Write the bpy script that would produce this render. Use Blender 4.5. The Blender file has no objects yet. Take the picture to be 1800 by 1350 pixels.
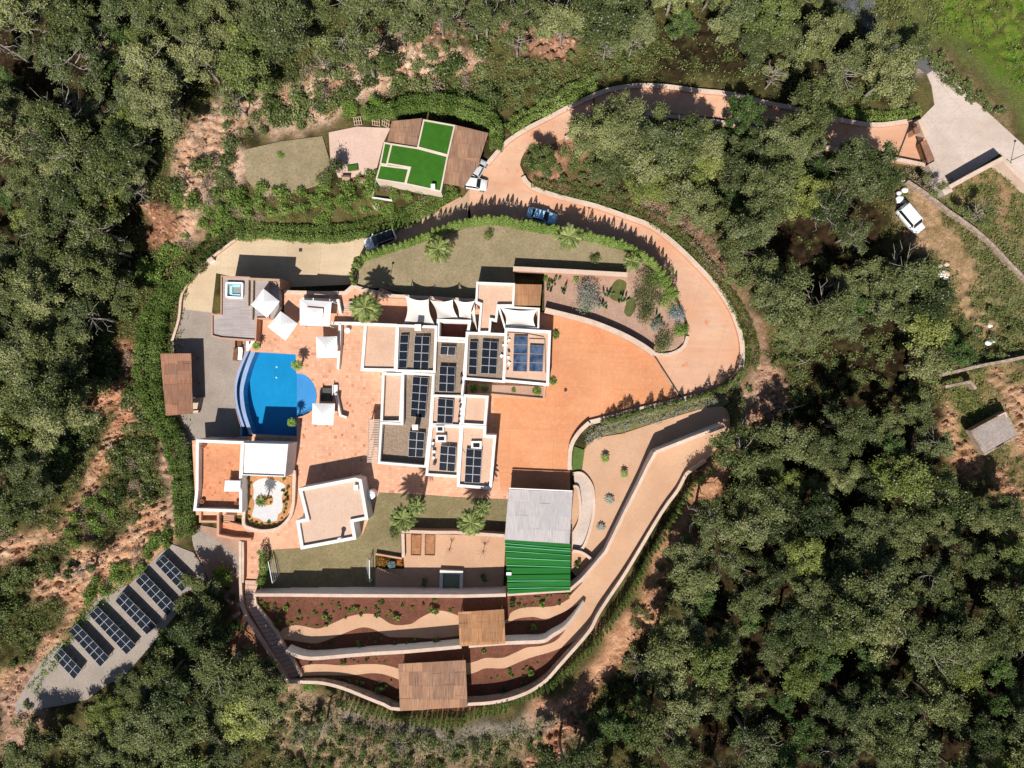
import bpy, math, random
import numpy as np
from mathutils import Vector, Matrix
from mathutils.geometry import tessellate_polygon
R = math.radians
scn = bpy.context.scene
COL = scn.collection
# ---------------------------------------------------------------- camera, sky, sun, exposure
H = 100.0                       # drone height in metres; one photo pixel is 1/12 m on the ground
cam_d = bpy.data.cameras.new('camera'); cam = bpy.data.objects.new('camera', cam_d); COL.objects.link(cam)
cam.location = (0, 0, H); cam_d.lens = 24.0; cam_d.sensor_width = 36.0
cam_d.clip_start = 1.0; cam_d.clip_end = 6000.0
scn.camera = cam
SUN_ELEV, SUN_X, SUN_Y = 50.0, 0.20, 1.0     # light runs towards (SUN_X, SUN_Y)
world = bpy.data.worlds.new('World'); scn.world = world; world.use_nodes = True
wn = world.node_tree.nodes; wl = world.node_tree.links
sky = wn.new('ShaderNodeTexSky'); sky.sky_type = 'NISHITA'; sky.sun_disc = False
sky.sun_elevation = R(SUN_ELEV); sky.sun_rotation = math.atan2(-SUN_X, -SUN_Y)
sky.air_density = 1.0; sky.dust_density = 1.0
wl.new(sky.outputs[0], wn['Background'].inputs[0]); wn['Background'].inputs[1].default_value = 0.052
sun_d = bpy.data.lights.new('sun', 'SUN'); sun_d.energy = 4.6; sun_d.angle = R(0.5); sun_d.color = (1.0, 0.95, 0.87)
sun = bpy.data.objects.new('sun', sun_d); COL.objects.link(sun); sun.location = (0, -60, 90)
_n = math.hypot(SUN_X, SUN_Y); _c = math.cos(R(SUN_ELEV))
sun.rotation_euler = Vector((SUN_X/_n*_c, SUN_Y/_n*_c, -math.sin(R(SUN_ELEV)))).to_track_quat('-Z', 'Y').to_euler()
vs = scn.view_settings; vs.view_transform = 'Standard'; vs.look = 'None'; vs.gamma = 1.0; vs.exposure = 0.52
scn.cycles.max_bounces = 6; scn.cycles.diffuse_bounces = 2; scn.cycles.transparent_max_bounces = 8

# ---------------------------------------------------------------- measuring: photo pixels to metres
CR = dict(a=(360,460,5.294), b=(260,580,5.294), c=(620,480,4.737), d=(620,640,4.737), e=(320,750,4.737), f=(640,800,4.091),
          g=(420,1000,4.091), h=(780,1000,4.091), i=(0,900,3.913), j=(940,680,4.5), k=(400,160,3.6), l=(780,130,3.103),
          m=(900,420,4.091), n=(1320,0,3.75), o=(1400,300,4.5), p=(1400,580,4.5), s=(0,0,3.913), t=(0,340,3.913), u=(0,640,3.913),
          v=(400,0,3.0), w=(1200,900,3.0), x=(1000,140,2.8125), y=(1100,620,2.571), z=(0,1040,2.903))
def Q(n, *pts):                 # detail-view coordinates to photo pixels
    ox, oy, s = CR[n]
    return [(ox + p[0]/s, oy + p[1]/s) for p in pts]
def W(px, py, z=0.0):           # photo pixel of a point at height z to metres
    k = (H - z)/H/12.0
    return ((px - 900.0)*k, (675.0 - py)*k)
def WL(pts, z=0.0): return [W(p[0], p[1], z) for p in pts]
def sm(pts, n=5, closed=False):  # smooth curve through the points
    out = []; N = len(pts); g = (lambda i: pts[i % N]) if closed else (lambda i: pts[max(0, min(N-1, i))])
    for i in range(N if closed else N-1):
        a, b, c, d = g(i-1), g(i), g(i+1), g(i+2)
        for k in range(n):
            t = k/n
            out.append(tuple(0.5*(2*b[q] + (c[q]-a[q])*t + (2*a[q]-5*b[q]+4*c[q]-d[q])*t*t + (3*b[q]-a[q]-3*c[q]+d[q])*t**3) for q in range(len(b))))
    if not closed: out.append(tuple(pts[-1]))
    return out
def inpoly(X, Y, poly):
    r = np.zeros(np.shape(X), bool); n = len(poly)
    for i in range(n):
        x0, y0 = poly[i]; x1, y1 = poly[(i+1) % n]
        if y0 == y1: continue
        c = ((y0 > Y) != (y1 > Y)) & (X < (x1-x0)*(Y-y0)/(y1-y0) + x0)
        r ^= c
    return r
_rng = np.random.RandomState(7)
_lat = _rng.rand(256, 256)
def vnoise(X, Y):
    xi = np.floor(X).astype(int); yi = np.floor(Y).astype(int); fx = X-xi; fy = Y-yi
    fx = fx*fx*(3-2*fx); fy = fy*fy*(3-2*fy)
    g = lambda a, b: _lat[a & 255, b & 255]
    return (g(xi, yi)*(1-fx)+g(xi+1, yi)*fx)*(1-fy) + (g(xi, yi+1)*(1-fx)+g(xi+1, yi+1)*fx)*fy
def fbm(X, Y, o=4):
    s = 0; a = 0.5; t = 0
    for k in range(o):
        s = s + a*vnoise(X*2**k + 17.3*k, Y*2**k + 5.1*k); t += a; a *= 0.5
    return s/t

# ---------------------------------------------------------------- objects, labels
def setp(o, label=None, cat=None, group=None, kind=None):
    if label: o['label'] = label
    if cat: o['category'] = cat
    if group: o['group'] = group
    if kind: o['kind'] = kind
    return o
def thing(name, label, cat, loc=(0, 0, 0), group=None):
    o = bpy.data.objects.new(name, None); COL.objects.link(o); o.location = loc; o.empty_display_size = 0.3
    return setp(o, label, cat, group)
def mesh(name, V, F, mat, parent=None, smooth=False, mi=None, uv=None):
    m = bpy.data.meshes.new(name)
    px = [0, 0, 0]
    if parent is not None:
        q = parent
        while q is not None: px = [px[i]+q.location[i] for i in range(3)]; q = q.parent
    V = np.asarray(V, float).reshape(-1, 3) - np.array(px)
    m.from_pydata(V.tolist(), [], [list(f) for f in F])
    for q in (mat if isinstance(mat, (list, tuple)) else [mat]): m.materials.append(q)
    if mi is not None: m.polygons.foreach_set('material_index', mi)
    if smooth: m.polygons.foreach_set('use_smooth', [True]*len(m.polygons))
    m.update()
    o = bpy.data.objects.new(name, m); COL.objects.link(o); o.parent = parent
    return o
class MB:
    def __init__(s): s.V = []; s.F = []; s.M = []
    def add(s, V, F, m=0):
        b = len(s.V); s.V += [tuple(v) for v in V]; s.F += [tuple(i+b for i in f) for f in F]; s.M += [m]*len(F)
    def box(s, c, d, rz=0, m=0):
        x, y, z = d[0]/2, d[1]/2, d[2]/2; ca, sa = math.cos(rz), math.sin(rz)
        V = [(c[0]+(i*x)*ca-(j*y)*sa, c[1]+(i*x)*sa+(j*y)*ca, c[2]+k*z) for k in (-1, 1) for (i, j) in ((-1,-1),(1,-1),(1,1),(-1,1))]
        s.add(V, [(3,2,1,0),(4,5,6,7),(0,1,5,4),(1,2,6,5),(2,3,7,6),(3,0,4,7)], m)
    def prism(s, P, z0, z1, m=0, hole=None, bottom=True):   # P in metres, any winding
        n = len(P); z0l = z0 if isinstance(z0, (list, tuple)) else [z0]*n; z1l = z1 if isinstance(z1, (list, tuple)) else [z1]*n
        V = [(P[i][0], P[i][1], z0l[i]) for i in range(n)] + [(P[i][0], P[i][1], z1l[i]) for i in range(n)]
        F = [(i, (i+1) % n, n+(i+1) % n, n+i) for i in range(n)]
        T = tessellate_polygon([[Vector((p[0], p[1], 0)) for p in P]])
        for t in T:
            F.append(tuple(n+i for i in t))
            if bottom: F.append(tuple(reversed(t)))
        s.add(V, F, m)
    def beam(s, p, q, w, h, m=0):     # box from p to q
        p = Vector(p); q = Vector(q); d = (q-p).normalized(); u = d.cross(Vector((0, 0, 1)))
        u = Vector((1, 0, 0)) if u.length < 1e-4 else u.normalized(); v = u.cross(d)
        V = [a + u*(i*w/2) + v*(j*h/2) for a in (p, q) for (i, j) in ((-1,-1),(1,-1),(1,1),(-1,1))]
        s.add(V, [(3,2,1,0),(4,5,6,7),(0,1,5,4),(1,2,6,5),(2,3,7,6),(3,0,4,7)], m)
    def tube(s, pts, rad, n=6, m=0, cap=True):
        pts = [Vector(p) for p in pts]; V = []; F = []
        for i, p in enumerate(pts):
            d = (pts[min(i+1, len(pts)-1)] - pts[max(i-1, 0)]).normalized()
            u = d.cross(Vector((0.13, 0.21, 1))); u = u.normalized() if u.length > 1e-3 else Vector((1, 0, 0)); v = d.cross(u)
            r = rad[i] if isinstance(rad, (list, tuple)) else rad
            V += [p + u*(r*math.cos(2*math.pi*k/n)) + v*(r*math.sin(2*math.pi*k/n)) for k in range(n)]
        for i in range(len(pts)-1):
            F += [(i*n+k, i*n+(k+1) % n, (i+1)*n+(k+1) % n, (i+1)*n+k) for k in range(n)]
        if cap: F += [tuple(reversed(range(n))), tuple((len(pts)-1)*n+k for k in range(n))]
        s.add(V, F, m)
    def cyl(s, x, y, z0, z1, r0, r1=None, n=16, m=0): s.tube2((x, y, z0), (x, y, z1), r0, r0 if r1 is None else r1, n, m)
    def tube2(s, a, b, r0, r1, n, m): s.tube([a, b], [r0, r1], n, m)
    def build(s, name, mat, parent=None, smooth=False):
        return mesh(name, s.V, s.F, mat, parent, smooth, s.M if isinstance(mat, (list, tuple)) else None)
def area2(P): return sum(P[i][0]*P[(i+1) % len(P)][1] - P[(i+1) % len(P)][0]*P[i][1] for i in range(len(P)))
def ccw(P): return list(P) if area2(P) > 0 else list(reversed(P))
def offset(P, d, closed=True):       # +d = to the left of travel (inwards for ccw)
    n = len(P); out = []
    for i in range(n):
        a = P[(i-1) % n] if closed or i > 0 else None; b = P[i]; c = P[(i+1) % n] if closed or i < n-1 else None
        ns = []
        for u, v in ((a, b), (b, c)):
            if u is None or v is None: continue
            dx, dy = v[0]-u[0], v[1]-u[1]; L = math.hypot(dx, dy) or 1e-6; ns.append((-dy/L, dx/L))
        if len(ns) == 1: nx, ny = ns[0]; k = 1
        else:
            nx, ny = ns[0][0]+ns[1][0], ns[0][1]+ns[1][1]; L = math.hypot(nx, ny) or 1e-6; nx /= L; ny /= L
            k = 1/max(0.45, nx*ns[0][0]+ny*ns[0][1])
        out.append((b[0]+nx*d*k, b[1]+ny*d*k))
    return out
def ribbon(mb, pts, w, z0, z1, m=0):  # wall along a polyline in metres; z lists allowed
    n = len(pts); z0l = z0 if isinstance(z0, (list, tuple)) else [z0]*n; z1l = z1 if isinstance(z1, (list, tuple)) else [z1]*n
    A = offset(pts, w/2, False); B = offset(pts, -w/2, False); V = []; F = []
    for i in range(n): V += [(*A[i], z0l[i]), (*B[i], z0l[i]), (*B[i], z1l[i]), (*A[i], z1l[i])]
    for i in range(n-1):
        for k in range(4): F.append((4*i+k, 4*i+(k+1) % 4, 4*i+4+(k+1) % 4, 4*i+4+k))
    F += [(0, 1, 2, 3), (4*n-1, 4*n-2, 4*n-3, 4*n-4)]
    mb.add(V, F, m)

# ---------------------------------------------------------------- materials
def lin(c): return tuple(((v/255)/12.92 if v/255 <= 0.04045 else ((v/255+0.055)/1.055)**2.4) for v in c)
ALB = 0.70
def P(*c): return tuple(min(0.85, v*ALB) for v in lin(c))      # sunlit colour read off the photo -> albedo
MATS = {}
def new_mat(name):
    m = bpy.data.materials.new(name); m.use_nodes = True; nt = m.node_tree; b = nt.nodes['Principled BSDF']
    return m, nt, b
def N(nt, t, **kw):
    n = nt.nodes.new(t)
    for k, v in kw.items():
        if k in n.inputs: n.inputs[k].default_value = v
        else: setattr(n, k, v)
    return n
def noise(nt, co, scale, detail=4, rough=0.55):
    n = N(nt, 'ShaderNodeTexNoise', Scale=scale, Detail=detail, Roughness=rough); nt.links.new(co, n.inputs['Vector']); return n.outputs['Fac']
def ramp(nt, fac, lo, hi, c0=(0, 0, 0, 1), c1=(1, 1, 1, 1)):
    r = N(nt, 'ShaderNodeValToRGB'); r.color_ramp.elements[0].position = lo; r.color_ramp.elements[1].position = hi
    r.color_ramp.elements[0].color = c0; r.color_ramp.elements[1].color = c1; nt.links.new(fac, r.inputs[0]); return r.outputs[0]
def mix(nt, fac, a, b, mode='MIX'):
    n = N(nt, 'ShaderNodeMix', data_type='RGBA', blend_type=mode)
    for s, v in ((n.inputs[0], fac), (n.inputs[6], a), (n.inputs[7], b)):
        if hasattr(v, 'links') or isinstance(v, bpy.types.NodeSocket): nt.links.new(v, s)
        elif isinstance(v, (int, float)): s.default_value = v
        else: s.default_value = (*v, 1) if len(v) == 3 else v
    return n.outputs[2]
def coords(nt, stretch=None, rot=0):
    tc = N(nt, 'ShaderNodeTexCoord'); o = tc.outputs['Object']
    if stretch or rot:
        mp = N(nt, 'ShaderNodeMapping'); mp.inputs['Scale'].default_value = stretch or (1, 1, 1); mp.inputs['Rotation'].default_value = (0, 0, rot)
        nt.links.new(o, mp.inputs[0]); o = mp.outputs[0]
    return o
def bump(nt, b, h, strength, dist=0.05):
    bn = N(nt, 'ShaderNodeBump', Strength=strength, Distance=dist); nt.links.new(h, bn.inputs['Height']); nt.links.new(bn.outputs[0], b.inputs['Normal'])
def mk(name, c1, c2, c3=None, s1=0.35, s2=6.0, k2=0.5, rough=0.85, bs=0.3, bscale=25, bdist=0.03, stretch=None, rot=0, spots=None, lo=0.35, hi=0.65, joints=None, streak=None):
    """surface of two mottled tones c1/c2 at scale s1, grain s2 towards c3; optional dark stains"""
    m, nt, b = new_mat(name); co = coords(nt, stretch, rot)
    col = mix(nt, ramp(nt, noise(nt, co, s1, 5, 0.6), lo, hi), c1, c2)
    if c3 is not None: col = mix(nt, ramp(nt, noise(nt, co, s2, 3, 0.6), 0.5-0.22*k2, 0.5+0.35), col, c3)
    co0 = coords(nt); col = mix(nt, 1.0, col, ramp(nt, noise(nt, co0, 0.11, 6, 0.68), 0.3, 0.7, (0.88, 0.87, 0.86, 1), (1.07, 1.07, 1.07, 1)), 'MULTIPLY')
    if spots:
        col = mix(nt, ramp(nt, noise(nt, co, spots[0], 3, 0.5), spots[1], spots[1]+0.08), col, spots[2])
    if joints:
        br = N(nt, 'ShaderNodeTexBrick', offset=0.0); nt.links.new(coords(nt, None, joints[1]), br.inputs['Vector'])
        for k, v in (('Scale', 1.0), ('Brick Width', joints[0]), ('Row Height', joints[0]), ('Mortar Size', 0.025)): br.inputs[k].default_value = v
        br.inputs['Color1'].default_value = (0.97, 0.97, 0.97, 1); br.inputs['Color2'].default_value = (1.03, 1.03, 1.03, 1); br.inputs['Mortar'].default_value = (0.82, 0.80, 0.78, 1); col = mix(nt, 1.0, col, br.outputs['Color'], 'MULTIPLY')
    if streak:
        for sc_, rt2 in ((streak, 0.4), (streak*0.8, -0.9)):
            cs = coords(nt, (0.12, 1.6, 1), rt2); col = mix(nt, 1.0, col, ramp(nt, noise(nt, cs, sc_, 4, 0.6), 0.35, 0.65, (0.965, 0.96, 0.96, 1), (1.015, 1.015, 1.015, 1)), 'MULTIPLY')
    nt.links.new(col, b.inputs['Base Color']); b.inputs['Roughness'].default_value = rough; b.inputs['Specular IOR Level'].default_value = 0.25
    if bs: bump(nt, b, noise(nt, co, bscale, 4, 0.6), bs, bdist)
    MATS[name] = m; return m
def flat(name, c, rough=0.5, metal=0.0, var=0.12, s=3.0):
    m, nt, b = new_mat(name); co = coords(nt)
    col = mix(nt, noise(nt, co, s, 4, 0.6), tuple(v*(1-var) for v in c), tuple(min(1, v*(1+var)) for v in c))
    nt.links.new(col, b.inputs['Base Color']); b.inputs['Roughness'].default_value = rough; b.inputs['Metallic'].default_value = metal
    MATS[name] = m; return m
def tiles(name, cols, size, mortar, mcol, rough=0.8, ratio=1.0, rot=0.0, blot=0.0, spot=None):
    """square or plank tiles, each its own tone, with joints"""
    m, nt, b = new_mat(name); co = coords(nt, None, rot)
    br = N(nt, 'ShaderNodeTexBrick', offset=0.0 if ratio == 1 else 0.5, squash=1.0); nt.links.new(co, br.inputs['Vector'])
    br.inputs['Scale'].default_value = 1.0; br.inputs['Brick Width'].default_value = size*ratio; br.inputs['Row Height'].default_value = size
    br.inputs['Mortar Size'].default_value = mortar; br.inputs['Mortar Smooth'].default_value = 0.1; br.inputs['Bias'].default_value = 0.0
    br.inputs['Color1'].default_value = (0, 0, 0, 1); br.inputs['Color2'].default_value = (1, 1, 1, 1); br.inputs['Mortar'].default_value = (0.5, 0.5, 0.5, 1)
    r = N(nt, 'ShaderNodeValToRGB'); cr = r.color_ramp; n = len(cols)
    cr.elements[0].color = (*cols[0][1], 1); cr.elements[0].position = cols[0][0]; cr.elements[1].color = (*cols[-1][1], 1); cr.elements[1].position = cols[-1][0]
    for p, c in cols[1:-1]: e = cr.elements.new(p); e.color = (*c, 1)
    nt.links.new(br.outputs['Color'], r.inputs[0])
    col = mix(nt, br.outputs['Fac'], r.outputs[0], mcol)
    big = ramp(nt, noise(nt, co, 0.25, 5, 0.65), 0.3, 0.7, (0.86, 0.86, 0.86, 1), (1.1, 1.1, 1.1, 1)); col = mix(nt, 1.0, col, big, 'MULTIPLY')
    if spot: col = mix(nt, ramp(nt, noise(nt, co, spot[0], 2, 0.4), spot[1], spot[1]+0.05), col, spot[2])
    nt.links.new(col, b.inputs['Base Color']); b.inputs['Roughness'].default_value = rough; b.inputs['Specular IOR Level'].default_value = 0.25
    bump(nt, b, noise(nt, co, 14, 3, 0.6), 0.2, 0.02)
    MATS[name] = m; return m
def foliage(name, dark, mid, light, rough=0.75, objvar=0.35, trans=0.0, twig=None):
    """leaves: tone per leaf from the mesh's own tint, per plant from its random number"""
    m, nt, b = new_mat(name); at = N(nt, 'ShaderNodeAttribute', attribute_name='tint'); oi = N(nt, 'ShaderNodeObjectInfo')
    sp = N(nt, 'ShaderNodeSeparateColor'); nt.links.new(at.outputs['Color'], sp.inputs[0])
    ma = N(nt, 'ShaderNodeMath', operation='MULTIPLY_ADD'); nt.links.new(oi.outputs['Random'], ma.inputs[0]); ma.inputs[1].default_value = objvar
    sc = N(nt, 'ShaderNodeMath', operation='MULTIPLY'); nt.links.new(sp.outputs[0], sc.inputs[0]); sc.inputs[1].default_value = 1-objvar; nt.links.new(sc.outputs[0], ma.inputs[2])
    r = N(nt, 'ShaderNodeValToRGB'); cr = r.color_ramp; cr.elements[0].color = (*dark, 1); cr.elements[0].position = 0.1
    cr.elements[1].color = (*light, 1); cr.elements[1].position = 0.95; e = cr.elements.new(0.5); e.color = (*mid, 1)
    nt.links.new(ma.outputs[0], r.inputs[0]); col = r.outputs[0]
    if objvar >= .38:      # each tree is a lighter or darker individual
        h1 = N(nt, 'ShaderNodeMath', operation='MULTIPLY'); nt.links.new(oi.outputs['Random'], h1.inputs[0]); h1.inputs[1].default_value = 7.31
        h2 = N(nt, 'ShaderNodeMath', operation='FRACT'); nt.links.new(h1.outputs[0], h2.inputs[0]); col = mix(nt, 1.0, col, ramp(nt, h2.outputs[0], 0.0, 1.0, (0.50, 0.56, 0.55, 1), (1.08, 1.05, 1.0, 1)), 'MULTIPLY')
    if twig: col = mix(nt, sp.outputs[1], col, twig)
    nt.links.new(col, b.inputs['Base Color']); b.inputs['Roughness'].default_value = rough; b.inputs['Specular IOR Level'].default_value = 0.08
    if trans:
        tr = N(nt, 'ShaderNodeBsdfTranslucent'); nt.links.new(col, tr.inputs[0]); ms = N(nt, 'ShaderNodeMixShader'); ms.inputs[0].default_value = trans
        nt.links.new(b.outputs[0], ms.inputs[1]); nt.links.new(tr.outputs[0], ms.inputs[2]); nt.links.new(ms.outputs[0], nt.nodes['Material Output'].inputs[0])
    MATS[name] = m; return m

M_white = mk('white_render', (0.78, 0.76, 0.74), (0.68, 0.645, 0.61), (0.60, 0.56, 0.52), s1=1.1, s2=5, k2=0.25, bs=0.15, spots=(0.9, 0.70, (0.52, 0.48, 0.44)))
M_cap = mk('pale_wall_cap', P(238, 215, 198), P(225, 196, 176), P(205, 178, 158), s1=0.8, s2=5, k2=0.4, bs=0.2)
M_pinkwall = mk('pink_wall', P(228, 178, 148), P(212, 160, 130), P(196, 150, 122), s1=0.5, s2=5, bs=0.2)
M_stone = mk('stone_wall', P(220, 195, 175), P(165, 145, 130), P(120, 105, 95), s1=1.4, s2=3.5, k2=0.8, bs=0.8, bscale=5, bdist=0.1)
M_terra_roof = mk('terracotta_roof', P(234, 200, 176), P(226, 186, 160), P(214, 170, 142), s1=0.5, s2=5, bs=0.15, spots=(1.1, 0.72, P(190, 140, 112)))
M_gravel_roof = mk('gravel_roof', P(190, 166, 144), P(166, 144, 124), P(104, 90, 78), s1=3.0, s2=9, k2=0.6, bs=0.8, bscale=9, bdist=0.06)
M_deck = tiles('terracotta_tiles', [(0.0, P(230, 170, 138)), (0.35, P(236, 184, 152)), (0.7, P(232, 174, 142)), (0.9, P(240, 194, 164)), (1.0, P(206, 134, 102))], 0.42, 0.012, P(215, 160, 128), spot=(1.3, 0.72, P(178, 98, 72)))
M_deckroof = tiles('orange_roof_tiles', [(0.0, P(222, 146, 104)), (0.5, P(232, 164, 122)), (0.9, P(226, 152, 112)), (1.0, P(200, 118, 84))], 0.36, 0.01, P(210, 146, 110), spot=(1.2, 0.74, P(180, 100, 74)))
M_drive = mk('pink_concrete', P(232, 190, 162), P(226, 170, 136), P(218, 176, 148), s1=0.16, s2=2.2, k2=0.2, bs=0.1, spots=(0.5, 0.66, P(226, 150, 112)), joints=(5.5, 0.3), streak=1.0)
M_court = mk('orange_concrete', P(233, 166, 122), P(226, 152, 106), P(236, 178, 140), s1=0.18, s2=2.0, k2=0.1, bs=0.1, spots=(0.6, 0.73, P(236, 176, 130)), joints=(6.5, 0.05), streak=0.8)
M_sand = mk('sandy_concrete', P(228, 206, 176), P(216, 192, 160), P(204, 182, 150), s1=0.2, s2=3, k2=0.3, bs=0.2, spots=(0.5, 0.72, P(196, 164, 126)), joints=(5.0, 0.06), streak=0.9)
M_gravel = mk('grey_gravel', P(190, 176, 164), P(172, 160, 150), P(128, 118, 110), s1=0.4, s2=7, k2=0.6, bs=0.6, bscale=12, bdist=0.06)
M_beige = mk('beige_gravel', P(222, 182, 150), P(214, 170, 138), P(198, 156, 126), s1=0.25, s2=6, k2=0.5, bs=0.4, bscale=14)
M_soil = mk('dark_red_soil', P(142, 88, 66), P(120, 72, 54), P(78, 48, 38), s1=0.7, s2=5, k2=0.8, bs=0.8, bscale=6, bdist=0.08)
M_pinkpatio = mk('pale_pink_paving', P(236, 206, 192), P(226, 194, 178), P(214, 180, 164), s1=0.3, s2=4, bs=0.2)
M_garden = mk('pink_garden_gravel', P(206, 172, 152), P(190, 152, 132), P(150, 118, 100), s1=0.5, s2=7, k2=0.6, bs=0.5, bscale=10)
M_lawn = mk('olive_lawn', P(180, 162, 132), P(160, 144, 112), P(128, 118, 88), s1=0.35, s2=3.5, k2=0.7, bs=0.6, bscale=10, bdist=0.06, spots=(0.8, 0.70, P(120, 112, 72)))
M_lawn2 = mk('green_lawn', P(164, 148, 112), P(142, 128, 92), P(108, 102, 68), s1=0.3, s2=4, k2=0.7, bs=0.6, bscale=10, bdist=0.06)
M_plaza = mk('pale_concrete', P(226, 210, 200), P(212, 192, 178), P(200, 182, 170), s1=0.2, s2=3, k2=0.2, bs=0.15, spots=(0.3, 0.66, P(200, 184, 176)), joints=(4.5, 0.9), streak=0.8)
M_asphalt = mk('asphalt', P(120, 120, 122), P(100, 100, 102), P(80, 80, 84), s1=0.5, s2=7, bs=0.4)
M_wooddeck = tiles('grey_plank_deck', [(0.0, P(188, 176, 174)), (0.5, P(200, 188, 186)), (1.0, P(180, 168, 166))], 0.14, 0.008, P(120, 108, 104), ratio=16)
M_whitesand = mk('white_pebbles', P(238, 236, 236), P(228, 226, 228), P(190, 190, 194), s1=2, s2=12, bs=0.4)
def cane(name, a, b, c, rot, kk=1.0):
    m, nt, bs = new_mat(name); co = coords(nt, (16.0, 0.55, 1), rot); co2 = coords(nt, None, rot)
    br = N(nt, 'ShaderNodeTexBrick', offset=0.35); nt.links.new(co2, br.inputs['Vector'])
    for k, v in (('Scale', 1.0), ('Brick Width', 1.45), ('Row Height', 1.95), ('Mortar Size', 0.012)): br.inputs[k].default_value = v
    br.inputs['Color1'].default_value = (1-.26*kk, 1-.26*kk, 1-.22*kk, 1); br.inputs['Color2'].default_value = (1+.16*kk, 1+.12*kk, 1+.08*kk, 1); br.inputs['Mortar'].default_value = (1-.5*kk, 1-.52*kk, 1-.54*kk, 1)
    col = mix(nt, ramp(nt, noise(nt, co, 1.0, 3, 0.7), 0.36, 0.66), a, b)
    col = mix(nt, ramp(nt, noise(nt, co2, 0.5, 4, 0.6), 0.4, 0.75), col, c)
    col = mix(nt, 1.0, col, br.outputs['Color'], 'MULTIPLY'); nt.links.new(col, bs.inputs['Base Color'])
    bs.inputs['Roughness'].default_value = 0.9; bs.inputs['Specular IOR Level'].default_value = 0.1
    bump(nt, bs, noise(nt, co, 1.0, 3, 0.7), 0.7, 0.04); MATS[name] = m; return m
M_cane = cane('brown_cane', P(138, 106, 86), P(204, 164, 136), P(178, 134, 106), 0.0)
M_cane_b = cane('orange_brown_cane', P(140, 98, 78), P(200, 150, 120), P(164, 130, 114), 1.5708)
M_cane_g = cane('weathered_grey_cane', P(176, 170, 170), P(222, 216, 216), P(204, 196, 198), 0.03, 0.35)
M_cane_l = cane('tan_cane', P(160, 112, 76), P(212, 162, 120), P(196, 150, 112), 0.0)
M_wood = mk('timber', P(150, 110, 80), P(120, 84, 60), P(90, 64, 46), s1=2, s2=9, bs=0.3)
M_palewood = mk('pale_timber', P(215, 190, 165), P(190, 165, 140), P(160, 138, 116), s1=2, s2=9, bs=0.3)
M_turf = mk('artificial_turf', P(66, 126, 28), P(54, 110, 22), P(40, 86, 16), s1=0.9, s2=7, k2=0.6, bs=0.5, bscale=20)
M_canvas = flat('white_canvas', (0.80, 0.78, 0.77), 0.8, var=0.03)
M_sail = flat('cream_sailcloth', (0.66, 0.61, 0.56), 0.8, var=0.05)
M_dark = flat('dark_metal', (0.03, 0.03, 0.035), 0.5)
M_steel = flat('galvanised_steel', (0.55, 0.56, 0.57), 0.35, 0.6)
M_tyre = flat('tyre_rubber', (0.02, 0.02, 0.02), 0.9)
M_frame = flat('aluminium_frame', (0.42, 0.43, 0.44), 0.45, 0.2)
M_glassd = flat('dark_glass', (0.015, 0.018, 0.022), 0.08)
M_maroon = mk('maroon_tiles', P(120, 66, 60), P(104, 54, 50), P(90, 46, 44), s1=1, s2=5)
M_poolt = mk('blue_mosaic', (0.010, 0.235, 0.45), (0.014, 0.265, 0.49), (0.03, 0.31, 0.55), s1=1.5, s2=14, bs=0)
M_shallow = tiles('pale_blue_mosaic', [(0, (0.09, 0.25, 0.50)), (0.5, (0.11, 0.28, 0.53)), (1, (0.07, 0.22, 0.46))], 0.15, 0.02, (0.17, 0.33, 0.58))
M_ledge = tiles('lavender_blue_mosaic', [(0, P(140, 168, 216)), (1, P(164, 186, 222))], 0.12, 0.01, P(180, 196, 225))
M_bluetub = flat('aqua_shell', (0.50, 0.76, 0.82), 0.3)
M_terrapot = flat('terracotta_pot', P(196, 120, 84), 0.8)
M_whiteplastic = flat('white_plastic', (0.78, 0.78, 0.78), 0.4, var=0.03)
M_bark = mk('grey_bark', P(205, 196, 184), P(160, 148, 136), P(110, 100, 90), s1=3, s2=10, bs=0.6, bscale=10)
M_palmbark = mk('palm_bark', P(130, 108, 84), P(96, 78, 60), P(66, 54, 42), s1=2, s2=9, bs=0.8, bscale=12)
def solar_glass():
    m, nt, b = new_mat('solar_glass'); co = coords(nt)
    br = N(nt, 'ShaderNodeTexBrick', offset=0.0); nt.links.new(co, br.inputs['Vector'])
    for k, v in (('Scale', 1.0), ('Brick Width', 0.16), ('Row Height', 0.16), ('Mortar Size', 0.004)): br.inputs[k].default_value = v
    br.inputs['Color1'].default_value = (0.006, 0.008, 0.014, 1); br.inputs['Color2'].default_value = (0.009, 0.012, 0.020, 1); br.inputs['Mortar'].default_value = (0.03, 0.035, 0.05, 1)
    nt.links.new(br.outputs['Color'], b.inputs['Base Color']); b.inputs['Roughness'].default_value = 0.3; b.inputs['Specular IOR Level'].default_value = 0.12; MATS['solar'] = m; return m
M_solar = solar_glass()
M_thermal = mk('solar_thermal_glass', (0.015, 0.03, 0.075), (0.08, 0.12, 0.20), None, s1=0.9, rough=0.15, bs=0)
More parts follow.
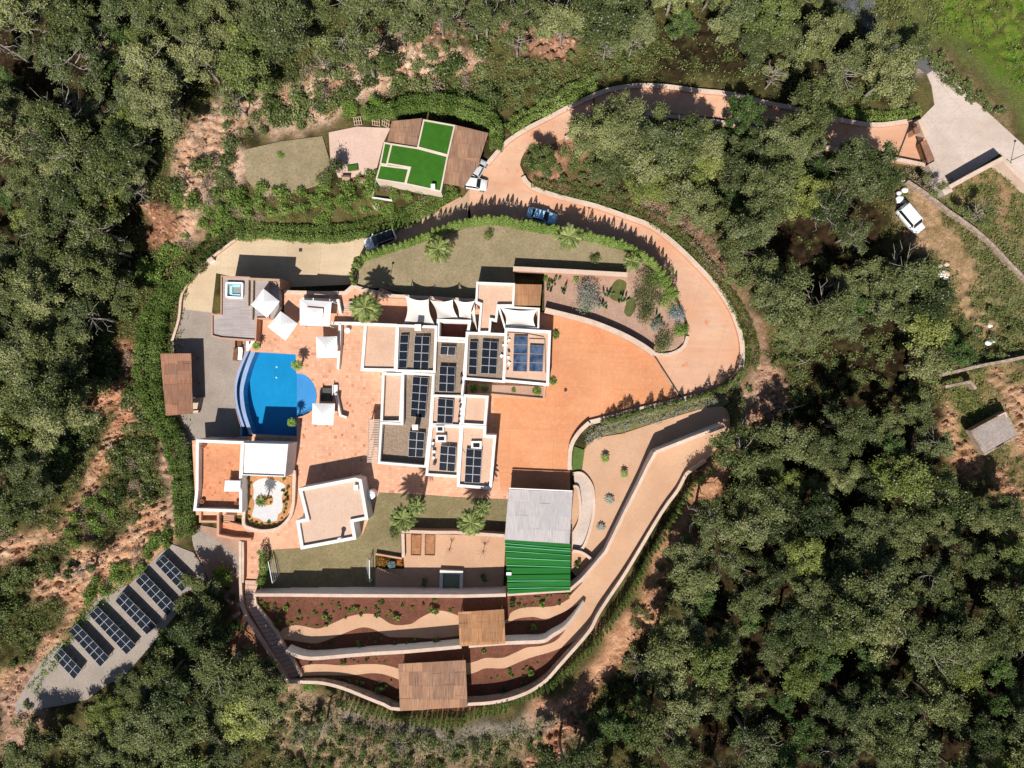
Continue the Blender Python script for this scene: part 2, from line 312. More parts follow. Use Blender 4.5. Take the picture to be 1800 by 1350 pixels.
def water(name, tint, rough=0.03):
    m = bpy.data.materials.new(name); m.use_nodes = True; nt = m.node_tree; nt.nodes.clear()
    out = N(nt, 'ShaderNodeOutputMaterial'); t = N(nt, 'ShaderNodeBsdfTransparent'); t.inputs[0].default_value = (*tint, 1)
    g = N(nt, 'ShaderNodeBsdfGlossy'); g.inputs['Roughness'].default_value = rough; fr = N(nt, 'ShaderNodeFresnel'); fr.inputs[0].default_value = 1.33
    co = coords(nt); bn = N(nt, 'ShaderNodeBump', Strength=0.25, Distance=0.05); nt.links.new(noise(nt, co, 3.0, 3, 0.5), bn.inputs['Height'])
    nt.links.new(bn.outputs[0], g.inputs['Normal']); nt.links.new(bn.outputs[0], fr.inputs['Normal'])
    ms = N(nt, 'ShaderNodeMixShader'); nt.links.new(fr.outputs[0], ms.inputs[0]); nt.links.new(t.outputs[0], ms.inputs[1]); nt.links.new(g.outputs[0], ms.inputs[2])
    nt.links.new(ms.outputs[0], out.inputs[0]); MATS[name] = m; return m
M_water = water('pool_water', (0.62, 0.90, 0.97)); M_greenwater = water('tub_water', (0.86, 0.97, 0.98))
# leaves
F_pine = foliage('pine_needles', (0.050, 0.072, 0.022), (0.160, 0.186, 0.064), (0.37, 0.38, 0.185), objvar=0.40, twig=(0.32, 0.30, 0.26), trans=0.13)
F_pineb = foliage('yellow_green_needles', (0.06, 0.085, 0.018), (0.185, 0.225, 0.050), (0.38, 0.41, 0.14), objvar=0.4, twig=(0.40, 0.38, 0.32), trans=0.15)
F_oak = foliage('dark_oak_leaves', (0.028, 0.055, 0.014), (0.085, 0.140, 0.038), (0.19, 0.26, 0.09), objvar=0.4, twig=(0.2, 0.19, 0.15), trans=0.12)
F_shrub = foliage('shrub_leaves', (0.042, 0.068, 0.018), (0.125, 0.165, 0.046), (0.27, 0.30, 0.125), objvar=0.4, twig=(0.34, 0.30, 0.25), trans=.1)
F_hedge = foliage('hedge_leaves', (0.06, 0.105, 0.020), (0.155, 0.225, 0.048), (0.30, 0.38, 0.12), objvar=0.15, trans=.1)
F_bright = foliage('bright_leaves', (0.07, 0.13, 0.02), (0.14, 0.24, 0.04), (0.26, 0.36, 0.09), objvar=0.2)
F_palm = foliage('palm_fronds', (0.015, 0.026, 0.006), (0.08, 0.11, 0.026), (0.30, 0.33, 0.12), objvar=0.1)
F_silver = foliage('silver_leaves', (0.13, 0.14, 0.11), (0.22, 0.23, 0.19), (0.34, 0.34, 0.29), objvar=0.1)
F_blue = foliage('blue_leaves', (0.10, 0.15, 0.16), (0.20, 0.27, 0.28), (0.34, 0.40, 0.42), objvar=0.1)
F_orange = foliage('orange_flowers', (0.10, 0.14, 0.03), (0.45, 0.14, 0.03), (0.62, 0.22, 0.05), objvar=0.1)
F_dry = foliage('dry_twigs', (0.14, 0.10, 0.07), (0.24, 0.18, 0.13), (0.38, 0.31, 0.24), objvar=0.3)
# ================================================================= TERRAIN
LOWZ = -3.0
PL_LOW = [(640,404),(640,460),(628,470),(618,512),(500,516),(385,492),(372,560),(440,603),(418,680),(425,764),(338,772),(336,905),(345,938),(430,985),(432,1040),
          (400,1075),(330,1080),(240,1150),(100,1330),(-6000,1700),(-6000,250),(200,380),(290,440),(350,452),(380,425),(440,404),(560,410)]
PL_RAMP = [(636,402),(728,380),(790,362),(822,345),(832,392),(728,422),(640,460)]
g0 = np.arange(-82, 82.01, 0.29); h0 = np.arange(-63, 63.01, 0.29)
ext = np.array([1.5, 4, 9, 18, 35, 70, 140, 280, 600, 1300, 2600])
gx = np.concatenate([(g0[0]-ext)[::-1], g0, g0[-1]+ext]); gy = np.concatenate([(h0[0]-ext)[::-1], h0, h0[-1]+ext])
GX, GY = np.meshgrid(gx, gy); PX = GX*12+900; PY = 675-GY*12
def boxblur(A, r):
    for ax in (0, 1):
        for _ in range(2):
            B = np.pad(A, [(r, r) if a == ax else (0, 0) for a in (0, 1)], mode='edge'); c = np.cumsum(B, axis=ax); c = np.insert(c, 0, 0, axis=ax)
            sl = lambda a, b: tuple(slice(a, b) if q == ax else slice(None) for q in (0, 1))
            n = A.shape[ax]; A = (c[sl(2*r+1, 2*r+1+n)] - c[sl(0, n)])/(2*r+1)
    return A
def dil(A, r): return boxblur(A.astype(float), r) > 0.02
low = inpoly(PX, PY, PL_LOW).astype(float)
ra = inpoly(PX, PY, PL_RAMP); low[ra] = np.maximum(low[ra], np.clip((808-PX[ra])/160, 0, 1))
from_low = boxblur((low > 0.97).astype(float), 5) > 0.01
low2 = np.maximum(low, from_low.astype(float)); rb = boxblur(ra.astype(float), 4) > 0.01
low2[rb] = np.maximum(low2[rb], np.clip((820-PX[rb])/160, 0, 1))
low2 = boxblur(low2, 3)
FLAT = [[(-20,1320),(60,1200),(180,1040),(290,950),(318,930),(300,560),(330,440),(420,395),(560,405),(640,390),(800,330),(640,345),(420,330),(410,240),(560,225),(640,195),(860,190),(930,200),(1060,145),(1250,142),(1500,200),(1610,150),(1600,60),(1700,80),(1860,200),(1860,560),(1700,480),(1600,330),
         (1540,300),(1360,300),(1240,400),(1330,560),(1320,660),(1290,720),(1270,830),(1210,920),(1150,1020),(1060,1160),(960,1240),(860,1290),(700,1280),(560,1230),(500,1215),(420,1090),(330,1100),(200,1230),(80,1360)]]
fl = np.zeros(GX.shape)
for p in FLAT: fl = np.maximum(fl, inpoly(PX, PY, p))
fl = dil(fl, 4)
wild = 1 - boxblur(fl.astype(float), 8); wild = np.clip(wild*1.2-0.1, 0, 1)
fine = (np.abs(GX) < 90) & (np.abs(GY) < 70)
rel = (fbm(GX*0.06, GY*0.06, 4)-0.55)*5.0
ridge = np.abs(fbm(GX*0.55+3, GY*0.55, 4)-0.5)*2
strata = np.abs(((GX*0.7+GY*0.4)*0.9 + 5*fbm(GX*0.12, GY*0.12, 3)) % 1 - 0.5)*2
rough = (ridge*1.4 + strata*0.35 - 0.5)*0.75 + (fbm(GX*1.4, GY*1.4, 2)-0.5)*0.5
TZ = -0.06 + LOWZ*low2 - 0.02*low2 + wild*(rel*0.8 + rough*fine)
far = np.clip((np.hypot(GX/1.3, GY)-75)/400, 0, 1); TZ += far*(fbm(GX*0.002+9, GY*0.002+4, 4)-0.35)*90
POOL_HOLE_PX = None
def height(x, y):
    i = np.clip(np.searchsorted(gx, x)-1, 0, len(gx)-2); j = np.clip(np.searchsorted(gy, y)-1, 0, len(gy)-2)
    fx = (x-gx[i])/(gx[i+1]-gx[i]); fy = (y-gy[j])/(gy[j+1]-gy[j])
    return TZ[j, i]*(1-fx)*(1-fy)+TZ[j, i+1]*fx*(1-fy)+TZ[j+1, i]*(1-fx)*fy+TZ[j+1, i+1]*fx*fy
def hpx(px, py):
    x, y = W(px, py); return float(height(x, y))
# ground tones by place (soil, rock, grass; shade darkened into the forest floor)
WX = PX + (fbm(GX*0.25, GY*0.25, 4)-0.5)*70; WY = PY + (fbm(GX*0.25+40, GY*0.25+11, 4)-0.5)*70
base = np.zeros(GX.shape+(3,)); n1 = fbm(GX*0.5, GY*0.5, 4)[..., None]; n2 = fbm(GX*2.2+8, GY*2.2, 3)[..., None]
def lerp(a, b, t): return np.array(a)*(1-t) + np.array(b)*t
base[:] = lerp(P(66, 62, 36), P(112, 104, 64), np.clip((n1-0.35)*3, 0, 1))
ZONES = [
 # rocky and bare earth
 ([(600,95),(700,60),(800,75),(855,110),(850,150),(800,130),(740,140),(720,180),(660,165),(600,200),(540,225),(430,240),(425,300),(385,330),(360,380),(330,420),(290,440),(270,430),(300,380),(305,320),(330,240),(380,190),(440,160),(480,180),(540,150),(560,120)], P(244,212,188), P(206,164,136)),
 ([(-40,970),(20,945),(80,915),(125,850),(140,800),(170,770),(195,770),(160,830),(125,880),(70,940),(20,985),(-40,1010)], P(242,202,168), P(208,152,114)),
 ([(60,1000),(110,985),(160,1000),(200,950),(215,900),(200,850),(225,860),(260,900),(300,950),(270,985),(180,1040),(110,1100),(50,1190),(-40,1230),(-40,1130),(20,1080)], P(242,202,168), P(208,152,114)),
 ([(140,675),(190,660),(225,720),(218,800),(190,800),(180,740),(140,700)], P(232,178,144), P(210,142,108)),
 ([(185,610),(225,610),(222,690),(190,690)], P(214,160,130), P(180,122,94)),
 ([(258,770),(300,775),(300,960),(262,900)], P(228,190,168), P(196,150,124)),
 ([(230,340),(300,380),(290,430),(240,440)], P(190,140,112), P(150,108,84)),
 ([(60,1180),(90,1210),(20,1330),(-40,1350),(-40,1240)], P(206,170,150), P(170,134,112)),
 ([(400,1040),(430,1020),(460,1120),(520,1220),(470,1230),(400,1130)], P(214,158,124), P(180,126,96)),
 ([(500,1200),(540,1195),(620,1240),(760,1290),(900,1290),(1010,1240),(1040,1350),(480,1360),(470,1290)], P(192,166,136), P(140,118,94)),
 ([(1262,800),(1300,770),(1290,820),(1240,900),(1190,1000),(1120,1130),(1040,1240),(980,1350),(930,1350),(1000,1220),(1090,1110),(1150,1010),(1200,910)], P(214,158,122), P(176,120,90)),
 ([(560,1240),(700,1275),(860,1275),(960,1240),(1040,1180),(1060,1190),(960,1280),(820,1320),(650,1300)], P(160,150,140), P(128,116,106)),
 ([(1225,430),(1290,500),(1345,600),(1400,680),(1400,720),(1300,780),(1290,700),(1330,640),(1300,550),(1240,470)], P(208,172,148), P(176,138,114)),
 ([(1180,350),(1260,420),(1320,520),(1300,560),(1210,430),(1140,370),(1000,330),(1010,310)], P(176,140,112), P(132,104,80)),
 ([(930,240),(1060,210),(1080,240),(1000,300),(980,340),(940,320)], P(206,158,128), P(160,122,96)),
 # bare strip outside the curved stone wall
 ([(1283,775),(1250,835),(1205,890),(1172,945),(1135,1005),(1100,1075),(1060,1135),(1000,1195),(930,1250),(940,1275),(1020,1235),(1090,1165),(1150,1080),(1195,980),(1250,890),(1300,800)], P(228,178,142), P(192,142,110)),
 # forest floor, ground tone darkened to stand for tree shade
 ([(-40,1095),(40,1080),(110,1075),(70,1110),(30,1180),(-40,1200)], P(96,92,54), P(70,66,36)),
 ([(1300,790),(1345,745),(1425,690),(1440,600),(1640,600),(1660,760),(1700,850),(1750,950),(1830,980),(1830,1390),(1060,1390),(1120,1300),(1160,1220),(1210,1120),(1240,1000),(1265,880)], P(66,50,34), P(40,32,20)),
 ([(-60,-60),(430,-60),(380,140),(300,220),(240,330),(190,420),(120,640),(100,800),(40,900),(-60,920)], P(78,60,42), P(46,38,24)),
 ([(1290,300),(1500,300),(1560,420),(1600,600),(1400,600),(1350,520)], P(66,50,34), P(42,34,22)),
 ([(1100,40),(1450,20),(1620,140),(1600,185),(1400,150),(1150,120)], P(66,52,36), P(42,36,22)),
 # right hand fields
 ([(1550,-60),(2000,-60),(2000,330),(1760,200),(1660,90),(1590,60)], P(112,122,66), P(104,106,66)),
 ([(1620,-200),(2600,-200),(2600,700),(1820,190),(1740,120),(1660,40)], P(96,132,38), P(124,130,62)),
 ([(1640,90),(1800,240),(1860,320),(1700,210),(1630,120)], P(150,128,98), P(108,104,62)),
 ([(1560,300),(1640,330),(1700,330),(1840,250),(1860,660),(1740,640),(1660,520),(1640,440),(1590,400)], P(150,136,100), P(104,110,66)),
 ([(1700,290),(1840,280),(1840,440),(1730,420),(1690,350)], P(176,142,112), P(112,120,66)),
 ([(1590,320),(1630,330),(1700,440),(1710,520),(1770,610),(1740,610),(1670,530),(1640,440),(1588,400)], P(204,168,134), P(160,134,98)),
 ([(1640,600),(1860,600),(1860,880),(1760,860),(1650,720)], P(160,134,100), P(116,118,66)),
 ([(1650,690),(1680,700),(1730,820),(1700,840),(1660,760)], P(220,178,140), P(180,140,104)),
 ([(1745,650),(1860,700),(1860,860),(1790,780)], P(214,176,144), P(190,150,120)),
 ([(1655,670),(1720,665),(1740,730),(1700,770)], P(130,130,80), P(100,112,50)),
 ([(1540,55),(1590,60),(1640,110),(1640,140),(1600,110)], P(206,190,176), P(160,140,120)),
 ([(1480,-40),(1520,-40),(1540,60),(1500,20)], P(100,108,124), P(90,96,108)),
 ([(1720,840),(1760,930),(1830,960),(1830,900),(1780,840)], P(196,150,118), P(120,96,70)),
 ([(1040,60),(1000,100),(960,90),(900,100),(900,60)], P(196,150,126), P(160,120,96)),
 ([(620,0),(1060,0),(1080,60),(900,70),(640,60)], P(168,136,110), P(110,96,68)),
]
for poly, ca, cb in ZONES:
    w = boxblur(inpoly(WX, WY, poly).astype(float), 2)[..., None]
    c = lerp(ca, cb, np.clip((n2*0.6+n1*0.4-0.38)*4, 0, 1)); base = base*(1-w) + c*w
rk0 = ((base[..., 0]/(base[..., 1]+1e-6) > 1.45) & (base[..., 0] > .2))
veg = (1-.8*boxblur(rk0.astype(float), 1)[..., None])*np.clip((fbm(GX*0.9+60, GY*0.9+2, 4)[..., None]-0.55)*9, 0, 0.8)*np.maximum(wild, (PX > 1575)*(PY > 290)*.9)[..., None]
base = base*(1-veg) + np.array(P(86, 84, 48))*veg
rockm = boxblur(((base[..., 0]/(base[..., 1]+1e-6) > 1.5) & (base[..., 0] > .2)).astype(float), 2)*wild
sw = 7*fbm(GX*0.10+2, GY*0.10, 3); st1 = ((GX*0.45-GY*0.75)*0.9 + sw) % 1; TZ = TZ + rockm*(np.where(st1 < .8, st1*1.1, (1-st1)*4.4)-.4) + rockm*(fbm(GX*1.7, GY*1.7, 3)-.5)*1.6
tv = np.stack([GX, GY, TZ], -1).reshape(-1, 3)
# pool basin: push the terrain down under it
pm = inpoly(PX, PY, [(415,600),(560,605),(575,780),(415,780)]).reshape(-1); tv[pm, 2] = -3.3
ny, nx = GX.shape; I = np.arange(nx*ny).reshape(ny, nx)
me = bpy.data.meshes.new('ground'); me.vertices.add(nx*ny); me.vertices.foreach_set('co', tv.ravel())
q = np.stack([I[:-1, :-1], I[:-1, 1:], I[1:, 1:], I[1:, :-1]], -1).reshape(-1, 4); nq = len(q)
me.loops.add(nq*4); me.loops.foreach_set('vertex_index', q.ravel().astype(np.int32)); me.polygons.add(nq)
me.polygons.foreach_set('loop_start', np.arange(0, nq*4, 4, dtype=np.int32)); me.polygons.foreach_set('use_smooth', np.ones(nq, bool)); me.update(calc_edges=True)
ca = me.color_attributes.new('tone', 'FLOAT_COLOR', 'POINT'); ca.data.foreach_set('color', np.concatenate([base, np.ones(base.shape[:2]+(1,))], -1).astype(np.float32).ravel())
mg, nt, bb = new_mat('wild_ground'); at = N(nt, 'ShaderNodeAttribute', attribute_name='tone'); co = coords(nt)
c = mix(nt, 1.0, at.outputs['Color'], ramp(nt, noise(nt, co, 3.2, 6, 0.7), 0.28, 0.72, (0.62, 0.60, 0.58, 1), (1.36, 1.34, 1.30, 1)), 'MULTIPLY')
c = mix(nt, 1.0, c, ramp(nt, noise(nt, co, 11, 3, 0.7), 0.3, 0.6, (0.72, 0.72, 0.72, 1), (1.12, 1.12, 1.12, 1)), 'MULTIPLY')
nt.links.new(c, bb.inputs['Base Color']); bb.inputs['Roughness'].default_value = 0.95; bb.inputs['Specular IOR Level'].default_value = 0.1
bump(nt, bb, noise(nt, co, 5, 6, 0.7), 0.9, 0.25); me.materials.append(mg)
ground = bpy.data.objects.new('ground', me); COL.objects.link(ground); setp(ground, 'wild hillside ground of reddish rock, dry soil and grass around the villa', 'ground', kind='structure')

# ================================================================= PAVED AND PLANTED SHEETS
LV = [0]
def sheet(name, pts, mat, z=0.0, label=None, cat=None, holes=(), raw=False, curb=None, kind='structure'):
    """a thin slab laid on the ground: traced outline, own level, each 6 mm above the last"""
    LV[0] += 1; zt = z + 0.006*LV[0]
    P_ = pts if raw else WL(pts, zt); Hs = [WL(h, zt) for h in holes]
    loops = [[Vector((x, y, 0)) for x, y in L] for L in [P_]+Hs]
    allp = [v for L in loops for v in L]; T = tessellate_polygon(loops)
    V = [(v.x, v.y, zt) for v in allp]; F = []
    for t in T:
        a, b, c = (allp[i] for i in t)
        F.append(tuple(t) if (b-a).cross(c-a).z > 0 else tuple(reversed(t)))
    n = 0                                  # edge skirt
    for L in loops:
        m = len(L); base_ = len(V); V += [(v.x, v.y, zt-0.12) for v in L]
        F += [(n+i, n+(i+1) % m, base_+(i+1) % m, base_+i) for i in range(m)]; n += m
    o = mesh(name, V, F, mat); return setp(o, label or name.replace('_', ' '), cat or name.replace('_', ' '), kind=kind)
# --- traced outlines
DR_OUT = [(1634,213),(1616,209),(1595,213),(1560,218),(1533,219),(1501,215),(1464,207),(1411,192),(1363,184),(1283,165),(1225,159),(1173,152),(1125,150),(1089,154),(1057,162),(1006,185),(960,209),(925,227),(893,248),(873,269),(857,288),(846,305),(826,330)]
HEDGE_EDGE = [(811,349),(775,368),(728,388),(700,399),(639,411),(567,421),(511,421),(442,414)]
PARK_W = [(419,419),(383,445),(353,468),(335,491),(319,519),(316,546)]
DR_IN = [(1209,567),(1196,533),(1180,500),(1154,472),(1128,449),(1096,430),(1031,414),(980,404),(935,397),(872,386),(828,388)]
RAMP_IN = [(828,388),(789,396),(728,418),(678,434),(640,447)]
LOOP_R = [(919,310),(928,323),(951,336),(1006,352),(1047,362),(1102,381),(1144,397),(1183,426),(1221,462),(1257,501),(1283,539),(1296,570),(1304,600),(1305,628),(1301,648),(1286,669),(1262,686),(1193,704),(1120,721),(1056,738),(1037,745)]
COURT_S = [(1036,743),(1018,760),(1004,784),(1001,813),(1002,826)]
ROAD_LOW = [(1640,291),(1573,277),(1515,267),(1460,256),(1400,238),(1340,222),(1280,210),(1212,202),(1134,196),(1090,203),(1046,217),(993,243),(950,262),(922,268),(914,290)]
ISLAND = [(1209,567),(1209,591),(1203,608),(1188,619),(1169,624),(1149,622)]
COURT_N = [(976,550),(1022,561),(1056,572),(1096,589),(1130,608),(1149,622)]
drive = sm(DR_OUT, 3) + [(822,360)] + [(828,388)] + sm(list(reversed(DR_IN)), 3)[1:] + ISLAND + [(1193,704)] + list(reversed(sm(LOOP_R[1:-3], 3))) + list(reversed(sm(ROAD_LOW, 2)))
sheet('driveway', drive, M_drive, label='long pink concrete driveway looping round the garden', cat='driveway')
# sloping part between junction and lower car park
top = sm([(826,330)]+HEDGE_EDGE[:5], 4); bot = sm([(822,388)]+RAMP_IN, 4); RN = 26
def along(pl, n):
    pl = [Vector((*p, 0)) for p in pl]; L = [0]
    for i in range(1, len(pl)): L.append(L[-1] + (pl[i]-pl[i-1]).length)
    out = []
    for k in range(n):
        t = L[-1]*k/(n-1); i = max(j for j in range(len(L)) if L[j] <= t+1e-9); i = min(i, len(pl)-2)
        f = (t-L[i])/max(1e-6, L[i+1]-L[i]); v = pl[i].lerp(pl[i+1], f); out.append((v.x, v.y))
    return out
A = along(top, RN); B = along(bot, RN); V = []; F = []
for k in range(RN):
    for j in range(9):
        px, py = A[k][0]+(B[k][0]-A[k][0])*j/8, A[k][1]+(B[k][1]-A[k][1])*j/8
        z = LOWZ*min(1, max(0, (808-(A[k][0]*0.5+B[k][0]*0.5))/160)) + 0.02; V.append((*W(px, py, z), z))
for k in range(RN-1):
    for j in range(8): F.append((k*9+j, k*9+j+1, (k+1)*9+j+1, (k+1)*9+j))
setp(mesh('ramp', V, F, mk('grey_tan_concrete', P(206,178,150), P(194,160,132), P(180,150,124), s1=0.2, s2=3, k2=0.3, bs=0.2), smooth=True), 'concrete ramp running down to the lower parking area', 'ramp', kind='structure')
sheet('parking_area', [(642,411)]+HEDGE_EDGE[4:]+sm(PARK_W, 4)+[(372,553),(380,480),(500,505),(617,500),(622,452),(642,446)], M_sand, LOWZ, 'pale sandy concrete parking area below the hot tub deck', 'parking area')
sheet('gravel_yard', [(316,543),(375,550),(380,560),(470,575),(470,790),(330,790),(344,925),(400,948),(432,985),(432,1000),(419,990),(345,935),(335,900),(322,800),(300,730),(302,600)], M_gravel, LOWZ, 'grey gravel yard west of the pool', 'gravel yard')
sheet('solar_yard', Q('i', (1180,220),(1330,280),(1410,400),(1420,500),(1250,560),(1230,680),(1010,950),(870,1110),(720,1200),(600,1290),(420,1330),(300,1350),(120,1380),(100,1330),(200,1160),(330,960),(480,800),(680,590),(900,490),(1080,300)), M_gravel, LOWZ, 'grey gravel strip under the rows of solar panels', 'gravel strip')
sheet('garden_soil', [(336,930),(345,922),(432,938),(432,1046),(408,1066),(372,1034),(360,1002),(342,966)], MATS.get('pink_garden_gravel'), LOWZ, 'pinkish bare soil left of the garden stairs', 'soil')
sheet('gravel_path', sm([(338,938),(346,930),(372,944),(400,962),(432,990),(432,1002),(415,1010),(395,992),(372,980),(352,975),(340,960)], 2, True), M_gravel, LOWZ, 'grey gravel path leading to the solar rows', 'path')
LV[0] += 1
_mb = MB(); _p = WL(offset(sm(LOOP_R[1:-3], 3), 7, False), 0); _n = len(_p); _q = offset(_p, .45, False); _z = 0.006*LV[0]
_mb.add([(x, y, _z) for x, y in _p]+[(x, y, _z) for x, y in _q], [(i, _n+i, _n+i+1, i+1) for i in range(_n-1)])
setp(_mb.build('gutter_strip', MATS['orange_concrete']), 'narrow orange worn gutter strip inside the loop wall', 'gutter', kind='structure')
sheet('plaza', Q('n', (1100,800),(1210,690),(1190,560),(1155,475),(1190,400),(1250,455),(1400,595),(1600,775),(1830,985),(1900,1050),(1900,1290),(1800,1185),(1645,1010),(1310,1228),(1290,1235),(1200,1060),(1150,900)), M_plaza, label='pale concrete forecourt and lane outside the gate', cat='forecourt')
sheet('lane', [(1478,-40),(1530,-40),(1545,40),(1600,80),(1650,118),(1630,130),(1570,90),(1500,30)], M_asphalt, label='grey lane coming in under the trees at the top', cat='lane')
# platform: terracotta terrace with the pool cut out
POOL_MAIN = Q('b', (1000,205),(1380,225),(1385,400),(1450,410),(1500,440),(1540,490),(1566,550),(1575,610),(1566,680),(1540,735),(1500,775),(1440,803),(1388,815),(1388,992),(978,972))
PL_L = sm(Q('b', (978,972),(955,900),(925,800),(900,680),(890,560),(915,450),(950,330),(1000,205)), 4)
CH_R = sm(Q('b', (952,200),(905,350),(875,450),(855,560),(865,690),(885,790),(920,900),(935,985)), 4)
CH_L = sm(Q('b', (935,205),(880,330),(840,450),(825,560),(835,690),(870,830),(895,910),(905,985)), 4)
LD_L = sm(Q('b', (915,190),(860,320),(820,430),(800,560),(812,700),(845,830),(868,910),(868,990)), 4)
CR_MAIN = POOL_MAIN[:-1] + PL_L[:-1]
HOLE = [Q('b', (915,190))[0], Q('b', (1000,203))[0]] + POOL_MAIN[1:-1] + Q('b', (978,972), (978,992), (868,992)) + list(reversed(LD_L))[:-1]
deck = [LD_L[0], (440,606), (452,600), (452.6,556), (470,556), (500,556), (500,516),(606,516),(617,503),(640,510),(665,512),(668,505),(700,520),(855,535),(858,560),(960,548),(976,552),(975,700),(893,700),(893,878),(799,874),(747,870),(666,866),(637,940),(540,963),(476,967),(455,1003),(451,1024),(432,1024),(432,945),(440,940),(430,930),(430,905),(345,905),(338,775),(425,768)] + list(reversed(LD_L))[:-1]
# the deck outline passes along the outer pool ledge; its hole starts a hair inside
HOLE_W = offset(ccw(WL(HOLE)), 0.04)
def sheet_hole(name, outer, hole_m, mat, label, cat):
    LV[0] += 1; zt = 0.006*LV[0]
    loops = [[Vector((*p, 0)) for p in WL(outer, zt)], [Vector((*p, 0)) for p in hole_m]]; allp = [v for L in loops for v in L]
    V = [(v.x, v.y, zt) for v in allp]; F = []
    for t in tessellate_polygon(loops):
        a, b, c = (allp[i] for i in t); F.append(tuple(t) if (b-a).cross(c-a).z > 0 else tuple(reversed(t)))
    return setp(mesh(name, V, F, mat), label, cat, kind='structure')
deck_open = deck[:-len(LD_L)+1]
sheet_hole('pool_terrace', offset(ccw(deck), -0.5), HOLE_W, M_deck, 'terracotta tiled terrace around the pool and house', 'terrace')
sheet('orange_court', COURT_N + [(1193,704)] + list(reversed([p for p in sm(LOOP_R, 3) if p[0] < 1190 and p[1] > 690]))[::-1] + sm(COURT_S, 3) + [(1002,862),(880,862),(868,730),(868,700),(958,690),(965,560)], M_court, label='bright orange concrete parking court beside the house', cat='courtyard')
sheet('upper_lawn', [(632,452)] + list(reversed(sm(RAMP_IN, 3)))[2:] + sm(list(reversed(DR_IN))[:8], 3) + [(1110,452),(1096,480),(905,478),(905,500),(840,500),(835,524),(715,518),(670,506),(625,508),(622,470)], M_lawn, label='dry olive lawn above the house', cat='lawn')
sheet('cactus_garden', [(957,478),(1098,480),(1108,452),(1130,458),(1160,482),(1183,515),(1203,565),(1203,600),(1185,616),(1149,619),(1130,604),(1096,585),(1056,568),(1022,557),(957,544)], M_garden, label='pink gravel cactus garden inside the driveway loop', cat='cactus garden')
sheet('cut_lawn', sm(Q('m', (760,290),(820,310),(815,370),(770,450),(700,415),(715,340)), 3, True), MATS.get('patch_grass') or mk('patch_grass', P(112,114,66), P(92,98,50), P(70,76,38), s1=.8, s2=6, bs=.6), label='small dark green grass patch in the cactus garden, upper one', cat='grass patch')
sheet('cut_lawn', sm(Q('m', (830,420),(880,430),(892,490),(850,560),(806,530),(820,470)), 3, True), MATS.get('patch_grass') or mk('patch_grass', P(112,114,66), P(92,98,50), P(70,76,38), s1=.8, s2=6, bs=.6), label='small dark green grass patch in the cactus garden, lower one', cat='grass patch')
sheet('lower_lawn', [(666,866),(747,870),(799,874),(893,878),(893,936),(705,936),(705,978),(660,976),(660,1040),(458,1040),(455,1003),(476,967),(540,963),(637,940)], M_lawn2, label='lawn below the house with two small goals', cat='lawn')
sheet('gravel_court', [(706,938),(889,942),(884,1042),(660,1042),(660,1000),(711,1000)], M_beige, label='beige gravel court between palms and terrace wall', cat='gravel court')
sheet('terrace_soil', [(446,1048),(1004,1044),(1030,1000),(1064,969),(1082,990),(1050,1100),(990,1160),(900,1225),(818,1250),(700,1250),(620,1205),(570,1197),(508,1192),(445,1062)], M_soil, label='reddish brown planted terraces at the bottom of the garden', cat='planting soil')
sheet('side_gravel', sm([(1012,828),(1019,812),(1024,795),(1036,778),(1051,769)], 3)+sm([(1095,762),(1162,740),(1229,720),(1262,714),(1279,722),(1283,748),(1270,775),(1241,809),(1209,827),(1191,858),(1162,898),(1113,979),(1105,1000),(1073,1049),(1039,1093),(1012,1120)], 3)+[(1036,1064),(1000,1050),(1024,1024),(1000,1000),(1005,900)], M_beige, label='beige gravel garden and ramp on the right side', cat='gravel garden')
sheet('garden_path', sm(Q('g', (265,500),(320,430),(400,405),(480,415),(560,430),(620,415),(700,380),(780,345),(880,325),(960,325),(1020,350),(1080,390),(1140,405),(1240,395),(1300,355),(1380,315),(1450,300),(1520,315),(1600,345)), 3)+sm(Q('h', (200,350),(440,370),(480,318),(540,287),(620,275),(780,270),(860,240),(940,190)), 3)+Q('h', (1040,150),(1060,240),(1010,225),(980,245))+sm(Q('h', (980,245),(880,300),(790,345),(720,360),(640,345),(520,360),(435,395),(200,400)), 3)+sm(Q('g', (1580,480),(1400,500),(1240,492),(1090,490),(1030,465),(970,435),(900,420),(830,435),(740,470),(640,510),(580,530),(520,535),(420,520),(350,510)), 3), M_beige, label='winding beige path across the upper planted terrace', cat='path')
sheet('garden_path', sm(Q('g', (425,725),(480,692),(600,685),(750,695),(900,685),(1040,690),(1160,722)), 3)+sm(Q('h', (0,700),(210,670),(300,640),(420,640),(520,600),(600,565),(700,555),(800,520),(860,460),(900,400),(1010,250)), 3)+sm(Q('h', (1120,260),(1060,380),(1020,440),(950,510),(850,565),(760,600),(620,640),(520,680),(430,715),(300,715),(210,750),(0,790)), 3)+sm(Q('g', (1160,800),(1050,760),(950,750),(800,765),(600,765),(450,772)), 3), M_beige, label='winding beige path across the lower planted terrace', cat='path')
sheet('patio', Q('k', (640,262),(820,225),(1030,235),(985,330),(925,565),(700,545),(650,430)), M_pinkpatio, label='pale pink paved patio beside the turf roofed house', cat='patio')
sheet('small_lawn', Q('k', (110,370),(340,318),(600,285),(640,420),(690,500),(560,600),(380,655),(210,672),(120,560)), M_lawn, label='small dry lawn left of the pink patio', cat='lawn')
sheet('curved_path', sm(Q('f', (1505,140),(1560,135),(1610,180),(1640,260),(1640,420),(1610,560),(1570,660),(1520,680),(1500,640)), 3)+sm(Q('f', (1500,560),(1545,480),(1560,380),(1550,280),(1520,225)), 3), M_plaza, label='pale curved path around the end of the carport', cat='path')
